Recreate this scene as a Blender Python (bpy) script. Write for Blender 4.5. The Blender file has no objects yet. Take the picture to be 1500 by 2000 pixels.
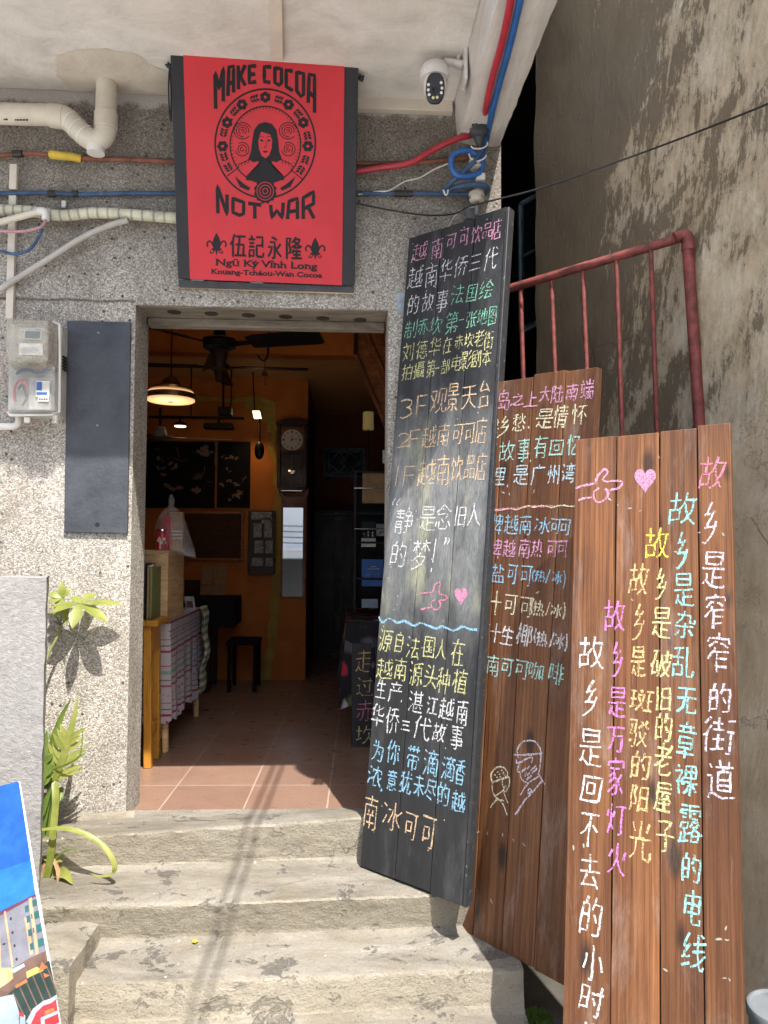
import bpy, math, random
from mathutils import Vector, Matrix, noise

random.seed(11)
SC = bpy.context.scene
COL = SC.collection
R = math.radians

# ---------------------------------------------------------------- camera
W, H, FOC = 1500.0, 2000.0, 1500.0            # photograph in pixels, focal length in pixels
CAM = Vector((0.0, -3.0, 1.05))
yaw, pitch, roll = R(3.0), R(2.4), 0.006
_f = Vector((math.sin(yaw)*math.cos(pitch), math.cos(yaw)*math.cos(pitch), math.sin(pitch)))
_r = Vector((math.cos(yaw), -math.sin(yaw), 0.0))
_u = _r.cross(_f)
CR = _r*math.cos(roll) + _u*math.sin(roll)
CU = -_r*math.sin(roll) + _u*math.cos(roll)
cam_data = bpy.data.cameras.new('camera')
cam_data.sensor_fit = 'VERTICAL'
cam_data.sensor_height = 36.0
cam_data.lens = 36.0*FOC/H
cam_data.clip_start, cam_data.clip_end = 0.05, 400.0
cam = bpy.data.objects.new('camera', cam_data)
COL.objects.link(cam)
cam.matrix_world = Matrix(((CR.x, CU.x, -_f.x, CAM.x), (CR.y, CU.y, -_f.y, CAM.y), (CR.z, CU.z, -_f.z, CAM.z), (0, 0, 0, 1)))
SC.camera = cam

# ---------------------------------------------------------------- sky, sun, exposure
LDIR = Vector((-0.22, 0.525, -1.0)).normalized()      # the way the sunlight travels
elev = math.asin(-LDIR.z)
azim = math.atan2(-LDIR.x, -LDIR.y)
world = bpy.data.worlds.new('World')
SC.world = world
world.use_nodes = True
wn = world.node_tree
sky = wn.nodes.new('ShaderNodeTexSky')
sky.sky_type = 'NISHITA'
sky.sun_disc = False
sky.sun_elevation = elev
sky.sun_rotation = azim
sky.air_density, sky.dust_density = 1.2, 3.0
bg = wn.nodes['Background']
wn.links.new(sky.outputs[0], bg.inputs[0])
bg.inputs[1].default_value = 0.15
sun_data = bpy.data.lights.new('sun', 'SUN')
sun_data.energy = 4.3
sun_data.angle = R(0.5)
sun_data.color = (1.0, 0.95, 0.88)
sun = bpy.data.objects.new('sun', sun_data)
COL.objects.link(sun)
sun.rotation_euler = LDIR.to_track_quat('-Z', 'Y').to_euler()
sun.location = (1.5, -4, 7)
SC.view_settings.view_transform = 'Standard'
SC.view_settings.look = 'None'
SC.view_settings.exposure = 1.4
SC.view_settings.gamma = 1.0
SC.cycles.max_bounces = 10
SC.cycles.diffuse_bounces = 6
SC.cycles.transparent_max_bounces = 16
SC.cycles.sample_clamp_indirect = 6.0

# ---------------------------------------------------------------- measuring: photo pixel -> point in the place
def ray(px, py):
    return _f + CR*((px-W/2)/FOC) - CU*((py-H/2)/FOC)
def at_y(px, py, y):
    v = ray(px, py); return CAM + v*((y-CAM.y)/v.y)
def at_z(px, py, z):
    v = ray(px, py); return CAM + v*((z-CAM.z)/v.z)
def at_x(px, py, x):
    v = ray(px, py); return CAM + v*((x-CAM.x)/v.x)
def proj(p):
    d = p-CAM; z = d.dot(_f)
    return (W/2+FOC*d.dot(CR)/z, H/2-FOC*d.dot(CU)/z)

# ---------------------------------------------------------------- materials
class NT:
    gain = 0.8                                                     # overall paleness of the painted and plastered surfaces
    def __init__(s, name, rough=0.8, spec=0.3, metal=0.0):
        s.m = bpy.data.materials.new(name); s.m.use_nodes = True
        s.t = s.m.node_tree; s.b = s.t.nodes['Principled BSDF']
        s.b.inputs['Roughness'].default_value = rough
        s.b.inputs['Specular IOR Level'].default_value = spec
        s.b.inputs['Metallic'].default_value = metal
    def n(s, kind, **kw):
        nd = s.t.nodes.new('ShaderNode'+kind)
        for k, v in kw.items(): setattr(nd, k, v)
        return nd
    def put(s, sock, v):
        if isinstance(v, bpy.types.NodeSocket): s.t.links.new(v, sock)
        elif isinstance(v, (tuple, list)):
            sock.default_value = (*v, 1.0) if len(v) == 3 and sock.type == 'RGBA' else v
        else: sock.default_value = v
    def pos(s, obj=False, scale=(1, 1, 1), loc=(0, 0, 0), rot=(0, 0, 0)):
        src = s.n('TexCoord').outputs['Object'] if obj else s.n('NewGeometry').outputs['Position']
        mp = s.n('Mapping'); s.put(mp.inputs['Vector'], src)
        mp.inputs['Scale'].default_value = scale; mp.inputs['Location'].default_value = loc; mp.inputs['Rotation'].default_value = rot
        return mp.outputs[0]
    def noise(s, vec, scale, detail=6, rough=0.6, dist=0.0):
        nd = s.n('TexNoise'); s.put(nd.inputs['Vector'], vec)
        nd.inputs['Scale'].default_value = scale; nd.inputs['Detail'].default_value = detail
        nd.inputs['Roughness'].default_value = rough; nd.inputs['Distortion'].default_value = dist
        return nd.outputs[0]
    def vor(s, vec, scale, feature='F1', rnd=1.0, dims='3D'):
        nd = s.n('TexVoronoi', feature=feature, voronoi_dimensions=dims); s.put(nd.inputs['Vector'], vec)
        nd.inputs['Scale'].default_value = scale; nd.inputs['Randomness'].default_value = rnd
        return nd.outputs
    def ramp(s, fac, stops, interp='LINEAR'):
        nd = s.n('ValToRGB'); cr = nd.color_ramp; cr.interpolation = interp
        while len(cr.elements) < len(stops): cr.elements.new(0.5)
        for e, (p, c) in zip(cr.elements, stops):
            e.position = p
            e.color = (c, c, c, 1) if not isinstance(c, (tuple, list)) else (*c, 1)
        s.put(nd.inputs[0], fac)
        return nd.outputs[0]
    def mix(s, fac, a, b, mode='MIX'):
        nd = s.n('MixRGB', blend_type=mode)
        s.put(nd.inputs[0], fac); s.put(nd.inputs[1], a); s.put(nd.inputs[2], b)
        return nd.outputs[0]
    def math(s, op, a, b=0.5, c=0.0):
        nd = s.n('Math', operation=op); s.put(nd.inputs[0], a); s.put(nd.inputs[1], b)
        if op in ('MULTIPLY_ADD', 'SMOOTH_MIN'): s.put(nd.inputs[2], c)
        return nd.outputs[0]
    def sep(s, v):
        nd = s.n('SeparateXYZ'); s.put(nd.inputs[0], v); return nd.outputs
    def bump(s, h, strength=0.5, dist=0.01, base=None):
        nd = s.n('Bump'); nd.inputs['Strength'].default_value = strength; nd.inputs['Distance'].default_value = dist
        s.put(nd.inputs['Height'], h)
        if base is not None: s.put(nd.inputs['Normal'], base)
        s.put(s.b.inputs['Normal'], nd.outputs[0]); return nd.outputs[0]
    def color(s, c):
        s.put(s.b.inputs['Base Color'], s.mix(1.0, c, (s.gain, s.gain, s.gain), 'MULTIPLY') if s.gain != 1 else c); return s
    def rough(s, r): s.put(s.b.inputs['Roughness'], r); return s

def plain(name, col, rough=0.6, spec=0.4, metal=0.0, vary=0.12, scale=25.0, bump=0.0, wear=None):
    """paint, plastic, metal: a colour with uneven dirt, a varying gloss and fine relief"""
    k = NT(name, rough, spec, metal)
    p = k.pos(obj=True)
    n1 = k.noise(p, scale, 6, 0.65)
    lo = tuple(max(0, c*(1-vary*2)) for c in col); hi = tuple(min(1, c*(1+vary)) for c in col)
    c = k.ramp(n1, [(0.3, lo), (0.62, hi)])
    if wear:
        w = k.ramp(k.noise(p, scale*1.7, 8, 0.75), [(0.6, 0.0), (0.7, 1.0)])
        c = k.mix(k.math('MULTIPLY', w, 0.7), c, wear)
    k.color(c)
    k.rough(k.ramp(n1, [(0.2, max(0.05, rough-0.12)), (0.8, min(1, rough+0.12))]))
    if bump: k.bump(k.noise(p, scale*6, 4, 0.7), bump, 0.004)
    return k.m

def pebble(name, dirty):
    k = NT(name, 0.85, 0.25)
    p = k.pos()
    v = k.vor(p, 205.0)
    v2 = k.vor(p, 58.0)
    rnd = k.sep(v[1])[0]
    c = k.ramp(rnd, [(0.0, (0.14, 0.125, 0.11)), (0.06, (0.24, 0.22, 0.19)), (0.25, (0.35, 0.315, 0.27)), (0.55, (0.51, 0.47, 0.41)), (0.82, (0.7, 0.66, 0.585)), (1.0, (0.84, 0.81, 0.74))])
    joint = k.ramp(v[0], [(0.25, 0.0), (0.62, 1.0)])
    c = k.mix(k.math('MULTIPLY', joint, 0.4), c, (0.24, 0.22, 0.19))
    big = k.math('LESS_THAN', k.sep(v2[1])[1], 0.014)
    bigd = k.math('MULTIPLY', big, k.math('LESS_THAN', v2[0], 0.33))
    c = k.mix(k.math('MULTIPLY', bigd, 0.85), c, (0.03, 0.026, 0.025))
    st = k.noise(k.pos(scale=(1.6, 1.6, 0.8)), 2.6, 8, 0.66, 0.4)
    c = k.mix(k.ramp(st, [(0.42, 0.0), (0.68, 0.5)]), c, (0.16, 0.135, 0.105))
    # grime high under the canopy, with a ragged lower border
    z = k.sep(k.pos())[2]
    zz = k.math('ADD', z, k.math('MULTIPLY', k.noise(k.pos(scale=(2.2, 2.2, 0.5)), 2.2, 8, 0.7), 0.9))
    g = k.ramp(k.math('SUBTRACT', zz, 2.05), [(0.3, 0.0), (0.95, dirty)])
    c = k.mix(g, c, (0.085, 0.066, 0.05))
    # chalky run marks
    run = k.noise(k.pos(scale=(26, 26, 0.7)), 1.0, 5, 0.7)
    runm = k.math('MULTIPLY', k.ramp(run, [(0.64, 0.0), (0.72, 1.0)]), k.ramp(k.noise(p, 3.0, 4), [(0.5, 0.0), (0.62, 0.4)]))
    c = k.mix(runm, c, (0.5, 0.47, 0.43))
    # old paint along the top edge, and the level day-joint left of the door
    top = k.math('ADD', z, k.math('MULTIPLY', k.math('SUBTRACT', k.noise(k.pos(scale=(7, 7, 3)), 2.0, 7, 0.7), 0.5), 0.14))
    c = k.mix(k.ramp(k.math('SUBTRACT', top, 2.0), [(0.755, 0.0), (0.775, 0.75)]), c, (0.6, 0.56, 0.52))
    jn = k.math('ABSOLUTE', k.math('SUBTRACT', k.math('MULTIPLY_ADD', k.noise(k.pos(scale=(9, 9, 1)), 1.0, 4), 0.02, z), 1.998))
    jx = k.math('LESS_THAN', k.sep(k.pos())[0], -0.815)
    c = k.mix(k.math('MULTIPLY', jx, k.ramp(jn, [(0.003, 0.8), (0.007, 0.0)])), c, (0.09, 0.07, 0.06))
    k.color(c)
    h = k.math('SUBTRACT', 1.0, v[0])
    k.bump(h, 0.45, 0.004)
    return k.m

def plaster(name, lo, mid, hi, streak=(3, 14, 3), scale=2.0, grime=0.3, grimecol=(0.2, 0.17, 0.14), bump=0.35, rough=0.85):
    k = NT(name, rough, 0.2)
    p = k.pos()
    n1 = k.noise(k.pos(scale=streak), scale, 9, 0.7, 0.6)
    c = k.ramp(n1, [(0.3, lo), (0.5, mid), (0.68, hi)])
    n2 = k.noise(p, 1.7, 8, 0.65, 0.8)
    c = k.mix(k.ramp(n2, [(0.5, 0.0), (0.72, grime)]), c, grimecol)
    n3 = k.noise(p, 45, 5, 0.7)
    c = k.mix(k.ramp(n3, [(0.62, 0.0), (0.72, 0.35)]), c, tuple(x*0.55 for x in mid))
    k.color(c)
    k.bump(k.math('ADD', n1, k.math('MULTIPLY', n3, 0.5)), bump, 0.012)
    return k.m

def concrete_steps():
    k = NT('worn_cement', 0.88, 0.2)
    p = k.pos()
    n1 = k.noise(k.pos(scale=(0.8, 2.2, 2.6)), 2.2, 10, 0.72, 0.5)
    c = k.ramp(n1, [(0.28, (0.11, 0.097, 0.078)), (0.42, (0.19, 0.172, 0.14)), (0.56, (0.27, 0.25, 0.212)), (0.75, (0.36, 0.34, 0.3))])
    yel = k.noise(p, 5.5, 7, 0.7)
    c = k.mix(k.ramp(yel, [(0.5, 0.0), (0.66, 0.35)]), c, (0.22, 0.18, 0.115))
    dk = k.noise(k.pos(scale=(1, 1.5, 1.9), loc=(3.3, 1.2, 0.4)), 3.4, 12, 0.78, 0.35)
    dist = k.n('VectorMath', operation='DISTANCE'); k.put(dist.inputs[0], k.pos(scale=(0.7, 1.2, 0.8))); dist.inputs[1].default_value = (0.02, -1.02, -0.24)
    dk = k.math('ADD', dk, k.ramp(dist.outputs['Value'], [(0.0, 0.11), (0.42, 0.0)]))
    c = k.mix(k.ramp(dk, [(0.58, 0.0), (0.63, 0.75)]), c, (0.065, 0.06, 0.056))
    rim = k.ramp(dk, [(0.555, 0.0), (0.575, 0.8), (0.6, 0.0)])
    c = k.mix(rim, c, (0.4, 0.375, 0.33))
    sp = k.vor(p, 42)
    spm = k.math('MULTIPLY', k.math('LESS_THAN', k.sep(sp[1])[0], 0.05), k.math('LESS_THAN', k.math('ADD', sp[0], k.math('MULTIPLY', k.noise(p, 90, 3), 0.2)), 0.28))
    c = k.mix(spm, c, (0.42, 0.4, 0.36))
    # upward faces stay greyer; upright fronts mix towards a paler yellow
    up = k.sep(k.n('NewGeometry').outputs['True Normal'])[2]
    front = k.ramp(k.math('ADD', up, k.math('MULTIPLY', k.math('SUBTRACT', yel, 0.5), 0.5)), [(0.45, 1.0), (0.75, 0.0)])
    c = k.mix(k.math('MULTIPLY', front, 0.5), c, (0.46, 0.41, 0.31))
    fine = k.noise(p, 110, 4, 0.75)
    c = k.mix(k.ramp(fine, [(0.56, 0.0), (0.68, 0.55)]), c, (0.1, 0.088, 0.07))
    fl = k.noise(k.pos(scale=(0.8, 1.4, 2.0), loc=(5, 2, 7)), 24, 9, 0.8)
    c = k.mix(k.ramp(fl, [(0.6, 0.0), (0.66, 0.6)]), c, (0.42, 0.4, 0.36))
    c = k.mix(k.ramp(fl, [(0.33, 0.6), (0.4, 0.0)]), c, (0.1, 0.09, 0.075))
    cr = k.vor(k.mix(0.22, k.pos(), k.noise(p, 6, 6)), 3.3, 'DISTANCE_TO_EDGE')[0]
    crm = k.math('MULTIPLY', k.ramp(cr, [(0.0, 1.0), (0.012, 0.0)]), k.ramp(k.noise(p, 1.6, 3), [(0.56, 0.0), (0.64, 0.75)]))
    c = k.mix(crm, c, (0.06, 0.05, 0.04))
    k.color(c)
    h = k.math('ADD', k.math('MULTIPLY', n1, 0.9), k.math('ADD', k.math('MULTIPLY', fine, 0.4), k.math('MULTIPLY', k.noise(p, 32, 8, 0.75), 0.5)))
    h = k.math('SUBTRACT', h, k.math('MULTIPLY', k.ramp(dk, [(0.57, 0.0), (0.6, 1.0)]), 0.5))
    k.bump(h, 0.9, 0.012)
    return k.m

def old_wall():
    k = NT('mildewed_render', 0.92, 0.12); k.gain = 1.0
    p = k.pos()
    def turn(ang, sc, scale, detail, rough, dist=0.0):
        m = k.n('Mapping'); k.put(m.inputs[0], k.pos(rot=(R(ang), 0, 0))); m.inputs['Scale'].default_value = sc
        return k.noise(m.outputs[0], scale, detail, rough, dist)
    base = k.noise(k.pos(scale=(1, 1.3, 0.8)), 6.0, 10, 0.74, 0.4)
    c = k.ramp(base, [(0.3, (0.55, 0.42, 0.265)), (0.5, (0.74, 0.6, 0.41)), (0.66, (0.86, 0.75, 0.57))])
    # mildew, plus shade painted in towards the alley: broad slanting bands, broken by granular wear and by scratches running down the wall
    broad = turn(-38, (1, 2.4, 0.8), 1.7, 8, 0.62, 0.5)
    gran = k.noise(k.pos(scale=(1, 1.5, 0.7)), 26.0, 12, 0.82, 0.2)
    mid = k.noise(k.pos(scale=(1, 2.2, 1.0)), 6.0, 10, 0.78, 0.5)
    scr = turn(-8, (1, 48, 5.0), 1.3, 9, 0.82)
    xyz = k.sep(p)
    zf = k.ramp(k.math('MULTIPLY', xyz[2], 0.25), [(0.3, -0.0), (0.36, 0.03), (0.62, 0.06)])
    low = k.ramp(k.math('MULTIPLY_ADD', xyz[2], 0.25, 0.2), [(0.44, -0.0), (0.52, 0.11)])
    yf = k.ramp(k.math('MULTIPLY_ADD', xyz[1], 0.4, 0.5), [(0.36, 0.0), (0.72, 0.2)])  # darkens towards the alley, imitating the shade there
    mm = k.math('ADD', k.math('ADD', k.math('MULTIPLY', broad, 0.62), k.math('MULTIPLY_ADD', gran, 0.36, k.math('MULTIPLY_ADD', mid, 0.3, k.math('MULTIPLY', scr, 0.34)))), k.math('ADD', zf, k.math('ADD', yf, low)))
    c = k.mix(k.ramp(mm, [(0.9, 0.0), (1.02, 0.4), (1.14, 0.68), (1.36, 0.86)]), c, (0.185, 0.142, 0.093))
    sc = turn(6, (1, 80, 7), 1.0, 6, 0.8)
    c = k.mix(k.ramp(sc, [(0.58, 0.0), (0.7, 0.5)]), c, (0.7, 0.6, 0.45))
    # a ragged streak of whitish filler
    dv = k.n('VectorMath', operation='DISTANCE'); k.put(dv.inputs[0], k.pos(scale=(0.3, 1.5, 0.62)))
    dv.inputs[1].default_value = (1.36*0.3, -0.86*1.5, 2.02*0.62)
    pd = k.math('SUBTRACT', dv.outputs['Value'], k.math('MULTIPLY', k.noise(k.pos(scale=(1, 9, 2.2)), 7, 12, 0.82), 0.3))
    c = k.mix(k.ramp(pd, [(0.02, 0.85), (0.035, 0.3), (0.06, 0.0)]), c, (0.8, 0.78, 0.74))
    ed = k.vor(k.mix(0.3, p, k.noise(p, 5, 8, 0.7)), 2.3, 'DISTANCE_TO_EDGE')[0]
    c = k.mix(k.math('MULTIPLY', k.ramp(ed, [(0.0, 0.8), (0.005, 0.0)]), k.ramp(k.noise(p, 1.4, 4), [(0.52, 0.0), (0.57, 1.0)])), c, (0.07, 0.055, 0.04))
    sp = k.noise(p, 130, 5, 0.8)
    c = k.mix(k.ramp(sp, [(0.58, 0.0), (0.7, 0.4)]), c, (0.2, 0.16, 0.12))
    k.color(c)
    k.bump(k.math('ADD', k.math('ADD', base, k.math('MULTIPLY', scr, 0.7)), k.math('ADD', k.math('MULTIPLY', sp, 0.5), k.math('MULTIPLY', gran, 0.9))), 1.0, 0.02)
    return k.m

def wood(name, cols, scale=1.0, gloss=0.42, dust=0.5, knots=True, grain=(46, 1.6, 46), obj=True, bumpd=0.004):
    k = NT(name, gloss, 0.32); k.gain = 1.0
    oi = k.n('ObjectInfo')
    off = k.n('CombineXYZ'); k.put(off.inputs[0], k.math('MULTIPLY', oi.outputs['Random'], 7.0)); k.put(off.inputs[1], k.math('MULTIPLY', oi.outputs['Random'], 13.0))
    ad = k.n('VectorMath', operation='ADD'); k.put(ad.inputs[0], k.pos(obj=obj)); k.put(ad.inputs[1], off.outputs[0])
    q = ad.outputs[0]
    def mp(sc):
        m = k.n('Mapping'); k.put(m.inputs[0], q); m.inputs['Scale'].default_value = sc; return m.outputs[0]
    g = k.noise(mp(grain), scale, 8, 0.7, 0.5)
    g2 = k.noise(mp((grain[0]*3.2, grain[1]*1.8, grain[2]*3.2)), scale, 5, 0.7)
    lg = k.noise(mp((5, 1.1, 5)), 1.0, 6, 0.6, 0.6)
    c = k.ramp(g, [(0.3, cols[0]), (0.48, cols[1]), (0.66, cols[2])])
    c = k.mix(k.ramp(lg, [(0.4, 0.0), (0.66, 0.75)]), c, cols[0])
    c = k.mix(k.ramp(k.noise(mp((9, 0.9, 9)), 1.0, 5, 0.6), [(0.54, 0.0), (0.72, 0.65)]), c, cols[2])
    c = k.mix(k.ramp(g2, [(0.54, 0.0), (0.68, 0.75)]), c, tuple(x*0.35 for x in cols[0]))
    if dust:
        scr = k.noise(mp((150, 5, 150)), 1.0, 5, 0.8)
        c = k.mix(k.math('MULTIPLY', k.ramp(scr, [(0.64, 0.0), (0.72, 0.7)]), k.ramp(k.noise(mp((4, 2, 4)), 1.0, 4), [(0.46, 0.0), (0.6, 1.0)])), c, (0.4, 0.32, 0.26))
    if knots:
        v = k.vor(k.mix(0.06, mp((9.0, 3.4, 1.0)), k.noise(q, 9, 4)), 1.0, dims='2D')
        km = k.math('MULTIPLY', k.math('LESS_THAN', k.sep(v[1])[0], 0.55), k.ramp(k.math('ADD', v[0], k.math('MULTIPLY', k.sep(v[1])[1], 0.12)), [(0.09, 1.0), (0.2, 0.0)]))
        c = k.mix(k.math('MULTIPLY', km, 0.85), c, (0.02, 0.011, 0.008))
    if dust:
        d = k.noise(mp((9, 2.2, 9)), 1.0, 7, 0.7, 0.5)
        dm = k.math('MULTIPLY', k.ramp(d, [(0.52, 0.0), (0.72, dust)]), k.ramp(k.noise(mp((70, 9, 70)), 1.0, 4, 0.8), [(0.35, 0.2), (0.62, 1.0)]))
        c = k.mix(dm, c, (0.46, 0.4, 0.36))
    br = k.n('HueSaturation'); k.put(br.inputs['Color'], c); k.put(br.inputs['Value'], k.math('MULTIPLY_ADD', oi.outputs['Random'], 0.4, 0.8))
    k.color(br.outputs[0])
    k.rough(k.ramp(lg, [(0.3, gloss-0.1), (0.7, gloss+0.22)]))
    k.bump(k.math('ADD', g, k.math('MULTIPLY', g2, 0.6)), 0.55, bumpd)
    return k.m

def blackboard():
    k = NT('blackboard_paint', 0.55, 0.4)
    p = k.pos(obj=True)
    xyz = k.sep(p)
    n = k.noise(k.pos(obj=True, scale=(22, 2, 22)), 1.0, 7, 0.7)
    c = k.ramp(n, [(0.3, (0.012, 0.0125, 0.014)), (0.7, (0.026, 0.027, 0.029))])
    # rubbed-out chalk between the upper and the lower writing
    yy = k.math('ADD', xyz[1], k.math('MULTIPLY', k.math('SUBTRACT', k.noise(k.pos(obj=True, scale=(5, 2, 5)), 1.6, 7, 0.7), 0.5), 0.55))
    band = k.math('MULTIPLY', k.ramp(k.math('MULTIPLY', yy, 0.4), [(0.315, 0.0), (0.4, 0.8), (0.56, 1.0), (0.70, 0.0)]), 0.9)
    xm = k.math('SUBTRACT', 1.0, k.math('POWER', k.math('ABSOLUTE', k.math('MULTIPLY', xyz[0], 4.0)), 3.0))
    cloth = k.noise(k.pos(obj=True, scale=(90, 12, 90)), 2.0, 5, 0.8)
    cl2 = k.noise(k.pos(obj=True, scale=(14, 5, 14)), 1.0, 6, 0.7, 0.5)
    dm = k.math('MULTIPLY', k.math('MULTIPLY', band, k.ramp(xm, [(0.1, 0.2), (0.6, 1.0)])), k.math('MULTIPLY', k.ramp(cloth, [(0.3, 0.35), (0.66, 1.0)]), k.ramp(cl2, [(0.3, 0.35), (0.62, 1.0)])))
    c = k.mix(dm, c, (0.38, 0.39, 0.385))
    yel = k.ramp(k.noise(k.pos(obj=True, scale=(9, 3, 9), loc=(2, 4, 1)), 1.0, 5, 0.6), [(0.52, 0.0), (0.66, 0.8)])
    c = k.mix(k.math('MULTIPLY', yel, dm), c, (0.5, 0.5, 0.26))
    film = k.ramp(k.noise(k.pos(obj=True, scale=(7, 2, 7), loc=(5, 1, 2)), 1.0, 8, 0.75), [(0.5, 0.0), (0.75, 0.22)])
    c = k.mix(film, c, (0.3, 0.3, 0.3))
    sp = k.vor(p, 70)
    c = k.mix(k.math('MULTIPLY', k.math('LESS_THAN', k.sep(sp[1])[0], 0.03), k.math('LESS_THAN', sp[0], 0.16)), c, (0.5, 0.5, 0.5))
    k.color(c)
    k.rough(k.ramp(n, [(0.3, 0.42), (0.7, 0.62)]))
    k.bump(n, 0.35, 0.003)
    return k.m

def chalk(name, col, cover=0.47):
    k = NT(name, 0.95, 0.05); k.gain = 0.82
    p = k.pos(obj=True)
    n = k.noise(p, 170, 4, 0.8)
    n2 = k.noise(k.pos(obj=True, scale=(330, 36, 330)), 1.0, 4, 0.75)   # skips over the upright grain
    k.color(k.ramp(n, [(0.35, tuple(c*0.8 for c in col)), (0.65, col)]))
    a = k.ramp(k.math('ADD', n, k.math('MULTIPLY', k.math('SUBTRACT', n2, 0.5), 0.75)), [(cover-0.13, 0.03), (cover+0.09, 0.93)])
    k.put(k.b.inputs['Alpha'], a)
    return k.m

def tiles():
    k = NT('terracotta_floor_tiles', 0.3, 0.5)
    br = k.n('TexBrick'); k.put(br.inputs['Vector'], k.pos(loc=(0.06, -0.07, 0), rot=(0, 0, R(1.4))))
    br.offset = 0.0; br.inputs['Scale'].default_value = 1.0
    br.inputs['Mortar Size'].default_value = 0.0035; br.inputs['Mortar Smooth'].default_value = 0.1
    br.inputs['Brick Width'].default_value = 0.33; br.inputs['Row Height'].default_value = 0.33
    br.inputs['Color1'].default_value = (0.235, 0.145, 0.106, 1); br.inputs['Color2'].default_value = (0.265, 0.165, 0.12, 1)
    br.inputs['Mortar'].default_value = (0.4, 0.31, 0.25, 1)
    p = k.pos()
    c = k.mix(k.ramp(k.noise(p, 3, 8, 0.7), [(0.45, 0.0), (0.7, 0.4)]), br.outputs[0], (0.17, 0.1, 0.075))
    c = k.mix(k.ramp(k.noise(p, 60, 5, 0.7), [(0.63, 0.0), (0.72, 0.4)]), c, (0.45, 0.33, 0.26))
    k.color(c)
    k.rough(k.ramp(k.noise(p, 9, 6, 0.7), [(0.3, 0.22), (0.7, 0.48)]))
    k.bump(br.outputs['Fac'], -0.3, 0.004)
    return k.m

def glassy(name, tint, alpha, rough=0.15):
    k = NT(name, rough, 0.5)
    n = k.noise(k.pos(obj=True), 14, 7, 0.7)
    k.color(k.ramp(n, [(0.35, tuple(c*0.75 for c in tint)), (0.65, tint)]))
    k.put(k.b.inputs['Alpha'], k.ramp(n, [(0.3, max(0, alpha-0.15)), (0.7, min(1, alpha+0.15))]))
    return k.m

def glow(name, col, strength):
    k = NT(name, 0.5)
    k.color(col); k.put(k.b.inputs['Emission Color'], col); k.b.inputs['Emission Strength'].default_value = strength
    return k.m

def leaf(name, a, b):
    k = NT(name, 0.42, 0.4)
    n = k.noise(k.pos(), 18, 5, 0.6)
    c = k.ramp(n, [(0.3, a), (0.7, b)])
    c = k.mix(k.ramp(k.noise(k.pos(), 60, 4, 0.7), [(0.62, 0.0), (0.75, 0.5)]), c, (0.3, 0.26, 0.07))
    k.color(c)
    tr = k.n('BsdfTranslucent'); k.put(tr.inputs[0], c)
    mx = k.n('MixShader'); mx.inputs[0].default_value = 0.38
    k.t.links.new(k.b.outputs[0], mx.inputs[1]); k.t.links.new(tr.outputs[0], mx.inputs[2])
    k.t.links.new(mx.outputs[0], k.t.nodes['Material Output'].inputs[0])
    k.bump(n, 0.2, 0.003)
    return k.m

def cloth(name, base, stripes, axis=2, scale=1.0, motif=None):
    k = NT(name, 0.95, 0.1)
    p = k.pos()
    s = k.sep(p)
    f = k.math('FRACT', k.math('MULTIPLY', s[axis], scale))
    stops = [(0.0, base)]
    for a, b, c in stripes: stops += [(a, c), (b, base)]
    c = k.ramp(f, stops, 'CONSTANT')
    if motif:
        v = k.vor(k.pos(scale=(1, 1, 1)), 38, rnd=0.25)
        mk = k.math('MULTIPLY', k.math('LESS_THAN', v[0], 0.3), k.ramp(f, [(0.0, 0.0), (0.12, 1.0), (0.2, 0.0), (0.46, 1.0), (0.54, 0.0), (0.86, 1.0), (0.95, 0.0)], 'CONSTANT'))
        c = k.mix(mk, c, motif)
    c = k.mix(k.ramp(k.noise(p, 6, 6, 0.6), [(0.4, 0.0), (0.7, 0.25)]), c, (0.3, 0.28, 0.3))
    k.color(c)
    k.bump(k.noise(p, 300, 3, 0.7), 0.3, 0.002)
    return k.m

M = {}
M['pebble'] = pebble('pebble_dash', 0.5)
M['soffit'] = plaster('whitewashed_soffit', (0.6, 0.565, 0.52), (0.76, 0.725, 0.67), (0.84, 0.81, 0.76), (2.6, 4.2, 3), 2.0, 0.4, (0.5, 0.46, 0.41), 0.3)
M['beam'] = plaster('beam_plaster', (0.5, 0.47, 0.435), (0.66, 0.625, 0.58), (0.77, 0.735, 0.69), (9, 1.2, 3), 2.2, 0.5, (0.36, 0.32, 0.28), 0.5)
M['patch'] = plaster('cement_patch', (0.56, 0.5, 0.42), (0.64, 0.575, 0.48), (0.68, 0.62, 0.53), (4, 4, 4), 3.0, 0.1, (0.5, 0.44, 0.36), 0.4)
M['lintel'] = plaster('raw_lintel', (0.15, 0.125, 0.1), (0.25, 0.215, 0.17), (0.33, 0.29, 0.235), (2, 8, 6), 3.0, 0.5, (0.1, 0.085, 0.07), 0.5)
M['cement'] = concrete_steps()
M['oldwall'] = old_wall()
M['lowwall'] = plaster('rough_cast', (0.23, 0.222, 0.214), (0.3, 0.292, 0.284), (0.37, 0.36, 0.35), (9, 9, 14), 5.0, 0.15, (0.4, 0.33, 0.28), 0.55)
NT.gain = 1.0
M['street'] = plaster('street_cement', (0.33, 0.32, 0.3), (0.44, 0.43, 0.405), (0.5, 0.485, 0.46), (1, 1, 1), 1.5, 0.4, (0.2, 0.18, 0.16), 0.4)
M['white_wall'] = plaster('white_render', (0.72, 0.74, 0.76), (0.8, 0.81, 0.82), (0.85, 0.85, 0.85), (1, 1, 2), 1.0, 0.2, (0.5, 0.5, 0.5), 0.2)
NT.gain = 0.8
M['ground_shade'] = plaster('shade_dark_cement', (0.05, 0.045, 0.038), (0.085, 0.077, 0.066), (0.13, 0.118, 0.1), (1, 1, 1), 3.0, 0.4, (0.04, 0.036, 0.03), 0.6)  # dark cement tone standing in for shade on the ground
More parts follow.
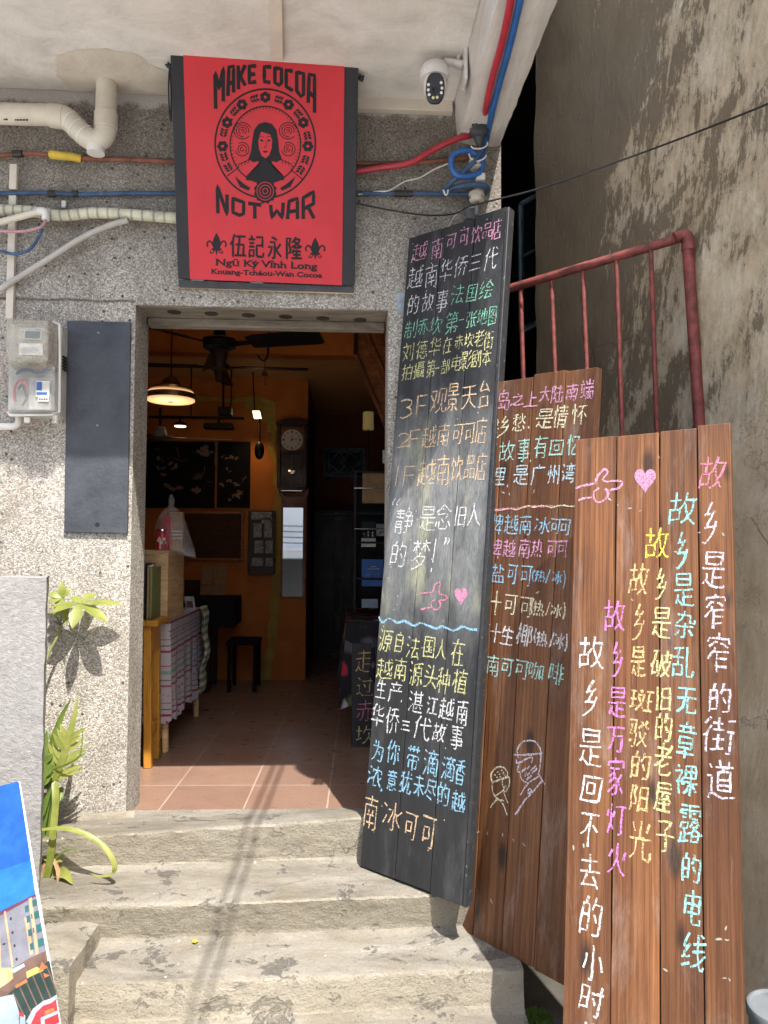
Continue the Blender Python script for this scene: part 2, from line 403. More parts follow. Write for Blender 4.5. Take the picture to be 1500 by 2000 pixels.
M['dark_wall'] = plaster('shade_dark_wall', (0.03, 0.026, 0.022), (0.05, 0.043, 0.036), (0.08, 0.07, 0.06), (3, 3, 1), 2.0, 0.5, (0.02, 0.02, 0.02), 0.4)  # near-black tone, the alley's shade put into the colour
M['orange'] = plaster('orange_wall_paint', (0.37, 0.108, 0.017), (0.47, 0.143, 0.022), (0.52, 0.165, 0.028), (2, 2, 2), 2.0, 0.3, (0.25, 0.075, 0.02), 0.15, 0.6)
M['red_wall'] = plaster('red_wall_paint', (0.13, 0.03, 0.014), (0.18, 0.045, 0.018), (0.22, 0.06, 0.022), (2, 2, 2), 2.0, 0.3, (0.08, 0.02, 0.01), 0.15, 0.6)
M['yellow_peel'] = plaster('old_yellow_plaster', (0.28, 0.19, 0.035), (0.38, 0.27, 0.06), (0.45, 0.33, 0.08), (3, 3, 3), 4.0, 0.4, (0.2, 0.12, 0.03), 0.6)
M['ceiling'] = plaster('tan_ceiling_paint', (0.5, 0.25, 0.09), (0.56, 0.29, 0.105), (0.6, 0.32, 0.12), (2, 2, 2), 2.0, 0.3, (0.3, 0.12, 0.04), 0.15)
M['tiles'] = tiles()
M['board_wood'] = wood('varnished_board', ((0.06, 0.022, 0.009), (0.145, 0.056, 0.021), (0.255, 0.11, 0.042)), dust=0.35, gloss=0.5, grain=(95, 1.3, 95))
M['board_back'] = wood('board_edge_wood', ((0.05, 0.018, 0.008), (0.11, 0.042, 0.016), (0.19, 0.08, 0.03)), dust=0.3, knots=False)
M['blackboard'] = blackboard()
M['black_edge'] = plain('worn_black_edge', (0.03, 0.031, 0.034), 0.55, 0.4, wear=(0.35, 0.34, 0.32), scale=30)
M['pale_wood'] = wood('pale_pine', ((0.4, 0.25, 0.11), (0.6, 0.4, 0.2), (0.68, 0.48, 0.26)), dust=0, knots=False, grain=(3, 3, 40), gloss=0.5)
M['ochre_wood'] = wood('ochre_wood', ((0.34, 0.15, 0.02), (0.46, 0.22, 0.03), (0.52, 0.27, 0.045)), dust=0, knots=False, grain=(30, 30, 1.5), gloss=0.35)
M['red_brown_wood'] = wood('red_brown_wood', ((0.09, 0.026, 0.01), (0.2, 0.065, 0.02), (0.3, 0.11, 0.035)), dust=0, knots=False, grain=(8, 2, 30), gloss=0.25)
M['dark_wood'] = wood('dark_wood', ((0.012, 0.007, 0.005), (0.028, 0.014, 0.009), (0.05, 0.026, 0.015)), dust=0, knots=False, grain=(30, 30, 2), gloss=0.3)
M['pvc'] = plain('aged_pvc', (0.68, 0.62, 0.52), 0.4, 0.45, vary=0.08, scale=8)
M['pvc_white'] = plain('white_pvc', (0.78, 0.75, 0.7), 0.4, 0.45, vary=0.06, scale=9)
M['trunk'] = plain('cream_trunking', (0.7, 0.63, 0.53), 0.5, 0.4, vary=0.06, scale=7)
M['red_cable'] = plain('red_cable', (0.5, 0.035, 0.055), 0.38, 0.5, scale=12)
M['rust_red'] = plain('rusty_red_sleeve', (0.25, 0.1, 0.065), 0.75, 0.2, vary=0.3, scale=14, wear=(0.07, 0.035, 0.025), bump=0.6)
M['blue_cable'] = plain('blue_cable', (0.03, 0.14, 0.42), 0.4, 0.45, scale=12)
M['dusty_blue'] = plain('dusty_blue_cable', (0.055, 0.105, 0.2), 0.6, 0.3, vary=0.25, scale=16, wear=(0.32, 0.33, 0.33))
M['yellow_tape'] = plain('yellow_tape', (0.72, 0.5, 0.06), 0.4, 0.4, scale=20, bump=0.5)
M['black_tape'] = plain('black_tape', (0.025, 0.025, 0.026), 0.45, 0.4, bump=0.4)
M['wrap'] = plain('pale_wrapped_hose', (0.62, 0.6, 0.45), 0.55, 0.35, vary=0.15, scale=18)
M['wrap_band'] = plain('grey_band', (0.36, 0.345, 0.285), 0.6, 0.3, vary=0.2, scale=18)
M['grey_conduit'] = plain('grey_beige_conduit', (0.5, 0.465, 0.42), 0.55, 0.35, vary=0.1, scale=9)
M['pink_cable'] = plain('pink_cable', (0.5, 0.28, 0.3), 0.5, 0.4)
M['black_wire'] = plain('black_wire', (0.02, 0.02, 0.024), 0.5, 0.4)
M['white_wire'] = plain('white_wire', (0.7, 0.68, 0.63), 0.5, 0.4)
M['porcelain'] = plain('porcelain', (0.66, 0.61, 0.5), 0.28, 0.6, vary=0.12, scale=40, wear=(0.3, 0.25, 0.2))
M['steel'] = plain('dull_steel', (0.24, 0.25, 0.26), 0.5, 0.5, 0.6, vary=0.2, scale=20)
M['dark_rubber'] = plain('dark_rubber', (0.05, 0.052, 0.058), 0.55, 0.4, wear=(0.16, 0.16, 0.17))
M['sign_black'] = plain('sign_black', (0.028, 0.028, 0.032), 0.5, 0.4, vary=0.1, scale=6)
M['sign_red'] = plain('sign_red', (0.66, 0.042, 0.055), 0.55, 0.35, vary=0.05, scale=5)
M['ink'] = plain('black_ink', (0.018, 0.016, 0.018), 0.6, 0.3, vary=0.1)
M['panel'] = plain('slate_painted_panel', (0.055, 0.06, 0.072), 0.5, 0.4, vary=0.2, scale=9, bump=0.7, wear=(0.085, 0.09, 0.1))
M['ply'] = plain('ply_edge', (0.5, 0.36, 0.2), 0.7, 0.3, vary=0.15)
M['cctv_white'] = plain('white_plastic', (0.78, 0.76, 0.74), 0.32, 0.5, vary=0.04, scale=8)
M['cctv_black'] = plain('gloss_black', (0.012, 0.012, 0.014), 0.12, 0.6, vary=0.02)
M['led'] = plain('led_lens', (0.85, 0.85, 0.8), 0.2, 0.6, vary=0.02)
M['led_warm'] = plain('warm_led_lens', (0.85, 0.78, 0.4), 0.2, 0.6, vary=0.02)
M['meter_clear'] = glassy('yellowed_clear_plastic', (0.6, 0.56, 0.46), 0.5)
M['meter_clean'] = glassy('clear_plastic', (0.62, 0.62, 0.58), 0.3)
M['meter_body'] = plain('grey_plastic', (0.5, 0.49, 0.45), 0.5, 0.4)
M['lcd'] = plain('lcd', (0.2, 0.22, 0.21), 0.3, 0.5)
M['paper'] = plain('paper', (0.62, 0.6, 0.54), 0.9, 0.1)
M['blue_paper'] = plain('blue_print', (0.06, 0.14, 0.38), 0.8, 0.2)
M['rail'] = plain('red_oxide_paint', (0.2, 0.042, 0.034), 0.5, 0.4, vary=0.32, scale=26, wear=(0.3, 0.11, 0.085), bump=0.7)
M['tin_plate'] = plain('pale_blue_plate', (0.36, 0.42, 0.48), 0.6, 0.3, vary=0.2, scale=30)
M['casement'] = plain('blue_grey_paint', (0.13, 0.2, 0.22), 0.6, 0.3, vary=0.2, scale=20)
M['dark_glass'] = plain('dark_glass', (0.008, 0.01, 0.012), 0.15, 0.5)
M['metal_black'] = plain('black_enamel', (0.006, 0.006, 0.007), 0.4, 0.2, vary=0.1)
M['brass'] = plain('old_brass', (0.3, 0.17, 0.06), 0.32, 0.5, 0.85, vary=0.15)
M['lamp_glow'] = glow('lamp_diffuser', (1.0, 0.62, 0.3), 0.3)
M['spot_glow'] = glow('spot_lens', (1.0, 0.82, 0.5), 1.0)
M['shade_glow'] = glow('dim_shade', (0.5, 0.4, 0.14), 0.06)
M['dark_cloth'] = plain('black_cloth', (0.012, 0.012, 0.015), 0.95, 0.1)
M['lacquer'] = plain('black_lacquer', (0.004, 0.004, 0.005), 0.6, 0.08)
M['inlay'] = plain('shell_inlay', (0.15, 0.085, 0.05), 0.5, 0.4, vary=0.4, scale=60)
M['photo_dark'] = plain('dark_photo_glass', (0.05, 0.025, 0.015), 0.08, 0.6)
M['grey_photo'] = plain('grey_photo', (0.24, 0.24, 0.25), 0.4, 0.4, vary=0.5, scale=60)
M['clock_face'] = plain('clock_face', (0.6, 0.55, 0.46), 0.4, 0.4, vary=0.04)
M['chrome'] = plain('chrome', (0.75, 0.72, 0.66), 0.12, 0.6, 1.0, vary=0.04)
M['mirror'] = NT('mirror_glass', 0.02, 0.5, 1.0).color((0.86, 0.88, 0.9)).m
M['bag'] = glassy('thin_plastic_bag', (0.6, 0.56, 0.55), 0.22, 0.2)
M['red_tin'] = plain('red_tin', (0.5, 0.02, 0.03), 0.35, 0.5, vary=0.2, scale=50)
M['kraft'] = plain('kraft_packet', (0.33, 0.22, 0.12), 0.7, 0.2)
M['table_cloth'] = cloth('folk_pattern_cloth', (0.46, 0.42, 0.44), [(0.06, 0.09, (0.3, 0.05, 0.09)), (0.16, 0.175, (0.12, 0.11, 0.14)), (0.26, 0.31, (0.2, 0.34, 0.31)), (0.38, 0.4, (0.32, 0.1, 0.14)), (0.6, 0.64, (0.3, 0.04, 0.08)), (0.7, 0.72, (0.12, 0.11, 0.14)), (0.8, 0.82, (0.34, 0.16, 0.2))], 2, 3.2, (0.28, 0.06, 0.11))
M['green_stripe'] = cloth('green_striped_cloth', (0.52, 0.5, 0.42), [(0.0, 0.48, (0.2, 0.22, 0.1))], 2, 22.0)
def floral():
    k = NT('floral_cloth', 0.9, 0.15)
    p = k.mix(0.1, k.pos(), k.noise(k.pos(), 9, 3))
    v = k.vor(p, 11)
    r = k.sep(v[1])[0]
    c = k.ramp(r, [(0.0, (0.02, 0.022, 0.026)), (0.3, (0.09, 0.11, 0.05)), (0.42, (0.4, 0.03, 0.06)), (0.6, (0.45, 0.42, 0.42)), (0.78, (0.11, 0.1, 0.11))], 'CONSTANT')
    c = k.mix(k.ramp(v[0], [(0.4, 0.0), (0.56, 1.0)]), c, (0.02, 0.02, 0.024))
    k.color(c); k.bump(k.noise(k.pos(), 200, 3), 0.3, 0.002)
    return k.m
M['floral'] = floral()
M['leaf_a'] = leaf('young_leaf', (0.2, 0.25, 0.045), (0.36, 0.37, 0.1))
M['leaf_b'] = leaf('strap_leaf', (0.09, 0.16, 0.02), (0.19, 0.26, 0.05))
M['leaf_c'] = leaf('moss', (0.07, 0.15, 0.02), (0.15, 0.26, 0.05))
M['stem'] = plain('green_brown_stem', (0.22, 0.24, 0.09), 0.6, 0.3)
M['dry_leaf'] = plain('dry_leaf', (0.3, 0.19, 0.1), 0.8, 0.2, vary=0.3)
M['clay'] = plain('clay_pot', (0.2, 0.1, 0.06), 0.85, 0.2, vary=0.2)
M['petal'] = plain('yellow_petal', (0.75, 0.55, 0.03), 0.6, 0.3)
M['lid'] = plain('shaded_bucket_lid', (0.17, 0.19, 0.21), 0.4, 0.4, vary=0.08, scale=12)  # white lid painted blue-grey; its shade is in the colour
M['bucket'] = plain('brown_bucket', (0.27, 0.19, 0.1), 0.5, 0.4, vary=0.15)
M['bucket_blue'] = plain('blue_bucket_label', (0.03, 0.12, 0.42), 0.5, 0.4)
M['poster_white'] = plain('poster_card', (0.78, 0.78, 0.78), 0.4, 0.4, vary=0.03)
for nm, c in dict(pr_sky=(0.012, 0.125, 0.56), pr_sky2=(0.02, 0.2, 0.64), pr_grey=(0.26, 0.26, 0.31), pr_peach=(0.7, 0.46, 0.26), pr_teal=(0.03, 0.15, 0.15), pr_green=(0.025, 0.05, 0.04), pr_plum=(0.16, 0.05, 0.12), pr_pale=(0.4, 0.5, 0.56), pr_red=(0.55, 0.04, 0.05), pr_orange=(0.62, 0.2, 0.07), pr_yellow=(0.62, 0.5, 0.16), pr_brown=(0.2, 0.12, 0.09)).items():
    M[nm] = plain('print_'+nm[3:], tuple(0.62*q for q in c), 0.35, 0.45, vary=0.14, scale=16)
CH = {}
for nm, c in dict(pink=(0.85, 0.42, 0.6), hot=(0.82, 0.28, 0.4), white=(0.85, 0.85, 0.85), lilac=(0.8, 0.72, 0.82), green=(0.3, 0.72, 0.5), mint=(0.5, 0.82, 0.74), aqua=(0.36, 0.78, 0.76), yellow=(0.76, 0.74, 0.36), lemon=(0.8, 0.78, 0.14), cream=(0.9, 0.84, 0.58), amber=(0.8, 0.6, 0.28), orange=(0.85, 0.6, 0.38), blue=(0.36, 0.66, 0.86), sky=(0.62, 0.82, 0.92), magenta=(0.78, 0.28, 0.66), rose=(0.78, 0.4, 0.6)).items():
    CH[nm] = chalk('chalk_'+nm, c)
CH['heart'] = chalk('chalk_heart', (0.72, 0.32, 0.48), 0.42)

# ---------------------------------------------------------------- mesh builders
WM = {}                                                            # world matrix of every object made here
def tag(o, label=None, cat=None, group=None, kind=None):
    if label: o['label'] = label
    if cat: o['category'] = cat
    if group: o['group'] = group
    if kind: o['kind'] = kind
    return o
def thing(name, label, cat, loc=(0, 0, 0), group=None, matrix=None):
    o = bpy.data.objects.new(name, None)
    o.empty_display_size = 0.1
    COL.objects.link(o)
    WM[o] = matrix if matrix is not None else Matrix.Translation(Vector(loc))
    o.matrix_world = WM[o]
    return tag(o, label, cat, group)
def copy_tree(root, loc, label, group=None):
    r = root.copy(); COL.objects.link(r)
    WM[r] = Matrix.Translation(Vector(loc)); r.matrix_world = WM[r]
    r['label'] = label
    if group: r['group'] = group
    for ch in list(root.children):
        c = ch.copy(); COL.objects.link(c); c.parent = r
        for g in list(ch.children):
            d = g.copy(); COL.objects.link(d); d.parent = c
    return r
def spline(pts, n=6):
    P = [Vector(p) for p in pts]
    if len(P) < 3: return P
    out = []
    for i in range(len(P)-1):
        a, b, c, d = P[max(i-1, 0)], P[i], P[i+1], P[min(i+2, len(P)-1)]
        for k in range(n):
            t = k/n
            out.append(0.5*((2*b)+(c-a)*t+(2*a-5*b+4*c-d)*t*t+(3*b-a-3*c+d)*t**3))
    return out+[P[-1]]
class MB:
    def __init__(s): s.v = []; s.f = []; s.mi = []; s.k = 0
    def add(s, vs, fs):
        o = len(s.v); s.v += [Vector(p) for p in vs]
        for f in fs: s.f.append([o+i for i in f]); s.mi.append(s.k)
        return s
    def hexa(s, p):                                               # 4 below, 4 above, same order
        return s.add(p, [(3, 2, 1, 0), (4, 5, 6, 7), (0, 1, 5, 4), (1, 2, 6, 5), (2, 3, 7, 6), (3, 0, 4, 7)])
    def box(s, x0, x1, y0, y1, z0, z1):
        return s.hexa([(x0, y0, z0), (x1, y0, z0), (x1, y1, z0), (x0, y1, z0), (x0, y0, z1), (x1, y0, z1), (x1, y1, z1), (x0, y1, z1)])
    def prism(s, poly, off):
        n = len(poly); off = Vector(off)
        a = [Vector(p) for p in poly]
        return s.add(a+[p+off for p in a], [list(range(n))[::-1], list(range(n, 2*n))]+[(i, (i+1) % n, n+(i+1) % n, n+i) for i in range(n)])
    def poly(s, pts): return s.add(pts, [list(range(len(pts)))])
    def tube(s, pts, r, seg=10, caps=True, flat=1.0):
        P = [Vector(p) for p in pts]; n = len(P)
        rs = r if isinstance(r, (list, tuple)) else [r]*n
        up = None; vs = []
        for i, p in enumerate(P):
            t = (P[min(i+1, n-1)]-P[max(i-1, 0)]).normalized()
            if up is None:
                up = Vector((0, 0, 1)) if abs(t.z) < 0.9 else Vector((1, 0, 0))
            a = (up-t*up.dot(t))
            a = a.normalized() if a.length > 1e-6 else t.orthogonal().normalized()
            up = a; b = t.cross(a)
            for k in range(seg):
                an = 2*math.pi*k/seg
                vs.append(p+a*math.cos(an)*rs[i]*flat+b*math.sin(an)*rs[i])
        fs = [(i*seg+k, i*seg+(k+1) % seg, (i+1)*seg+(k+1) % seg, (i+1)*seg+k) for i in range(n-1) for k in range(seg)]
        if caps: fs += [list(range(seg))[::-1], [(n-1)*seg+k for k in range(seg)]]
        return s.add(vs, fs)
    def lathe(s, o, prof, axis=(0, 0, 1), seg=24, caps=True):
        ax = Vector(axis).normalized(); a = ax.orthogonal().normalized(); b = ax.cross(a); o = Vector(o)
        vs = [o+ax*h+(a*math.cos(2*math.pi*k/seg)+b*math.sin(2*math.pi*k/seg))*max(r, 1e-4) for h, r in prof for k in range(seg)]
        n = len(prof)
        fs = [(i*seg+k, i*seg+(k+1) % seg, (i+1)*seg+(k+1) % seg, (i+1)*seg+k) for i in range(n-1) for k in range(seg)]
        if caps: fs += [list(range(seg))[::-1], [(n-1)*seg+k for k in range(seg)]]
        return s.add(vs, fs)
    def ball(s, c, rx, ry, rz, seg=16, rings=10):
        c = Vector(c); vs = []
        for i in range(rings+1):
            th = math.pi*i/rings
            for k in range(seg):
                an = 2*math.pi*k/seg
                vs.append(c+Vector((rx*math.sin(th)*math.cos(an), ry*math.sin(th)*math.sin(an), rz*math.cos(th))))
        return s.add(vs, [(i*seg+k, (i+1)*seg+k, (i+1)*seg+(k+1) % seg, i*seg+(k+1) % seg) for i in range(rings) for k in range(seg)])
    def build(s, name, mat, parent=None, bevel=0.0, smooth=35, label=None, cat=None, group=None, kind=None, seg=2, fix=True):
        if parent is not None: mw = WM[parent]
        else:
            lo = Vector([min(v[i] for v in s.v) for i in range(3)]); hi = Vector([max(v[i] for v in s.v) for i in range(3)])
            mw = Matrix.Translation(Vector(((lo.x+hi.x)/2, (lo.y+hi.y)/2, lo.z)))
        inv = mw.inverted()
        me = bpy.data.meshes.new(name)
        me.from_pydata([inv @ v for v in s.v], [], s.f)
        for m in (mat if isinstance(mat, (list, tuple)) else [mat]): me.materials.append(m)
        me.polygons.foreach_set('material_index', s.mi)
        if fix:
            import bmesh
            bm = bmesh.new(); bm.from_mesh(me); bmesh.ops.recalc_face_normals(bm, faces=bm.faces); bm.to_mesh(me); bm.free()
        if smooth:
            me.shade_smooth(); me.set_sharp_from_angle(angle=R(smooth))
        me.update()
        o = bpy.data.objects.new(name, me); COL.objects.link(o); WM[o] = mw
        if parent is not None: o.parent = parent
        else: o.matrix_world = mw
        if bevel:
            b = o.modifiers.new('bevel', 'BEVEL'); b.width = bevel; b.segments = seg; b.limit_method = 'ANGLE'; b.angle_limit = R(40); b.harden_normals = False
        return tag(o, label, cat, group, kind)
def lens_leaf(mb, base, tip, width, up, droop=0.02, fold=0.25, n=9, peak=0.45):
    """one leaf blade with a folded midrib"""
    base, tip = Vector(base), Vector(tip); ax = tip-base; up = Vector(up).normalized()
    side = ax.cross(up).normalized(); nrm = side.cross(ax).normalized()
    vs = []
    for i in range(n+1):
        t = i/n
        w = width*(math.sin(math.pi*t**(math.log(0.5)/math.log(peak))))**0.9*0.5
        c = base+ax*t-up*droop*(t*t*2-t)
        e = nrm*abs(w)*fold
        vs += [c+side*w+e, c, c-side*w+e]
    fs = [(3*i+j, 3*i+j+1, 3*i+j+4, 3*i+j+3) for i in range(n) for j in (0, 1)]
    mb.add(vs, fs)
def strap(mb, pts, width, face, taper=0.3, n=8):
    P = spline(pts, n); face = Vector(face).normalized(); vs = []; m = len(P)
    for i, p in enumerate(P):
        t = (P[min(i+1, m-1)]-P[max(i-1, 0)]).normalized()
        sd = t.cross(face)
        sd = sd.normalized() if sd.length > 1e-5 else Vector((1, 0, 0))
        nr = sd.cross(t); u = i/(m-1)
        w = width*0.5*min(1, 0.45+u*3)*(1-max(0, (u-(1-taper))/taper)**1.6*0.95)
        vs += [p+sd*w+nr*w*0.35, p, p-sd*w+nr*w*0.35]
    mb.add(vs, [(3*i+j, 3*i+j+1, 3*i+j+4, 3*i+j+3) for i in range(m-1) for j in (0, 1)])
def hump(x, y, z, s, a): return a*noise.noise(Vector((x*s, y*s, z*s)))

# ---------------------------------------------------------------- ground, steps
g = MB()
NX, NY = 60, 60
gv = []; 
for j in range(NY+1):
    for i in range(NX+1):
        x, y = -7+14*i/NX, -9.5+15*j/NY
        gv.append((x, y, -0.475+hump(x, y, 0, 1.3, 0.008)))
g.add(gv, [(j*(NX+1)+i, j*(NX+1)+i+1, (j+1)*(NX+1)+i+1, (j+1)*(NX+1)+i) for j in range(NY) for i in range(NX)])
g.add([(-60, -60, -0.5), (60, -60, -0.5), (60, 60, -0.5), (-60, 60, -0.5)], [(0, 1, 2, 3)])
g.build('ground', M['street'], kind='structure')

shade_sheet = MB(); n = 24; vs = [(0.35+2.6*i/n, -1.35+5.5*j/n, -0.466+hump(0.35+2.6*i/n, -1.35+5.5*j/n, 3, 3, 0.004)) for j in range(n+1) for i in range(n+1)]
shade_sheet.add(vs, [(j*(n+1)+i, j*(n+1)+i+1, (j+1)*(n+1)+i+1, (j+1)*(n+1)+i) for j in range(n) for i in range(n)])
shade_sheet.build('path', M['ground_shade'], kind='structure')  # added dark sheet; the shade at the boards is painted into it
Z1, Z2, Z3, ZG = -0.112, -0.25, -0.375, -0.475
def two(pl, pr, z): return at_z(*pl, z), at_z(*pr, z)
lipL, lipR = at_y(289, 1624, -0.19), at_y(690, 1597, -0.15)
edges = [(lipL, lipR), two((233, 1691), (690, 1675), Z1), two((117, 1770), (690, 1752), Z1), two((205, 1836), (690, 1822), Z2), two((140, 1920), (690, 1901), Z2)]
def yz(pair, x):
    a, b = pair; t = (x-a.x)/(b.x-a.x); t = max(-0.6, min(1.7, t))
    return (a.y+(b.y-a.y)*t, a.z+(b.z-a.z)*t)
def step_profile(x):
    yl, zl = yz(edges[0], x); y1b = yz(edges[1], x)[0]; y1f = yz(edges[2], x)[0]; y2b = yz(edges[3], x)[0]; y2f = yz(edges[4], x)[0]
    y1b = min(y1b, yl+0.01); y2b = min(y2b, y1f+0.02)
    key = [(0.1, -0.06), (0.09, 0.006), (yl+0.07, zl-0.004), (yl+0.006, zl), (yl-0.002, zl-0.006), (y1b+0.004, Z1+0.02), (y1b-0.015, Z1+0.004), (y1f+0.007, Z1-0.002), (y1f, Z1-0.008),
           (y2b+0.004, Z2+0.02), (y2b-0.015, Z2+0.004), (y2f+0.007, Z2-0.002), (y2f, Z2-0.008), (y2f-0.012, Z3+0.02), (y2f-0.03, Z3), (y2f-0.3, Z3-0.004), (y2f-0.315, Z3-0.02), (y2f-0.32, ZG-0.04)]
    out = []
    for a, b in zip(key, key[1:]):
        L = math.dist(a, b); n = max(1, int(L/0.022))
        out += [(a[0]+(b[0]-a[0])*k/n, a[1]+(b[1]-a[1])*k/n) for k in range(n)]
    return out+[key[-1]]
XR = at_z(1020, 1885, Z2).x
xs = [-1.14+(XR+1.14)*i/140 for i in range(141)]
base_n = [len(step_profile(x)) for x in xs]
def resample(P, n):
    d = [0]
    for a, b in zip(P, P[1:]): d.append(d[-1]+math.dist(a, b))
    out = []; j = 0
    for k in range(n):
        t = d[-1]*k/(n-1)
        while j < len(P)-2 and d[j+1] < t: j += 1
        u = (t-d[j])/max(1e-9, d[j+1]-d[j]); out.append((P[j][0]+(P[j+1][0]-P[j][0])*u, P[j][1]+(P[j+1][1]-P[j][1])*u))
    return out
NP = 190
st = MB(); vs = []
for x in xs:
    for i, (y, z) in enumerate(resample(step_profile(x), NP)):
        dz = hump(x, y, z, 2, 0.003)+hump(x+9, y, z, 16, 0.002)+hump(x, y+5, z, 45, 0.0014)
        dy = hump(x+3, y, z+2, 2.5, 0.005)+hump(x, y+7, z, 24, 0.0025)+hump(x, y+2, z, 60, 0.002)
        if i < 6: dz = dy = 0
        vs.append((x, y+dy, z+dz))
n = len(xs)
st.add(vs, [(i*NP+k, i*NP+k+1, (i+1)*NP+k+1, (i+1)*NP+k) for i in range(n-1) for k in range(NP-1)]+[list(range(NP)), [(n-1)*NP+k for k in range(NP)][::-1]])
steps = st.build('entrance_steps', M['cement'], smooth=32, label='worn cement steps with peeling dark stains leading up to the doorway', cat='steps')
WM[steps] = steps.matrix_world.copy()
bl = MB()
c0 = at_z(178, 1822, -0.17)
vs = []
nx, ny = 14, 16
x0, x1, y0, y1 = at_z(80, 1822, -0.17).x, c0.x, c0.y-0.2, c0.y+0.14
for j in range(ny+1):
    for i in range(nx+1):
        x, y = x0+(x1-x0)*i/nx, y0+(y1-y0)*j/ny
        vs.append((x+hump(x, y, 1, 9, 0.008), y, -0.17+hump(x, y, 0, 6, 0.008)-max(0, (0.04-(x1-x)))*0.2))
top = len(vs)
vs += [(v[0], v[1], -0.5) for v in vs]
fs = [(j*(nx+1)+i, j*(nx+1)+i+1, (j+1)*(nx+1)+i+1, (j+1)*(nx+1)+i) for j in range(ny) for i in range(nx)]
rim = [i for i in range(nx+1)]+[(j+1)*(nx+1)+nx for j in range(ny)]+[ny*(nx+1)+i for i in range(nx-1, -1, -1)]+[j*(nx+1) for j in range(ny-1, 0, -1)]
fs += [(rim[k], rim[(k+1) % len(rim)], rim[(k+1) % len(rim)]+top, rim[k]+top) for k in range(len(rim))]
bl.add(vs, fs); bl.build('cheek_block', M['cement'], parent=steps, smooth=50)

# ---------------------------------------------------------------- shop building
XL, XRD, ZH = -0.815, 0.17, 1.976                                  # doorway
shop = thing('shop_building', 'old pebble-dashed shop building with an open doorway and a whitewashed concrete canopy', 'building', (-0.8, 0.1, -0.5))
w = MB()
w.box(-3.4, XL, 0, 0.2, -0.6, 2.9); w.box(XRD, 0.62, 0, 0.2, -0.6, 2.9); w.box(XL, XRD, 0, 0.2, ZH, 2.9)
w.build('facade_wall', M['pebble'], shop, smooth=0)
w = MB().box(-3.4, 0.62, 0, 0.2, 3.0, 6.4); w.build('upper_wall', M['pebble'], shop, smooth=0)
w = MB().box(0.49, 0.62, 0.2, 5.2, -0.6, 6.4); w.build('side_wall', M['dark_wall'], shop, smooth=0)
w = MB().box(-3.4, 0.434, -0.775, 0.0, 2.815, 2.95); w.build('canopy', M['soffit'], shop, bevel=0.01)
b = MB()
n = 26; vs = []
for i in range(n+1):                                               # edge beam of the canopy with a chipped outer arris
    y = -0.9+0.9*i/n
    e = hump(0, y, 0, 9, 0.004)+hump(2, y, 0, 34, 0.006)+hump(5, y, 0, 80, 0.003)
    vs += [(0.43, y, 2.80), (0.445, y, 2.665+hump(1, y, 0, 4, 0.006)), (0.5, y, 2.655), (0.585, y, 2.65+hump(3, y, 2, 6, 0.006)), (0.615+e, y, 2.656+abs(e)), (0.63, y, 2.7), (0.63, y, 2.96), (0.43, y, 2.96)]
b.add(vs, [(i*8+k, i*8+(k+1) % 8, (i+1)*8+(k+1) % 8, (i+1)*8+k) for i in range(n) for k in range(8)]+[list(range(8)), [n*8+k for k in range(8)][::-1]])
b.build('canopy_beam', M['beam'], shop, smooth=30)
pc = at_z(210, 125, 2.815)
p = MB(); ring = []
for k in range(72):
    a = 2*math.pi*k/72; rr = 1+0.16*noise.noise(Vector((math.cos(a)*2.2, math.sin(a)*2.2, 3)))+0.05*noise.noise(Vector((math.cos(a)*9, math.sin(a)*9, 1)))
    ring.append(Vector((pc.x+0.215*rr*math.cos(a), pc.y+0.1+0.19*rr*math.sin(a), 2.8135)))
ring = [Vector((q.x, min(q.y, -0.002), q.z)) for q in ring]
p.add(ring+[Vector((pc.x+(q.x-pc.x)*0.6, pc.y+0.1+(q.y-pc.y-0.1)*0.6, 2.803)) for q in ring]+[Vector((pc.x, pc.y+0.1, 2.799))],
      [(k, (k+1) % 72, 72+(k+1) % 72, 72+k) for k in range(72)]+[(72+k, 72+(k+1) % 72, 144) for k in range(72)])
p.build('cement_patch', M['patch'], shop, smooth=60)
l = MB().box(XL+0.004, XRD-0.004, 0.012, 0.2, ZH-0.004, ZH+0.03); l.box(XL+0.006, XRD-0.006, 0.15, 0.204, 1.938, ZH-0.003)
lin = l.build('lintel', M['lintel'], shop, bevel=0.006)
for k in range(6):
    c = at_z(250+(255+k*205.5)/2.83, 560+(139+k*8.6)/2.83, ZH-0.004)
    MB().lathe((c.x, c.y, ZH-0.0065), [(0, 0.027), (0.0025, 0.027)], seg=20).build('filled_hole', M['dark_wall'], lin)
s = MB()
vs = []
for i in range(25):
    x = -1.3+0.5*i/24
    for (y, z) in ((-0.0, 0.03), (-0.02, 0.005), (-0.045, -0.03), (-0.075, -0.075), (-0.09, -0.14)):
        vs.append((x+0.02, y+hump(x, y, z, 11, 0.014)*(y < 0), z+hump(x+4, y, z, 9, 0.02)))
s.add(vs, [(i*5+k, i*5+k+1, (i+1)*5+k+1, (i+1)*5+k) for i in range(24) for k in range(4)]+[[24*5+k for k in range(5)]])
s.build('cement_skirting', M['cement'], shop, smooth=60)
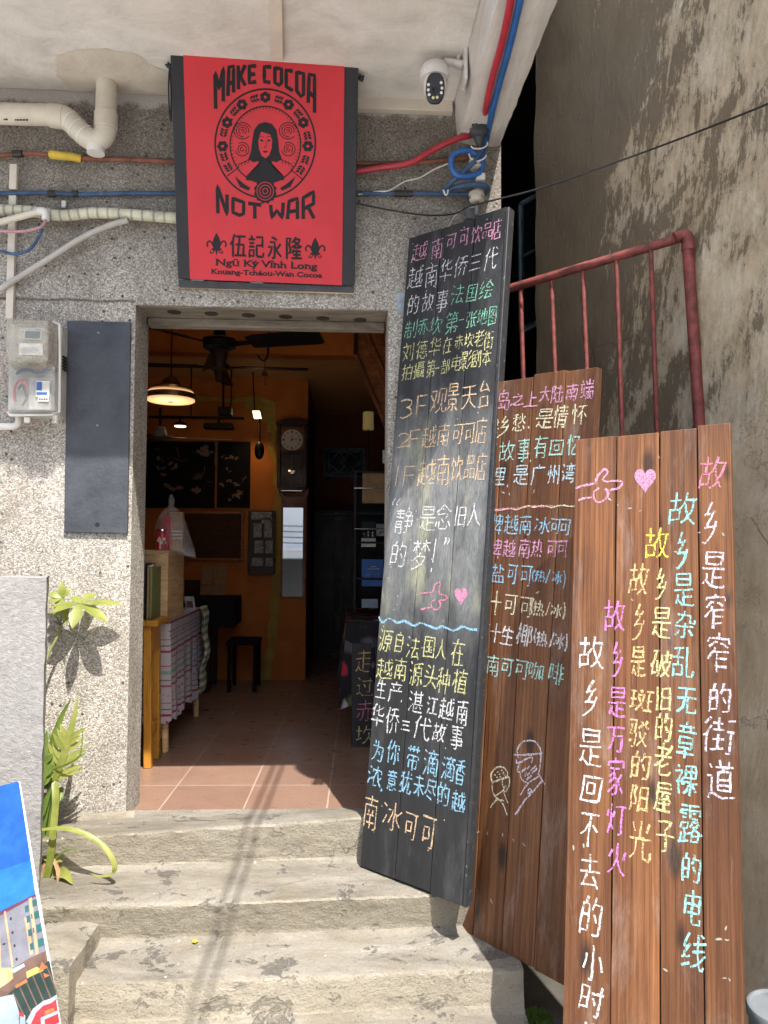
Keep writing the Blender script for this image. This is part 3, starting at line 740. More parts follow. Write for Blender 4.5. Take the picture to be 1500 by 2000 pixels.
# inside
MB().box(-1.66, -0.287, 3.0, 3.12, -0.1, 2.34).build('interior_wall', M['orange'], shop, smooth=0)
MB().box(-1.66, 0.489, 4.6, 4.72, -0.1, 2.34).build('interior_wall', M['red_wall'], shop, smooth=0)
MB().box(-1.78, -1.66, 0.2, 4.72, -0.1, 2.7).build('interior_wall', M['orange'], shop, smooth=0)
MB().box(0.45, 0.488, 0.2, 4.6, -0.1, 2.7).build('interior_wall', M['red_wall'], shop, smooth=0)
MB().box(-0.397, -0.289, 3.12, 4.6, -0.1, 2.34).build('interior_wall', M['red_wall'], shop, smooth=0)
c = MB().box(-1.66, 0.45, 0.2, 2.34, 2.52, 2.62); c.box(-1.66, 0.45, 2.34, 4.72, 2.34, 2.62)
c.build('ceiling', M['ceiling'], shop, smooth=0)
MB().box(-1.66, 0.45, 2.2, 2.338, 2.335, 2.518).build('ceiling_beam', M['orange'], shop, bevel=0.006)
pl = MB()                                                          # peeled yellow plaster along the opening
Z5 = lambda x, y: at_y(250+x/2.83, 560+y/2.83, 2.996)
Z6 = lambda x, y: at_y(250+x/2.83, 1000+y/2.83, 2.996)
left = [Z5(120, 625), Z5(350, 628), Z5(640, 640), Z5(655, 680), Z5(720, 690), Z5(735, 735), Z5(770, 760), Z5(765, 800), Z5(800, 815), Z5(775, 870), Z5(785, 930), Z5(808, 950), Z5(812, 1050), Z5(800, 1080), Z5(820, 1130), Z6(800, 0), Z6(808, 120), Z6(800, 280), Z6(795, 420), Z6(780, 520), Z6(790, 590), Z6(768, 640), Z6(776, 740), Z6(750, 800), Z6(740, 880), Z6(710, 930)]
right = [Z6(785, 930), Z6(800, 830), Z6(815, 740), Z6(828, 600), Z6(838, 420), Z6(848, 200), Z6(850, 0), Z5(850, 1130), Z5(822, 1060), Z5(820, 700), Z5(815, 640), Z5(720, 610), Z5(500, 615), Z5(120, 600)]
def rough(P):
    o = []
    for a, b in zip(P, P[1:]):
        for k in range(4):
            q = a.lerp(b, k/4); o.append(q+Vector((random.uniform(-1, 1)*0.008, 0, random.uniform(-1, 1)*0.008)))
    return o+[P[-1]]
pl.prism(rough(left)+rough(right), (0, -0.008, 0)); pl.build('peeled_plaster', M['yellow_peel'], shop, smooth=0)
fl = MB().box(-1.66, 0.45, -0.12, 4.6, -0.1, 0.0); fl.build('floor', M['tiles'], kind='structure', smooth=0)

# neighbour's wall, the alley behind, the house across the street
WALLX = lambda y: 1.335-0.36*(y+0.71)                              # line of the neighbour's wall, splayed towards the street
nw = MB(); vs = []
yend = 0.3
while proj(Vector((WALLX(yend), yend, 2.0)))[0] > 1049: yend += 0.01
YS = [-4.0, -3.0, -2.2, -1.8]+[-1.5+(yend+1.5)*i/90 for i in range(91)]
ZS = [-0.6+4.6*j/100 for j in range(101)]+[4.4, 5, 6.2, 7.8]
ny, nz = len(YS)-1, len(ZS)-1
for j in range(nz+1):
    for i in range(ny+1):
        y, z = YS[i], ZS[j]
        lump = 0.0
        if z < 0.6: lump = 0.05*(0.6-z)*(0.6+noise.noise(Vector((y*2.2, z*2.2, 5))))+0.05*max(0, noise.noise(Vector((y*3, z*3, 9))))*(0.6-z)
        vs.append((WALLX(y)-lump+hump(0, y, z, 1.6, 0.014)+hump(3, y, z, 7, 0.006)+hump(1, y, z, 26, 0.003), y, z))
k0 = len(vs)
vs += [(3.8, -4.0, -0.6), (3.8, yend, -0.6), (3.8, yend, 7.8), (3.8, -4.0, 7.8)]
fs = [(j*(ny+1)+i, j*(ny+1)+i+1, (j+1)*(ny+1)+i+1, (j+1)*(ny+1)+i) for j in range(nz) for i in range(ny)]
fs += [[j*(ny+1) for j in range(nz+1)]+[k0+3, k0], [j*(ny+1)+ny for j in range(nz, -1, -1)]+[k0+1, k0+2], [nz*(ny+1)+i for i in range(ny+1)]+[k0+2, k0+3], (k0, k0+1, k0+2, k0+3)]
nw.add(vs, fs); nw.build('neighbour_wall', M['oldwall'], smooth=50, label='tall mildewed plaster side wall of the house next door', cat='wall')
aw = MB().box(0.64, 3.4, 3.0, 3.15, -0.5, 6.4); aw.box(0.64, 1.09, 0.45, 3.0, 3.6, 3.8); aw.box(1.1, 1.3, yend+0.01, 3.0, -0.5, 6.4)  # end walls and unseen roof added to keep light out of the alley
aw.build('added_alley_walls', M['dark_wall'], smooth=0, label='added dark walls and roof keeping the narrow alley beside the shop in shade', cat='wall')
ca = thing('casement_window', 'open blue-grey casement window deep in the dark alley', 'window', (0.97, 0.9, 2.0))
A, B_, C_, D = at_y(1018, 398, 0.9), at_y(1056, 378, 0.9), at_y(1056, 626, 0.9), at_y(1020, 645, 0.9)
def bar(mb, a, b, w, d=0.03):
    a, b = Vector(a), Vector(b); t = (b-a).normalized(); sd = t.cross(Vector((0, 1, 0))).normalized()*w*0.5
    mb.prism([a-sd, b-sd, b+sd, a+sd], (0, d, 0))
f = MB(); bar(f, A, D, 0.026); bar(f, A, B_, 0.026); bar(f, D, C_, 0.03); bar(f, A.lerp(D, 0.42), B_.lerp(C_, 0.42), 0.018)
f.build('window_frame', M['casement'], ca, bevel=0.002)
MB().prism([A, B_, C_, D], (0, 0.006, 0)).build('pane', M['dark_glass'], ca)
op = thing('white_house', 'plain white house across the street with shuttered windows and a string course', 'house', (0, -9.3, -0.5))
o = MB(); o.box(-9, 9, -9.6, -9.2, -0.6, 4.9); o.build('wall', M['white_wall'], op, smooth=0)
o = MB(); o.box(-9, 9, -9.2, -9.05, 2.55, 2.67); o.box(-9, 9, -9.2, -9.08, 0.88, 0.97); o.box(-9, 9, -9.2, -9.0, 4.75, 4.95); o.build('string_course', M['white_wall'], op, bevel=0.01)
for x in (-6.4, -4.6, -2.8, 0.6, 2.4):
    f = MB(); f.box(x-0.55, x-0.48, -9.2, -9.12, -0.2, 1.9); f.box(x+0.48, x+0.55, -9.2, -9.12, -0.2, 1.9); f.box(x-0.48, x+0.48, -9.2, -9.12, 1.82, 1.9); f.box(x-0.48, x+0.48, -9.2, -9.14, 1.2, 1.25); f.box(x-0.03, x+0.03, -9.2, -9.14, -0.2, 1.2)
    fo = f.build('window_frame', M['steel'], op)
    MB().box(x-0.48, x+0.48, -9.19, -9.17, -0.2, 1.82).build('pane', M['dark_glass'], fo)
MB().box(-1.75, -0.75, -9.199, -9.15, -0.3, 0.7).build('shutter', M['dark_glass'], op)
for k in range(4):
    z = 1.2+0.13*k
    tag(MB().tube(spline([(-9, -9.0, z), (-3.8, -8.95, z-0.02), (0, -8.8, z-0.15), (9, -8.9, z)], 8), 0.012, 6).build('facade_cable', M['black_wire']), ['lowest', 'second lowest', 'second highest', 'highest'][k]+' dark cable strung along the white house across the street', 'cable', 'cables on the white house')
lw = MB(); vs = []
PF, PB_ = at_y(91, 1128, -0.35), at_y(95, 1128, -0.22)
nx, nz = 40, 40
for j in range(nz+1):
    for i in range(nx+1):
        x, z = -2.4+(PF.x+2.4)*i/nx, -0.55+(PF.z+0.55)*j/nz
        e = hump(x, 0, z, 9, 0.005)+hump(x, 4, z, 28, 0.004)
        vs.append((x+(hump(x, 1, z, 14, 0.006) if i == nx else 0), -0.35+e, z+(hump(x, 2, z, 12, 0.005) if j == nz else 0)))
k0 = len(vs); m = nx+1
vs += [(PB_.x+hump(2, 1, vs[nx+j*m][2], 14, 0.005), -0.22, vs[nx+j*m][2]) for j in range(nz+1)]
k1 = len(vs); vs += [(vs[nz*m+i][0], -0.22, vs[nz*m+i][2]) for i in range(nx)]
fs = [(j*m+i, j*m+i+1, (j+1)*m+i+1, (j+1)*m+i) for j in range(nz) for i in range(nx)]+[(nx+j*m, k0+j, k0+j+1, nx+(j+1)*m) for j in range(nz)]
fs += [(nz*m+i, nz*m+i+1, (k1+i+1 if i+1 < nx else k0+nz), k1+i) for i in range(nx)]
lw.add(vs, fs)
lowwall = lw.build('low_wall', M['lowwall'], smooth=50, label='low grey rough-cast wall end in front of the shop beside the plants', cat='wall')

# ---------------------------------------------------------------- pipes and cables on the facade
def P(x, y, d=0.0): return at_y(x, y, d)
def px_tube(pts, r, mat, name, label=None, cat='cable', parent=None, n=6, seg=10, group=None, smooth=True):
    W3 = [P(*q) for q in pts]
    mb = MB().tube(spline(W3, n) if smooth else W3, r, seg)
    return mb.build(name, M[mat], parent, label=label, cat=cat if label else None, group=group, smooth=60)
dp = thing('drain_pipe', 'cream plastic drain pipe with a trap, hanging from the canopy beside the red sign', 'pipe', P(190, 290, -0.09))
Y = -0.09
MB().tube([P(-120, 219, Y), P(105, 225, Y)], 0.039, 20).build('pipe', M['pvc'], dp, smooth=60)
MB().tube([P(206, 250, Y), P(208, 190, Y), P(209, 120, Y)], 0.039, 20).build('pipe', M['pvc'], dp, smooth=60)
MB().tube(spline([P(100, 225, Y), P(118, 226, Y), P(134, 234, Y), P(150, 250, Y), P(170, 268, Y), P(190, 274, Y), P(204, 263, Y), P(207, 240, Y), P(207, 222, Y)], 6), 0.0405, 20).build('trap_bend', M['pvc'], dp, smooth=60)
for a, b in (((97, 225), (127, 230)), ((206.5, 252), (207.5, 221))):
    MB().tube([P(*a, Y), P(*b, Y)], 0.0435, 20).build('collar', M['pvc'], dp, smooth=50, bevel=0.002)
for a, b in (((137, 237), (139, 238.5)), ((150, 250), (152, 252)), ((165, 263), (167, 265))):
    MB().tube([P(*a, Y), P(*b, Y)], 0.0425, 20).build('joint_ring', M['pvc_white'], dp, smooth=50)
MB().lathe(P(187, 300, Y), [(0, 0.033), (0.03, 0.034), (0.034, 0.03), (0.06, 0.03)], seg=20).build('cleanout_cap', M['pvc_white'], dp, smooth=40)
mk = MB()
for (x0, x1, y) in ((28, 56, 233), (6, 17, 232)):
    for k in range(int((x1-x0)/3)):
        a = P(x0+3*k, y, Y-0.0395); mk.box(a.x, a.x+0.004+0.002*(k % 2), a.y+0.004, a.y+0.0046, a.z-0.003, a.z+0.003)
mk.build('pipe_marking', M['ink'], dp, smooth=0)

sl = thing('red_sleeve_pipe', 'rusty red sleeved cable running level along the facade under the drain pipe', 'cable', P(170, 310, -0.02))
MB().tube(spline([P(-60, 310, -0.02), P(20, 302, -0.02), P(60, 300, -0.03), P(100, 303, -0.03), P(160, 309, -0.02), P(250, 312, -0.02), P(345, 316, -0.02)], 6), 0.0088, 10).build('sleeve', M['rust_red'], sl, smooth=60)
MB().tube(spline([P(690, 320, -0.02), P(800, 318, -0.02), P(880, 312, -0.02), P(915, 309, -0.02)], 6), 0.0088, 10).build('sleeve', M['rust_red'], sl, smooth=60)
MB().tube(spline([P(98, 301, -0.03), P(115, 304, -0.035), P(140, 306, -0.03), P(158, 310, -0.02)], 5), [0.014, 0.017, 0.018, 0.016]+[0.016]*12, 10).build('yellow_tape_wrap', M['yellow_tape'], sl, smooth=60)
t = MB().tube([P(26, 301, -0.025), P(44, 300.5, -0.03)], 0.0135, 10); t.build('black_tape_wrap', M['black_tape'], sl)

bc = thing('blue_service_cable', 'dusty blue cable clipped level across the facade behind the sign', 'cable', P(170, 378, -0.015))
MB().tube(spline([P(-60, 380, -0.015), P(20, 378, -0.02), P(95, 377, -0.02), P(150, 380, -0.015), P(250, 378, -0.015), P(350, 378, -0.015)], 6), 0.009, 10).build('cable', M['dusty_blue'], bc, smooth=60)
MB().tube(spline([P(690, 378, -0.015), P(800, 378, -0.015), P(870, 379, -0.02), P(918, 379, -0.04)], 6), 0.009, 10).build('cable', M['dusty_blue'], bc, smooth=60)
for a, b in ((94, 109), (143, 152), (770, 806)):
    MB().tube([P(a, 378.5, -0.018), P(b, 378.5, -0.018)], 0.0128, 10).build('black_tape_wrap', M['black_tape'], bc)

hose = thing('wrapped_hose', 'thick pale tape-wrapped hose with grey bands across the facade left of the sign', 'hose', P(170, 420, -0.04))
hp = spline([P(-60, 408, -0.035), P(0, 410, -0.035), P(60, 413, -0.04), P(120, 421, -0.04), P(180, 416, -0.04), P(250, 419, -0.04), P(345, 426, -0.035)], 10)
MB().tube(hp, 0.0205, 14).build('hose', M['wrap'], hose, smooth=60)
wv = MB(); acc = 0
for i in range(len(hp)-1):                                         # spiral tape edge
    acc += (hp[i+1]-hp[i]).length
    if acc > 0.034:
        acc = 0; d = (hp[i+1]-hp[i]).normalized()
        wv.tube([hp[i]-d*0.004, hp[i]+d*0.004], 0.0212, 14)
wv.build('tape_band', M['wrap_band'], hose, smooth=60)
co = thing('diagonal_conduit', 'slim grey conduit dropping diagonally across the facade from the wrapped hose', 'conduit', P(120, 500, -0.03))
MB().tube(spline([P(-60, 605, -0.03), P(0, 565, -0.03), P(80, 515, -0.035), P(160, 465, -0.04), P(215, 440, -0.05), P(250, 430, -0.055)], 6), 0.0115, 10).build('tube', M['grey_conduit'], co, smooth=60)
el = thing('elbow_conduit', 'short cream conduit with an elbow carrying pink and blue wires at far left', 'conduit', P(50, 425, -0.06))
MB().tube([P(-40, 446, -0.06), P(0, 434, -0.065), P(78, 413, -0.07)], 0.0125, 12).build('tube', M['pvc'], el, smooth=60)
MB().tube(spline([P(74, 414, -0.07), P(84, 412, -0.07), P(89, 418, -0.07), P(89, 430, -0.07)], 4), 0.0145, 12).build('elbow', M['pvc_white'], el, smooth=60)
MB().tube(spline([P(90, 428, -0.07), P(84, 440, -0.07), P(70, 447, -0.07), P(40, 452, -0.06), P(0, 451, -0.05), P(-40, 448, -0.05)], 6), 0.006, 8).build('pink_wire', M['pink_cable'], el, smooth=60)
MB().tube(spline([P(82, 440, -0.065), P(76, 462, -0.06), P(58, 487, -0.05), P(30, 496, -0.04), P(0, 490, -0.04), P(-40, 480, -0.04)], 6), 0.006, 8).build('blue_wire', M['dusty_blue'], el, smooth=60)
tr = thing('vertical_trunking', 'narrow cream vertical trunking dropping to the electricity meter box', 'conduit', P(25, 620, -0.02))
a, b = P(19, 326, 0), P(19, 622, 0)
t = MB().box(P(18.5, 500, 0).x, P(33, 500, 0).x, -0.022, -0.001, P(24, 374, 0).z, P(24, 325, 0).z); t.box(P(18.5, 500, 0).x, P(33, 500, 0).x, -0.022, -0.001, P(24, 625, 0).z, P(24, 384, 0).z)
t.build('duct', M['trunk'], tr, bevel=0.002)
sm = MB().box(P(122, 394, 0).x, P(131, 394, 0).x, -0.014, -0.001, P(126, 408, 0).z, P(126, 394, 0).z)
tag(sm.build('cable_clip', M['pvc_white'], bevel=0.003), 'tiny loose white cable clip on the facade above the wrapped hose', 'clip')
ct = thing('ceiling_trunking', 'cream plastic trunking running out along the canopy underside above the sign', 'conduit', at_z(540, 60, 2.8))
q0, q1 = at_z(542, 112, 2.812), at_z(537, -60, 2.812)
dx = 0.021
MB().hexa([(q0.x-dx, q0.y, 2.797), (q0.x+dx, q0.y, 2.797), (q1.x+dx, q1.y, 2.797), (q1.x-dx, q1.y, 2.797), (q0.x-dx, q0.y, 2.813), (q0.x+dx, q0.y, 2.813), (q1.x+dx, q1.y, 2.813), (q1.x-dx, q1.y, 2.813)]).build('duct', M['trunk'], ct, bevel=0.002)
wt = thing('wall_trunking', 'wide cream cable trunking along the top of the facade right of the sign', 'conduit', P(790, 210, -0.02))
z0, z1 = P(790, 224, 0).z, P(790, 199, 0).z
MB().box(P(640, 210, 0).x, P(882, 210, 0).x, -0.036, -0.001, z0, z1).build('duct', M['trunk'], wt, bevel=0.003)

rc = thing('red_cable', 'thick red cable curving off the facade and out along the canopy beam', 'cable', P(900, 270, -0.06))
MB().tube(spline([P(690, 336, -0.03), P(740, 328, -0.04), P(800, 318, -0.05), P(850, 290, -0.06), P(895, 270, -0.07), P(925, 262, -0.06), P(943, 240, -0.05), at_z(950, 205, 2.632), at_z(962, 150, 2.632), at_z(980, 85, 2.632), at_z(996, 10, 2.632), at_z(1008, -60, 2.632)], 8), 0.012, 10).build('cable', M['red_cable'], rc, smooth=60)
uc = thing('blue_cable', 'bright blue cable looping over the insulators and out along the canopy beam', 'cable', P(945, 300, -0.06))
MB().tube(spline([P(940, 345, -0.08), P(944, 300, -0.09), P(952, 265, -0.07), at_z(962, 215, 2.632), at_z(976, 160, 2.632), at_z(994, 95, 2.632), at_z(1014, 10, 2.632), at_z(1028, -60, 2.632)], 8), 0.0115, 10).build('cable', M['blue_cable'], uc, smooth=60)
MB().tube(spline([P(938, 338, -0.1), P(915, 345, -0.11), P(893, 342, -0.12), P(882, 325, -0.12), P(884, 305, -0.12), P(900, 295, -0.12), P(920, 296, -0.11), P(936, 306, -0.1), P(942, 290, -0.1), P(946, 272, -0.09)], 8), 0.0115, 10).build('cable', M['blue_cable'], uc, smooth=60)
MB().tube(spline([P(948, 285, -0.11), P(930, 312, -0.12), P(905, 335, -0.12), P(880, 358, -0.1), P(865, 374, -0.05)], 6), 0.0095, 10).build('cable', M['dusty_blue'], uc, smooth=60)
MB().tube(spline([P(865, 376, -0.06), P(890, 366, -0.09), P(920, 361, -0.12), P(945, 362, -0.12), P(952, 370, -0.09), P(948, 378, -0.06)], 6), 0.0105, 10).build('cable', M['dusty_blue'], uc, smooth=60)
gw = MB().tube(spline([P(700, 380, -0.02), P(735, 374, -0.02), P(760, 372, -0.03), P(790, 355, -0.04), P(820, 347, -0.05), P(850, 330, -0.06), P(880, 318, -0.07)], 8), 0.003, 6)
tag(gw.build('white_wire', M['white_wire'], smooth=60), 'thin slack white wire hanging from the insulators towards the sign', 'wire')
bw = MB().tube(spline([P(690, 396, -0.02), P(760, 410, -0.02), P(830, 420, -0.03), P(885, 418, -0.06), P(915, 404, -0.09), P(960, 392, -0.15), P(1060, 366, -0.25), P(1250, 300, -0.45), P(1420, 235, -0.8), P(1640, 145, -1.2)], 8), 0.0036, 6)
tag(bw.build('black_wire', M['black_wire'], smooth=60), 'thin black wire stretched from the insulators up across the mildewed wall', 'wire')
yw = MB().tube(spline([P(928, 404, -0.07), P(905, 408, -0.07), P(890, 420, -0.06), P(874, 445, -0.05)], 6), 0.0024, 6)
tag(yw.build('yellowish_wire', M['wrap'], smooth=60), 'thin yellowish tie wire curling down above the black chalkboard', 'wire')
ins = thing('insulator_bracket', 'steel cable bracket with two cream porcelain insulators at the facade corner', 'bracket', P(925, 400, 0))
MB().box(P(910, 300, 0).x, P(925, 300, 0).x, -0.02, -0.001, P(917, 430, 0).z, P(917, 308, 0).z).build('bracket_plate', M['steel'], ins, bevel=0.002)
MB().tube([P(931, 420, -0.07), P(931, 300, -0.07)], 0.009, 10).build('spindle', M['steel'], ins)
for yy in (400, 305):
    a = P(918, yy, -0.01); b2 = P(932, yy, -0.075); MB().tube([a, b2], 0.008, 8).build('arm', M['steel'], ins)
for yy in (381, 318):
    c = P(931, yy, -0.07)
    MB().lathe((c.x, c.y, c.z-0.03), [(0, 0.018), (0.004, 0.026), (0.012, 0.03), (0.016, 0.024), (0.024, 0.024), (0.028, 0.031), (0.038, 0.031), (0.044, 0.022), (0.05, 0.014)], seg=22).build('insulator', M['porcelain'], ins, smooth=50)
c = P(938, 348, -0.09); MB().box(c.x-0.02, c.x+0.018, c.y-0.016, c.y+0.01, c.z-0.014, c.z+0.016).build('cable_clamp', M['pvc_white'], ins, bevel=0.005)
for ring in ([(920, 285), (925, 290), (940, 290), (951, 284), (952, 278)], [(916, 300), (920, 310), (932, 315), (945, 310), (950, 303)], [(866, 371), (870, 381), (874, 378), (875, 371)]):
    MB().tube(spline([P(x, y, -0.125) for x, y in ring], 5), 0.003, 6).build('cable_tie', M['pvc_white'], ins, smooth=60)
jc = thing('cable_connector', 'dark rubber piercing connector with two open tubes clamped on the blue cables', 'connector', P(938, 255, -0.09))
Yc = -0.13
MB().tube(spline([P(925, 250, Yc), P(935, 256, Yc), P(948, 240, Yc)], 4), [0.028]*4+[0.03]*5, 14).build('body', M['dark_rubber'], jc, bevel=0.004, smooth=50)
MB().tube([P(934, 256, Yc+0.01), P(936, 272, Yc+0.01), P(937, 285, Yc+0.02)], [0.03, 0.02, 0.012], 12).build('body', M['dark_rubber'], jc, smooth=50)
for (x, y, x2, y2) in ((926, 234, 929, 250), (944.5, 218, 946, 236)):
    tb = MB().tube([P(x, y, Yc-0.012), P(x2, y2, Yc)], 0.012, 14, caps=False); tb.tube([P(x, y, Yc-0.012), P(x2, y2, Yc)], 0.009, 14, caps=False)
    q = P(x, y, Yc-0.012); tb.tube([q+Vector((0, 0, 0.001)), q-Vector((0, 0, 0.02))], 0.0095, 12)
    tb.build('tube_socket', M['dark_rubber'], jc, smooth=60)
pt = MB().prism([P(775, 571, -0.004), P(797, 571, -0.004), P(797, 612, -0.004), P(775, 612, -0.004)], (0, 0.003, 0))
tag(pt.build('tin_plate', M['tin_plate']), 'small faded pale blue tin plate at the doorway corner beside the chalkboard', 'plate')

# overhead wires above the steps (their shadow crosses the treads)
for dx, lab in ((0.0, 'left'), (0.042, 'right')):
    tag(MB().tube([(0.40+dx, -0.8, 3.25), (0.372+dx, -2.0, 3.3), (0.35+dx, -9.0, 3.9)], 0.0065, 8).build('overhead_wire', M['black_wire']), lab+' one of two black wires crossing the street above the steps', 'wire', 'wires over the steps')

# ---------------------------------------------------------------- security camera
sc = thing('security_camera', 'white domed security camera with a black lens face under the canopy', 'camera', P(850, 160, -0.33))
Yk = -0.33
hc = P(849, 146, Yk)
MB().lathe(hc+Vector((0, 0, -0.02)), [(0, 0.052), (0.012, 0.054), (0.03, 0.053), (0.046, 0.047), (0.058, 0.036), (0.066, 0.02), (0.069, 0.0)], seg=28).build('dome', M['cctv_white'], sc, smooth=60)
MB().ball(P(850, 168, Yk), 0.043, 0.046, 0.056, 24, 16).build('lens_head', M['cctv_white'], sc, smooth=60)
fc = P(850, 173, Yk-0.042); nv = Vector((0, -1, -0.25)).normalized(); uv = Vector((0, -0.25, 1)).normalized(); rv = Vector((1, 0, 0))
out = [(math.copysign(abs(math.cos(t))**0.75, math.cos(t))*0.033, math.copysign(abs(math.sin(t))**0.8, math.sin(t))*0.05) for t in [2*math.pi*k/36 for k in range(36)]]
MB().prism([fc+rv*a+uv*b-nv*0.012 for a, b in out], nv*0.02).build('lens_face', M['cctv_black'], sc, bevel=0.004, smooth=40)
def on_face(x, y): return fc+rv*((x-850)*0.00178)-uv*((y-173)*0.0019)+nv*0.008
for (x, y, m) in ((836, 168, 'led'), (836, 177, 'led'), (838, 185, 'led'), (861, 164, 'led'), (863, 173, 'led'), (862, 181, 'led'), (846, 190, 'led_warm'), (854, 189, 'led_warm')):
    MB().lathe(on_face(x, y), [(0, 0.0052), (0.002, 0.005), (0.0035, 0.003)], nv, 14).build('led', M[m], sc, smooth=60)
MB().lathe(on_face(849, 176), [(-0.001, 0.012), (0.0015, 0.0115), (0.002, 0.008), (0.0005, 0.006)], nv, 20).build('lens', M['dark_glass'], sc, smooth=50)
MB().tube([P(868, 122, Yk+0.01), P(885, 122, Yk+0.02), P(904, 128, Yk+0.02)], [0.018, 0.017, 0.022], 14, flat=0.7).build('arm', M['cctv_white'], sc, bevel=0.003)
a, b = P(903, 100, Yk), P(911, 162, Yk)
MB().hexa([(0.415, Yk-0.03, b.z), (0.428, Yk-0.03, b.z), (0.428, Yk+0.05, b.z), (0.415, Yk+0.05, b.z), (0.415, Yk-0.03, a.z), (0.428, Yk-0.03, a.z), (0.428, Yk+0.05, a.z), (0.415, Yk+0.05, a.z)]).build('mounting_plate', M['cctv_white'], sc, bevel=0.004)
MB().tube([P(895, 118, Yk+0.02), P(898, 95, Yk+0.01), P(904, 67, Yk)], [0.0065, 0.006, 0.0045], 10).build('aerial', M['cctv_white'], sc)
MB().tube(spline([P(906, 160, Yk+0.02), P(908, 178, Yk+0.06), P(917, 205, -0.18), P(920, 224, -0.14), P(916, 245, -0.12), P(918, 262, -0.1)], 6), 0.0032, 6).build('lead', M['white_wire'], sc, smooth=60)

# ---------------------------------------------------------------- electricity meter box
mt = thing('meter_box', 'yellowed clear plastic electricity meter box on the facade left of the slate panel', 'meter', P(70, 830, 0))
def pbox(x0, y0, x1, y1, d0, d1):
    """box on the facade: pixel rectangle measured at its front, reaching from depth d1 (back) to d0 (front)"""
    a, b = P(x0, y1, d0), P(x1, y0, d0)
    return (a.x, b.x, d0, d1, a.z, b.z)
MB().box(*pbox(14, 634, 121, 812, -0.075, -0.001)).build('back_tray', M['meter_body'], mt, bevel=0.004)
up = MB(); x0, x1, yf, yb, zb, zt = pbox(9, 622, 95, 712, -0.16, -0.076)
xr = P(117, 650, -0.08).x
up.hexa([(x0, yf, zb+0.012), (x1, yf, zb+0.012), (xr-0.004, yb, zb-0.01), (x0+0.004, yb, zb-0.01), (x0, yf, zt-0.004), (x1, yf, zt-0.004), (xr-0.004, yb, zt), (x0+0.004, yb, zt)])
upo = up.build('upper_cover', M['meter_clear'], mt, bevel=0.008, seg=3)
x0, x1, yf, yb, zb, zt = pbox(14, 714, 108, 803, -0.125, -0.076)
MB().box(x0, x1, yf, yb, zb, zt).build('lower_cover', M['meter_clean'], mt, bevel=0.007, seg=3)
rimm = MB().tube([P(104, 628, -0.085), P(116, 634, -0.085), P(117, 700, -0.085), P(116, 804, -0.085), P(100, 810, -0.085), P(20, 811, -0.085), P(15, 804, -0.085)], 0.005, 8)
rimm.build('cover_rim', M['pvc_white'], mt, smooth=50)
MB().box(*pbox(34, 640, 88, 695, -0.15, -0.077)).build('meter', M['pvc_white'], mt, bevel=0.004)
MB().box(*pbox(46, 645, 82, 663, -0.1625, -0.161)).build('meter_window', M['meter_body'], mt, bevel=0.001)
MB().box(*pbox(49, 647, 78, 660, -0.1645, -0.163)).build('display', M['lcd'], mt)
MB().box(*pbox(37, 671, 84, 693, -0.1625, -0.161)).build('rating_plate', M['paper'], mt)
pr = MB()
for k in range(3): pr.box(*pbox(42, 679+4*k, 70+4*(k % 2), 680.4+4*k, -0.1635, -0.163))
pr.build('plate_print', M['meter_body'], mt)
MB().box(*pbox(56, 738, 101, 800, -0.13, -0.126)).build('breaker_window', M['meter_clean'], mt, bevel=0.002)
MB().box(*pbox(70, 744, 97, 775, -0.1335, -0.131)).build('breaker_label', M['paper'], mt)
t = MB().box(*pbox(71, 746, 82, 762, -0.1345, -0.1338)); t.box(*pbox(71, 766, 92, 771, -0.1345, -0.1338)); t.build('label_print', M['blue_paper'], mt)
t = MB().box(*pbox(74, 776, 95, 784, -0.1335, -0.131)); t.build('small_label', M['paper'], mt)
t = MB()
for k in range(4): t.box(*pbox(76+4.5*k, 778, 79+4.5*k, 781, -0.1345, -0.1338))
t.build('label_print', M['ink'], mt)
MB().tube(spline([P(30, 785, -0.105), P(28, 762, -0.105), P(36, 744, -0.105), P(50, 744, -0.105), P(54, 760, -0.105)], 6), 0.005, 8).build('red_lead', M['red_cable'], mt, smooth=60)
MB().tube(spline([P(32, 730, -0.105), P(50, 722, -0.105), P(75, 728, -0.105), P(100, 720, -0.105)], 6), 0.006, 8).build('blue_lead', M['dusty_blue'], mt, smooth=60)
MB().tube(spline([P(36, 760, -0.105), P(44, 752, -0.105), P(52, 775, -0.105), P(44, 792, -0.105)], 6), 0.005, 8).build('black_lead', M['black_wire'], mt, smooth=60)
v = MB()
for k in range(5): a = P(124, 697+6*k, -0.06); v.box(a.x-0.003, a.x+0.004, -0.066, -0.028, a.z-0.003, a.z+0.003)
v.build('vent_slot', M['ink'], mt)
MB().tube(spline([P(8, 690, -0.05), P(5, 705, -0.05), P(7, 740, -0.05), P(15, 765, -0.06)], 6), 0.0025, 6).build('seal_wire', M['pink_cable'], mt, smooth=60)
t = MB()
a = P(107, 818, -0.09); t.hexa([a+Vector((dx, dy, dz)) for dz in (-0.018, 0.016) for dx, dy in ((-0.008, -0.006), (0.008, -0.006), (0.01, 0.006), (-0.004, 0.006))]); t.build('seal_tag', M['meter_clean'], mt, bevel=0.002)
a = P(55, 822, -0.08); MB().box(a.x-0.014, a.x+0.01, -0.088, -0.076, a.z-0.01, a.z+0.013).build('padlock', M['meter_body'], mt, bevel=0.003)
MB().tube(spline([P(40, 828, -0.07), P(52, 832, -0.08), P(70, 828, -0.08), P(82, 815, -0.08)], 5), 0.002, 6).build('seal_wire', M['pink_cable'], mt, smooth=60)
wp = thing('white_supply_conduit', 'white conduit elbow entering the meter box from below at the left edge', 'conduit', P(20, 835, -0.04))
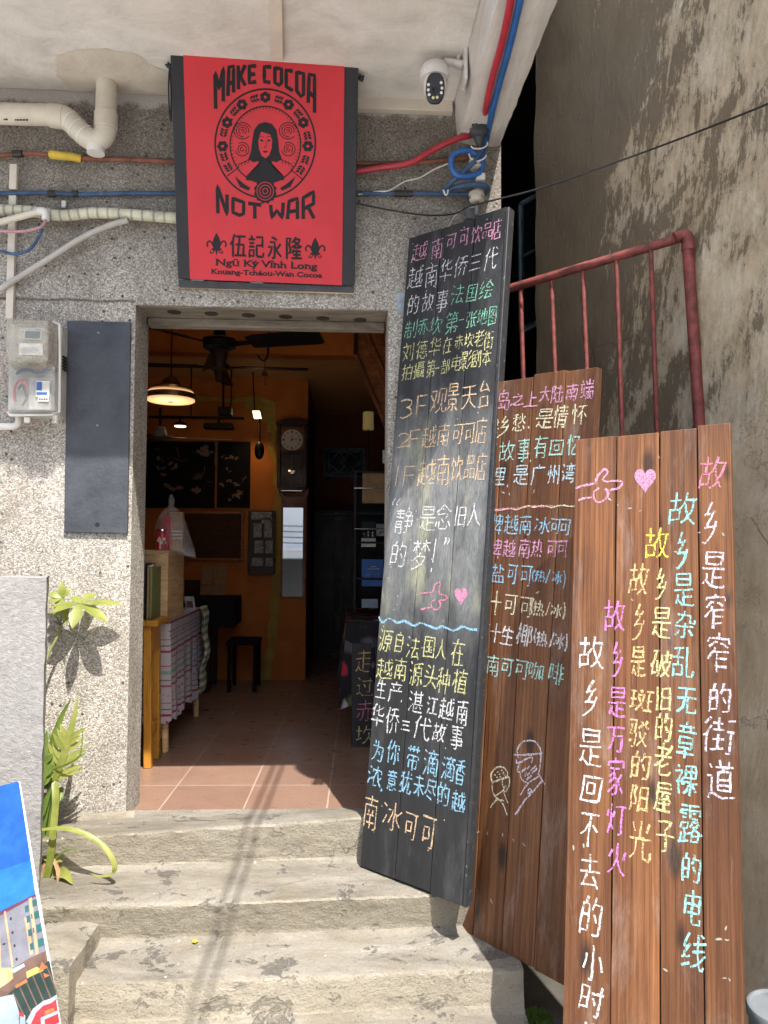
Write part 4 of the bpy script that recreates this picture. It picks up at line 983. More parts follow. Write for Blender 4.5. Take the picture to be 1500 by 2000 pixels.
MB().tube(spline([P(-60, 834, -0.04), P(10, 833, -0.04), P(28, 832, -0.04), P(36, 825, -0.04), P(37, 813, -0.04)], 6), 0.0135, 12).build('tube', M['pvc_white'], wp, smooth=60)

# ---------------------------------------------------------------- slate-painted panel beside the door
pn = thing('painted_panel', 'tall blank slate-grey painted board screwed to the facade left of the doorway', 'board', P(190, 1042, 0))
MB().prism([P(131, 626, -0.014), P(255, 629, -0.014), P(249, 1042, -0.014), P(125, 1040, -0.014)], (0, 0.013, 0)).build('board', M['panel'], pn, bevel=0.0025)
for (x, y) in ((192, 650), (190, 831)):
    MB().lathe(P(x, y, -0.015), [(0, 0.005), (0.002, 0.0035), (0.0022, 0.0015)], (0, -1, 0), 14).build('screw', M['steel'], pn)
MB().lathe(P(190, 1024, -0.015), [(0, 0.008), (0.001, 0.007)], (0, -1, 0), 14).build('nail_stain', M['ink'], pn)

# ---------------------------------------------------------------- single-line characters: centre lines of the font's own outlines
import numpy as np
GN = 96
def font_triangles(ch):
    cu = bpy.data.curves.new('t', 'FONT'); cu.body = ch; cu.size = 1; cu.resolution_u = 4
    o = bpy.data.objects.new('t', cu); COL.objects.link(o); bpy.context.view_layer.update()
    me = o.to_mesh(); me.calc_loop_triangles()
    ts = [[(me.vertices[v].co.x, me.vertices[v].co.y) for v in t.vertices] for t in me.loop_triangles]
    o.to_mesh_clear(); bpy.data.objects.remove(o); bpy.data.curves.remove(cu)
    return ts
def raster(ts):
    S = GN-8; img = np.zeros((GN, GN), bool)
    yy, xx = np.mgrid[0:GN, 0:GN]; X = (xx-3.5)/S; Yc = 0.88-(yy-3.5)/S
    for (ax, ay), (bx, by), (cx, cy) in ts:
        d = (bx-ax)*(cy-ay)-(cx-ax)*(by-ay)
        if abs(d) < 1e-9: continue
        u = ((X-ax)*(cy-ay)-(cx-ax)*(Yc-ay))/d; v = ((bx-ax)*(Yc-ay)-(X-ax)*(by-ay))/d
        img |= (u >= -1e-3) & (v >= -1e-3) & (u+v <= 1.001)
    return img
def thin(img):
    im = img.astype(np.uint8)
    while True:
        changed = False
        for step in (0, 1):
            q = np.pad(im, 1)
            nb = [q[:-2, 1:-1], q[:-2, 2:], q[1:-1, 2:], q[2:, 2:], q[2:, 1:-1], q[2:, :-2], q[1:-1, :-2], q[:-2, :-2]]
            a = sum(((nb[i] == 0) & (nb[(i+1) % 8] == 1)).astype(int) for i in range(8)); b = sum(x.astype(int) for x in nb)
            if step == 0: c = (nb[0]*nb[2]*nb[4] == 0) & (nb[2]*nb[4]*nb[6] == 0)
            else: c = (nb[0]*nb[2]*nb[6] == 0) & (nb[0]*nb[4]*nb[6] == 0)
            m = (im == 1) & (a == 1) & (b >= 2) & (b <= 6) & c
            if m.any(): im[m] = 0; changed = True
        if not changed: return im
def trace(sk):
    pts = set(map(tuple, np.argwhere(sk).tolist()))
    def near(p):
        y, x = p; r = [(y+a, x+b) for a, b in ((-1, 0), (0, 1), (1, 0), (0, -1)) if (y+a, x+b) in pts]
        return r+[(y+a, x+b) for a, b in ((-1, -1), (-1, 1), (1, 1), (1, -1)) if (y+a, x+b) in pts and (y+a, x) not in pts and (y, x+b) not in pts]
    nodes = [p for p in sorted(pts) if len(near(p)) != 2]; nset = set(nodes)
    used = set(); paths = []
    for nd in nodes:
        for q in near(nd):
            if (nd, q) in used: continue
            path = [nd, q]; used |= {(nd, q), (q, nd)}
            while path[-1] not in nset:
                nx = [r for r in near(path[-1]) if r != path[-2]]
                if not nx: break
                used |= {(path[-1], nx[0]), (nx[0], path[-1])}; path.append(nx[0])
            paths.append(path)
    seen = {p for pa in paths for p in pa}
    for p in sorted(pts):
        if p in seen or not near(p): continue
        path = [p]; seen.add(p)
        while True:
            nx = [r for r in near(path[-1]) if r not in seen]
            if not nx: break
            path.append(nx[0]); seen.add(nx[0])
        paths.append(path+[path[0]])
    return paths
def simplify(p, eps):
    if len(p) < 3: return p
    a, b = np.array(p[0], float), np.array(p[-1], float); ab = b-a; L = math.hypot(*ab)
    d = [abs(ab[0]*(q[1]-a[1])-ab[1]*(q[0]-a[0]))/L if L > 0 else math.hypot(q[0]-a[0], q[1]-a[1]) for q in p]
    i = int(np.argmax(d))
    return simplify(p[:i+1], eps)[:-1]+simplify(p[i:], eps) if d[i] > eps else [p[0], p[-1]]
def join(paths):
    ends = lambda p: sum((q[0] == p)+(q[-1] == p) for q in paths)
    again = True
    while again:
        again = False
        for p in paths:
            if p[0] == p[-1] or len(p) > 5: continue
            ja, jb = ends(p[0]), ends(p[-1])
            if ja >= 3 and jb >= 3:
                a, b = p[0], p[-1]; m = ((a[0]+b[0])/2, (a[1]+b[1])/2); paths.remove(p)
                for q in paths:
                    if q[0] in (a, b): q[0] = m
                    if q[-1] in (a, b): q[-1] = m
                again = True; break
            if len(p) <= 4 and (ja == 1 or jb == 1) and max(ja, jb) >= 3:
                paths.remove(p); again = True; break
    def way(q, end):
        r = q if end == 0 else q[::-1]; k = min(len(r)-1, 7); s = 1 if k > 1 else 0
        v = np.array(r[k], float)-np.array(r[s], float); n_ = math.hypot(*v); return v/n_ if n_ else v
    while True:
        best = None
        for i in range(len(paths)):
            for j in range(i+1, len(paths)):
                for ei in (0, -1):
                    for ej in (0, -1):
                        if paths[i][ei] == paths[j][ej]:
                            c = float(np.dot(way(paths[i], ei), way(paths[j], ej)))
                            if c < -0.75 and (best is None or c < best[0]): best = (c, i, j, ei, ej)
        if best is None: return paths
        _, i, j, ei, ej = best
        a = paths[i] if ei == -1 else paths[i][::-1]; b = paths[j] if ej == 0 else paths[j][::-1]
        paths = [p for k, p in enumerate(paths) if k not in (i, j)]+[a+b[1:]]
def centre_lines(ch):
    out = []
    for p in join([list(q) for q in trace(thin(raster(font_triangles(ch))))]):
        out.append([((x-4)/(GN-8), (y-4)/(GN-8)) for y, x in simplify([(float(a), float(b)) for a, b in p], 1.3)])
    return out

# ---------------------------------------------------------------- flat things that carry drawing: board frames
def frame(c0, a, b, g_):
    ca, sa = math.cos(a), math.sin(a)
    ex = Vector((ca, sa, 0)); n_ = Vector((sa, -ca, 0)); ey = Vector((0, 0, 1))*math.cos(b)-n_*math.sin(b)
    x2 = ex*math.cos(g_)+ey*math.sin(g_); y2 = -ex*math.sin(g_)+ey*math.cos(g_); z2 = x2.cross(y2)
    return Matrix(((x2.x, y2.x, z2.x, c0[0]), (x2.y, y2.y, z2.y, c0[1]), (x2.z, y2.z, z2.z, c0[2]), (0, 0, 0, 1)))
class Surf:
    """the face of a board; turns photo pixels into places on that face"""
    def __init__(s, root, zoom=(0, 0, 1.0)): s.m = WM[root]; s.inv = s.m.inverted(); s.root = root
    def loc(s, px, py):
        n_ = s.m.col[2].xyz; c = s.m.col[3].xyz; v = ray(px, py)
        return s.inv @ (CAM+v*((c-CAM).dot(n_)/v.dot(n_)))
    def world(s, x, y, z=0.0): return s.m @ Vector((x, y, z))
    def scale(s, px, py):
        a = s.loc(px, py); e = 0.01
        p0 = proj(s.world(a.x, a.y)); p1 = proj(s.world(a.x+e, a.y)); p2 = proj(s.world(a.x, a.y+e))
        return a, abs(p1[0]-p0[0])/e, abs(p2[1]-p0[1])/e
EXTRA = {',': [[(0.25, 0.75), (0.3, 0.82), (0.15, 1.0)]], '、': [[(0.2, 0.7), (0.4, 0.9)]], '(': [[(0.7, 0.0), (0.45, 0.3), (0.42, 0.65), (0.65, 1.0)]], ')': [[(0.3, 0.0), (0.58, 0.35), (0.55, 0.7), (0.3, 1.0)]], '/': [[(0.7, 0.05), (0.25, 0.95)]],
         '!': [[(0.5, 0.0), (0.47, 0.72)], [(0.45, 0.9), (0.43, 1.0)]], '“': [[(0.3, 0.1), (0.15, 0.5), (0.2, 0.8), (0.3, 0.75)], [(0.8, 0.1), (0.6, 0.5), (0.65, 0.8), (0.76, 0.75)]], '”': [[(0.3, 0.1), (0.4, 0.4), (0.2, 0.9)], [(0.7, 0.1), (0.8, 0.4), (0.6, 0.9)]],
         '·': [[(0.45, 0.5), (0.55, 0.55)]]}
GLC = {}
def glyph(ch):
    if ch in EXTRA: return EXTRA[ch]
    if ch not in GLC: GLC[ch] = centre_lines(ch) if ch not in '123F' else [[((u-0.05)/0.47, v) for u, v in L] for L in centre_lines(ch)]
    return GLC[ch]
def ribbon(mb, S, pts, width, z=0.001, wob=0.0012, closed=False):
    """a chalk or ink line on surface S through local (x, y) points"""
    P = [Vector((x, y)) for x, y in pts]
    Q = []
    for a, b in zip(P, P[1:]):
        n = max(1, int((b-a).length/0.012)); Q += [a.lerp(b, k/n) for k in range(n)]
    Q.append(P[-1])
    if len(Q) < 2: return
    vs = []; m = len(Q)
    for i, q in enumerate(Q):
        t = (Q[min(i+1, m-1)]-Q[max(i-1, 0)])
        if closed and i in (0, m-1): t = Q[1]-Q[m-2]
        t = t.normalized() if t.length > 1e-7 else Vector((1, 0))
        nn = Vector((-t.y, t.x)); w = width*(0.42*(1+random.uniform(-0.16, 0.16)+0.55*noise.noise(Vector((q.x*26, q.y*26, z*1e5)))) if wob else 0.5)
        j = Vector((random.uniform(-1, 1), random.uniform(-1, 1)))*wob
        if i == 0 and wob: q = q-t*width*0.3
        zz = z+i*4e-7
        vs += [S.world(*(q+j+nn*w), zz), S.world(*(q+j-nn*w), zz)]
    mb.add(vs, [(2*i, 2*i+1, 2*i+3, 2*i+2) for i in range(m-1)])
LAYER = [0.0008]
def nz():
    LAYER[0] += 4e-6
    return LAYER[0]
def write(S, zoom, color, text, centers, w, h, width=0.0062, slant=0.10, tilt=0.0, label=None):
    """chalk characters; centers in zoomed-photo pixels, sizes too"""
    ox, oy, k = zoom; mb = MB(); LAYER[0] = 0.0008
    for i, (ch, (cx, cy)) in enumerate(zip(text, centers)):
        ww = w[i] if isinstance(w, (list, tuple)) else w; hh = h[i] if isinstance(h, (list, tuple)) else h
        a, sx, sy = S.scale(ox+cx/k, oy+cy/k)
        lw, lh = ww/k/sx*1.08, hh/k/sy*1.08
        rot = tilt+random.uniform(-0.05, 0.05); sl = slant+random.uniform(-0.05, 0.05)
        for stt in glyph(ch):
            dx, dy = random.uniform(-0.015, 0.015), random.uniform(-0.02, 0.02)
            pts = []
            for (u, v) in stt:
                x = (u-0.5+dx+random.uniform(-0.012, 0.012)); y = (0.5-v+dy+random.uniform(-0.012, 0.012))
                x += sl*y; x, y = x*lw, y*lh
                pts.append((a.x+x*math.cos(rot)-y*math.sin(rot), a.y+x*math.sin(rot)+y*math.cos(rot)))
            ribbon(mb, S, pts, width, z=nz())
    return mb.build('chalk_writing', CH[color], S.root, smooth=0, fix=False, label=label or f'line of {color} chalk characters')
def doodle(S, zoom, color, lines, width=0.0065, name='chalk_drawing', label=None, wob=0.001):
    ox, oy, k = zoom; mb = MB(); LAYER[0] = 0.0008
    for L in lines:
        pts = [S.loc(ox+x/k, oy+y/k) for x, y in L]
        pts = spline([(p.x, p.y, 0) for p in pts], 5) if len(pts) > 2 else [Vector((p.x, p.y, 0)) for p in pts]
        ribbon(mb, S, [(p.x, p.y) for p in pts], width, z=nz(), wob=wob)
    return mb.build(name, CH[color] if color in CH else M[color], S.root, smooth=0, fix=False, label=label)
def heart(S, zoom, cx, cy, w, h, label):
    ox, oy, k = zoom; pts = []; LAYER[0] = 0.0008
    for i in range(40):
        t = 2*math.pi*i/40
        x = 16*math.sin(t)**3/32; y = -(13*math.cos(t)-5*math.cos(2*t)-2*math.cos(3*t)-math.cos(4*t))/30
        p = S.loc(ox+(cx+x*w)/k, oy+(cy+y*h)/k); pts.append(S.world(p.x, p.y, nz()))
    mb = MB().add(pts+[S.world(*S.loc(ox+cx/k, oy+cy/k).xy, 0.0010)], [(i, (i+1) % 40, 40) for i in range(40)])
    mb.build('chalk_heart', CH['heart'], S.root, smooth=0, fix=False, label=label)
def seq(xs, ys): return list(zip(xs, ys))
def plank_board(root, w_, h_, th, cuts, mats, edge, name='plank'):
    """vertical planks side by side, a hair apart and of slightly different lengths"""
    Mx = WM[root]
    for i, (a, b) in enumerate(zip(cuts, cuts[1:])):
        x0, x1 = -w_/2+w_*a+0.0014, -w_/2+w_*b-0.0014
        t0, b0 = random.uniform(-0.006, 0.004), random.uniform(-0.004, 0.006)
        nn = 24; mb = MB(); vs = []
        for j in range(nn+1):
            y = b0+(h_+t0-b0)*j/nn
            e0, e1 = (noise.noise(Vector((a*9+3, y*5, i)))*0.0016+noise.noise(Vector((a*7+1, y*19, i)))*0.0009, noise.noise(Vector((b*9+7, y*5, i+4)))*0.0016+noise.noise(Vector((b*5+7, y*19, i+4)))*0.0009)
            tt = (0.006*noise.noise(Vector((i*3.0, 1, 5))) if j in (0, nn) else 0)
            vs += [Mx @ Vector((x0+e0, y, 0)), Mx @ Vector((x1+e1, y+tt, 0)), Mx @ Vector((x1+e1, y+tt, -th)), Mx @ Vector((x0+e0, y, -th))]
        mb.add(vs, [(4*j+k, 4*j+(k+1) % 4, 4*j+4+(k+1) % 4, 4*j+4+k) for j in range(nn) for k in range(4)]+[(0, 1, 2, 3), (4*nn+3, 4*nn+2, 4*nn+1, 4*nn)])
        mb.build(name, mats, root, bevel=0.0022, smooth=0)

# ---- black chalkboard
b1 = thing('chalkboard', 'tall narrow black chalkboard with coloured chalk lines leaning beside the doorway', 'board', matrix=frame((0.230, -0.350, -0.108), -0.759, 0.103, -0.006))
W1, H1 = 0.446, 2.375
plank_board(b1, W1, H1, 0.030, [0, 0.36, 0.70, 1.0], M['blackboard'], None)
Mx = WM[b1]
e = MB().hexa([Mx @ Vector(q) for q in [(W1/2+0.0005, 0.0, -0.034), (W1/2+0.014, 0.0, -0.034), (W1/2+0.014, 0.0, 0.004), (W1/2+0.0005, 0.0, 0.004), (W1/2+0.0005, H1-0.003, -0.034), (W1/2+0.014, H1-0.003, -0.034), (W1/2+0.014, H1-0.003, 0.004), (W1/2+0.0005, H1-0.003, 0.004)]])
e.build('edge_strip', M['black_edge'], b1, bevel=0.0025)
bb = MB()
for y in (0.35, 1.25, 2.1): bb.hexa([Mx @ Vector((x, yy, z)) for yy in (y, y+0.07) for x, z in ((-W1/2+0.03, -0.052), (W1/2-0.03, -0.052), (W1/2-0.03, -0.0305), (-W1/2+0.03, -0.0305))])
bb.build('back_batten', M['board_back'], b1, bevel=0.002)
S1 = Surf(b1)
A1, A2, A3, A4 = (740, 400, 5.5556), (720, 740, 5.263), (690, 1100, 5.172), (680, 1420, 5.263)
write(S1, A1, 'pink', '越南可可饮品店', seq([445, 635, 790, 930, 1060, 1185, 1285], [510, 475, 395, 350, 325, 275, 265]), [170, 130, 110, 110, 115, 120, 105], [220, 240, 190, 200, 200, 180, 250], 0.0042)
write(S1, A1, 'white', '越南华侨三代', seq([400, 575, 730, 895, 1050, 1215], [790, 770, 720, 670, 625, 585]), [165, 145, 140, 150, 140, 150], [250, 260, 260, 240, 200, 260], 0.0046)
write(S1, A1, 'white', '的故事', seq([378, 535, 690], [1085, 1060, 1040]), [130, 135, 130], [230, 220, 260], 0.0044)
write(S1, A1, 'green', '法国绘', seq([855, 1015, 1170], [975, 955, 920]), [150, 120, 160], [220, 210, 210], 0.0044)
write(S1, A1, 'green', '制赤坎第一张地图', seq([350, 485, 620, 795, 895, 1005, 1125, 1235], [1355, 1320, 1310, 1280, 1250, 1245, 1215, 1200]), [140, 120, 140, 145, 60, 120, 115, 90], [210, 200, 190, 240, 150, 190, 190, 230], 0.0042)
write(S1, A1, 'yellow', '刘德华在赤坎老街', seq([320, 470, 610, 748, 870, 980, 1090, 1195], [1600, 1575, 1545, 1520, 1490, 1470, 1450, 1475]), [130, 125, 130, 110, 100, 115, 110, 110], [210, 210, 220, 190, 160, 170, 190, 210], 0.0042)
write(S1, A1, 'yellow', '拍攝第一部电影剧本', seq([312, 438, 565, 638, 725, 840, 950, 1060, 1170], [1820, 1795, 1780, 1775, 1755, 1718, 1685, 1672, 1660]), [125, 125, 100, 50, 95, 115, 120, 110, 105], [190, 190, 200, 120, 170, 190, 210, 200, 190], 0.0042)
write(S1, A2, 'orange', '3F观景天台', seq([410, 560, 720, 870, 1035, 1190], [290, 265, 225, 185, 180, 160]), [190, 150, 180, 130, 170, 130], [290, 320, 270, 310, 280, 310], 0.0058)
write(S1, A2, 'orange', '2F越南可可店', seq([385, 480, 625, 775, 920, 1045, 1160], [620, 610, 600, 575, 565, 555, 535]), [150, 140, 150, 130, 120, 115, 120], [200, 290, 240, 250, 230, 230, 290], 0.0052)
write(S1, A2, 'orange', '1F越南饮品店', seq([310, 425, 600, 770, 910, 1045, 1160], [995, 990, 965, 945, 925, 910, 905]), [140, 150, 190, 140, 120, 120, 110], [330, 330, 290, 330, 270, 270, 320], 0.0056)
write(S1, A2, 'white', '“静·是念旧人', seq([285, 370, 500, 610, 770, 950, 1085], [1270, 1460, 1445, 1430, 1420, 1410, 1395]), [90, 190, 60, 180, 170, 130, 150], [90, 270, 60, 280, 280, 240, 260], 0.0056)
write(S1, A2, 'white', '的梦!”', seq([312, 535, 672, 805], [1800, 1805, 1815, 1670]), [170, 190, 110, 80], [280, 330, 310, 80], 0.0058)
doodle(S1, A3, 'hot', [[(680, 305), (740, 300), (800, 292), (815, 240), (850, 195), (878, 205), (872, 260), (865, 310)], [(865, 312), (900, 318), (950, 345), (925, 372), (865, 378)], [(822, 370), (790, 400), (800, 450), (840, 472), (878, 440), (876, 395), (862, 378)], [(685, 465), (730, 455), (788, 448)]], 0.006, label='pink chalk outline of a pointing hand')
heart(S1, A3, 1090, 325, 130, 180, 'pink chalk heart')
doodle(S1, A3, 'blue', [[(262, 545), (300, 600), (360, 560), (450, 600), (520, 585), (610, 630), (690, 605), (830, 660), (900, 640), (1010, 680), (1110, 640), (1170, 665), (1250, 670)]], 0.009, label='wavy blue chalk line')
write(S1, A3, 'yellow', '源自法国人在', seq([325, 465, 605, 770, 890, 1060], [785, 800, 855, 845, 870, 900]), [140, 100, 140, 125, 115, 140], [240, 220, 240, 240, 230, 300], 0.0058)
write(S1, A3, 'yellow', '越南源头种植', seq([320, 480, 635, 790, 915, 1085], [1065, 1070, 1120, 1150, 1190, 1195]), [165, 130, 135, 150, 130, 150], [220, 240, 260, 260, 280, 260], 0.0058)
write(S1, A3, 'white', '生产,湛江越南', seq([285, 430, 510, 635, 800, 945, 1105], [1270, 1305, 1370, 1405, 1445, 1475, 1510]), [105, 140, 60, 150, 120, 150, 120], [210, 240, 80, 230, 200, 230, 280], 0.006)
write(S1, A3, 'white', '华侨三代故事', seq([248, 400, 535, 695, 870, 1050], [1540, 1590, 1640, 1665, 1710, 1760]), [140, 140, 100, 180, 130, 130], [250, 280, 120, 250, 210, 260], 0.006)
write(S1, A4, 'blue', '为你带滴滴香', seq([310, 470, 670, 855, 1035, 1155], [250, 260, 320, 375, 430, 465]), [125, 130, 130, 160, 140, 105], [230, 260, 280, 280, 260, 280], 0.0062)
write(S1, A4, 'blue', '浓,意犹未尽的越', seq([275, 360, 452, 595, 732, 850, 980, 1135], [510, 625, 550, 570, 600, 645, 695, 770]), [150, 50, 105, 125, 115, 120, 130, 140], [230, 70, 220, 250, 240, 220, 240, 240], 0.0062)
write(S1, A4, 'orange', '南冰可可', seq([232, 455, 648, 828], [880, 915, 1020, 1085]), [150, 200, 140, 150], [380, 310, 300, 380], 0.0066)

# ---- back wooden board
b2 = thing('wooden_board', 'brown varnished wooden board with a chalked drinks list behind the black chalkboard', 'board', matrix=frame((0.515, -0.507, -0.249), -0.868, 0.046, -0.037))
W2, H2 = 0.478, 1.864
plank_board(b2, W2, H2, 0.032, [0, 0.25, 0.5, 0.76, 1.0], M['board_wood'], None)
Mx = WM[b2]
bb = MB()
for y in (0.25, 1.5): bb.hexa([Mx @ Vector((x, yy, z)) for yy in (y, y+0.07) for x, z in ((-W2/2+0.03, -0.055), (W2/2-0.03, -0.055), (W2/2-0.03, -0.0325), (-W2/2+0.03, -0.0325))])
bb.build('back_batten', M['board_back'], b2, bevel=0.002)
S2 = Surf(b2)
A5, A6, A7 = (920, 700, 5.263), (900, 1060, 5.357), (860, 1380, 3.509)
write(S2, A5, 'rose', '岛之上大陆南端', seq([335, 480, 620, 762, 890, 1042, 1195], [435, 425, 425, 365, 365, 345, 320]), [150, 150, 150, 130, 130, 130, 140], [210, 130, 180, 170, 200, 180, 210], 0.0056)
write(S2, A5, 'cream', '是乡愁、是情怀', seq([225, 345, 495, 610, 760, 925, 1120], [720, 695, 660, 690, 615, 600, 580]), [150, 110, 140, 60, 190, 150, 170], [210, 220, 180, 70, 220, 250, 230], 0.0058)
write(S2, A5, 'mint', '有故事,有回忆', seq([200, 370, 545, 630, 720, 880, 1065], [970, 955, 945, 1030, 910, 920, 895]), [150, 170, 130, 50, 150, 150, 150], [220, 220, 260, 60, 250, 180, 230], 0.0056)
write(S2, A5, 'sky', '这里,是广州湾', seq([180, 300, 395, 515, 690, 850, 1005], [1240, 1215, 1290, 1195, 1200, 1195, 1180]), [150, 120, 50, 160, 140, 130, 140], [200, 200, 60, 220, 240, 220, 200], 0.0056)
doodle(S2, A5, 'cream', [[(120, 1570), (200, 1560), (300, 1555), (400, 1540), (480, 1550), (580, 1515), (640, 1530), (720, 1512), (800, 1528), (850, 1530), (900, 1515), (960, 1512), (1020, 1522), (1100, 1510)]], 0.0062, label='wavy cream chalk line')
doodle(S2, A5, 'hot', [[(120, 1560), (200, 1550), (260, 1562), (330, 1545), (410, 1550), (500, 1535), (570, 1530), (650, 1515), (730, 1528), (790, 1510), (860, 1515)]], 0.005, label='wavy pink chalk line')
write(S2, A5, 'blue', '招牌越南冰可可', seq([130, 262, 415, 562, 735, 870, 975], [1715, 1710, 1710, 1710, 1720, 1725, 1730]), [130, 140, 140, 130, 170, 110, 110], [210, 230, 210, 210, 180, 180, 190], 0.0054)
write(S2, A5, 'rose', '招牌越南热可可', seq([115, 250, 395, 550, 680, 838, 945], [1965, 1955, 1955, 1955, 1955, 1955, 1955]), [130, 140, 130, 130, 120, 110, 110], [200, 220, 200, 210, 190, 190, 190], 0.0054)
write(S2, A6, 'blue', '海盐可可(热/冰)', seq([235, 390, 540, 688, 758, 830, 915, 1010, 1090], [320, 325, 325, 345, 350, 350, 350, 365, 385]), [140, 150, 110, 130, 50, 110, 70, 110, 50], [230, 210, 220, 250, 110, 130, 140, 140, 170], 0.0056)
write(S2, A6, 'cream', '兰汁可可(热/冰)', seq([160, 345, 525, 690, 745, 815, 915, 1000, 1085], [690, 640, 645, 675, 665, 690, 690, 715, 720]), [150, 180, 140, 140, 50, 120, 80, 120, 50], [220, 280, 240, 240, 140, 170, 140, 150, 160], 0.0058)
write(S2, A6, 'white', '兰汁生椰(热/冰)', seq([140, 340, 490, 670, 775, 850, 952, 1030, 1110], [985, 950, 975, 970, 970, 1010, 1025, 1025, 1050]), [150, 180, 150, 170, 50, 120, 70, 110, 50], [230, 220, 220, 240, 140, 170, 170, 170, 170], 0.0062)
write(S2, A6, 'mint', '越南可可咖啡', seq([160, 340, 487, 640, 790, 1000], [1290, 1285, 1300, 1320, 1340, 1370]), [160, 140, 130, 150, 170, 170], [220, 230, 210, 220, 190, 250], 0.0058)
doodle(S2, A7, 'lilac', [[(505, 328), (600, 330), (702, 320)], [(530, 326), (530, 290), (560, 245), (610, 232), (655, 245), (685, 290), (690, 325), (686, 400), (672, 468)], [(530, 332), (533, 350)], [(522, 365), (530, 388), (600, 355), (632, 350), (628, 385)], [(538, 395), (530, 440), (548, 455), (560, 500), (605, 528)], [(552, 602), (605, 525), (685, 473)], [(680, 470), (716, 532)], [(700, 505), (640, 580), (575, 650), (515, 742)], [(600, 600), (610, 560), (626, 578), (600, 600)]] +
       [[(x, y), (x+14, y-20)] for x, y in ((575, 440), (600, 425), (622, 440), (600, 470), (640, 425), (580, 475), (612, 490), (648, 440), (560, 450), (630, 460), (596, 500))], 0.006, label='white chalk profile of a capped head')
doodle(S2, A7, 'cream', [[(355, 520), (348, 470), (372, 428), (410, 412), (445, 428), (462, 468), (410, 500), (355, 520)], [(355, 520), (358, 575), (372, 612)], [(425, 500), (450, 488), (474, 486), (472, 540), (455, 575), (438, 590), (455, 640), (465, 662)], [(425, 500), (428, 540), (438, 570), (372, 615)], [(372, 612), (400, 635), (435, 645)], [(343, 692), (370, 655), (395, 630)], [(395, 630), (432, 670), (460, 745)], [(445, 545), (455, 548)]] +
       [[(x, y), (x+7, y-4)] for x, y in ((372, 470), (390, 450), (405, 465), (420, 440), (432, 455), (385, 485), (410, 482), (440, 470))], 0.0052, label='yellow chalk profile of a small capped head')

# ---- front wooden board
B3M = frame((0.806, -0.971, -0.464), -0.603, 0.182, 0.031)
B3M.translation = CAM+(B3M.translation-CAM)*0.9-B3M.col[1].xyz*0.168      # foot on the street, just in front of the back board
b3 = thing('wooden_board', 'brown plank board with six vertical columns of chalk writing by the mildewed wall', 'board', matrix=B3M)
W3_, H3 = 0.423, 1.882
plank_board(b3, W3_, H3, 0.034, [0, 0.285, 0.565, 0.80, 1.0], M['board_wood'], None)
Mx = WM[b3]
bb = MB()
for y in (0.25, 1.55): bb.hexa([Mx @ Vector((x, yy, z)) for yy in (y, y+0.07) for x, z in ((-W3_/2+0.03, -0.057), (W3_/2-0.03, -0.057), (W3_/2-0.03, -0.0345), (-W3_/2+0.03, -0.0345))])
bb.build('back_batten', M['board_back'], b3, bevel=0.002)
S3 = Surf(b3)
A8, A9 = (1090, 820, 3.947), (1090, 1300, 2.857)
doodle(S3, A8, 'rose', [[(140, 525), (215, 505), (290, 490)], [(290, 490), (302, 440), (330, 405), (358, 382), (382, 402), (345, 462), (375, 476), (430, 472), (475, 470), (494, 488), (470, 525), (388, 545)], [(310, 530), (275, 560), (285, 620), (322, 636), (370, 605), (386, 560), (362, 535)], [(160, 618), (215, 602), (272, 596)]], 0.0072, label='pink chalk outline of a pointing hand')
heart(S3, A8, 672, 458, 165, 195, 'solid pink chalk heart')
K8 = dict(slant=0.12, width=0.0062)
write(S3, A8, 'hot', '故', [(1195, 410)], 215, 270, **K8)
write(S3, A8, 'lilac', '乡是窄窄', seq([1175, 1200, 1210, 1237], [800, 1150, 1480, 1800]), [120, 190, 175, 195], [350, 310, 280, 310], **K8)
write(S3, A9, 'lilac', '的街道', seq([905, 900, 908], [185, 390, 640]), [135, 185, 160], [170, 215, 225], **K8)
write(S3, A8, 'aqua', '故乡是杂乱', seq([960, 957, 970, 982, 965], [685, 1010, 1310, 1580, 1870]), [225, 105, 165, 160, 175], [265, 310, 280, 220, 250], **K8)
write(S3, A9, 'aqua', '无章裸露的电线', seq([715, 715, 715, 737, 745, 750, 757], [195, 420, 640, 882, 1130, 1350, 1600]), [125, 108, 130, 130, 115, 108, 140], [170, 220, 180, 235, 170, 215, 225], **K8)
write(S3, A8, 'lemon', '故', [(765, 955)], 195, 255, **K8)
write(S3, A8, 'yellow', '乡是破', seq([795, 797, 800], [1270, 1560, 1880]), [95, 155, 165], [260, 270, 230], **K8)
write(S3, A9, 'yellow', '旧的老屋子', seq([590, 590, 588, 590, 600], [185, 345, 525, 730, 950]), [92, 100, 105, 100, 115], [150, 170, 190, 175, 205], **K8)
write(S3, A8, 'amber', '故乡是', seq([625, 625, 620], [1230, 1560, 1860]), [160, 100, 125], [260, 310, 260], **K8)
write(S3, A9, 'amber', '斑驳的阳光', seq([468, 450, 462, 455, 460], [195, 375, 560, 740, 980]), [135, 112, 112, 115, 130], [130, 165, 165, 160, 235], **K8)
write(S3, A8, 'magenta', '故乡', seq([440, 457], [1510, 1850]), [170, 100], [265, 300], **K8)
write(S3, A9, 'magenta', '是万家灯火', seq([330, 325, 320, 325, 330], [205, 405, 620, 860, 1080]), [110, 110, 100, 112, 112], [190, 155, 215, 190, 195], **K8)
write(S3, A8, 'white', '故', [(258, 1800)], 205, 270, **K8)
write(S3, A9, 'white', '乡是回不去的小时候', seq([183, 182, 184, 178, 178, 188, 194, 188, 188], [190, 455, 690, 915, 1150, 1400, 1655, 1870, 2080]), [85, 140, 120, 110, 120, 130, 120, 140, 140], [225, 230, 165, 215, 205, 245, 215, 190, 190], **K8)
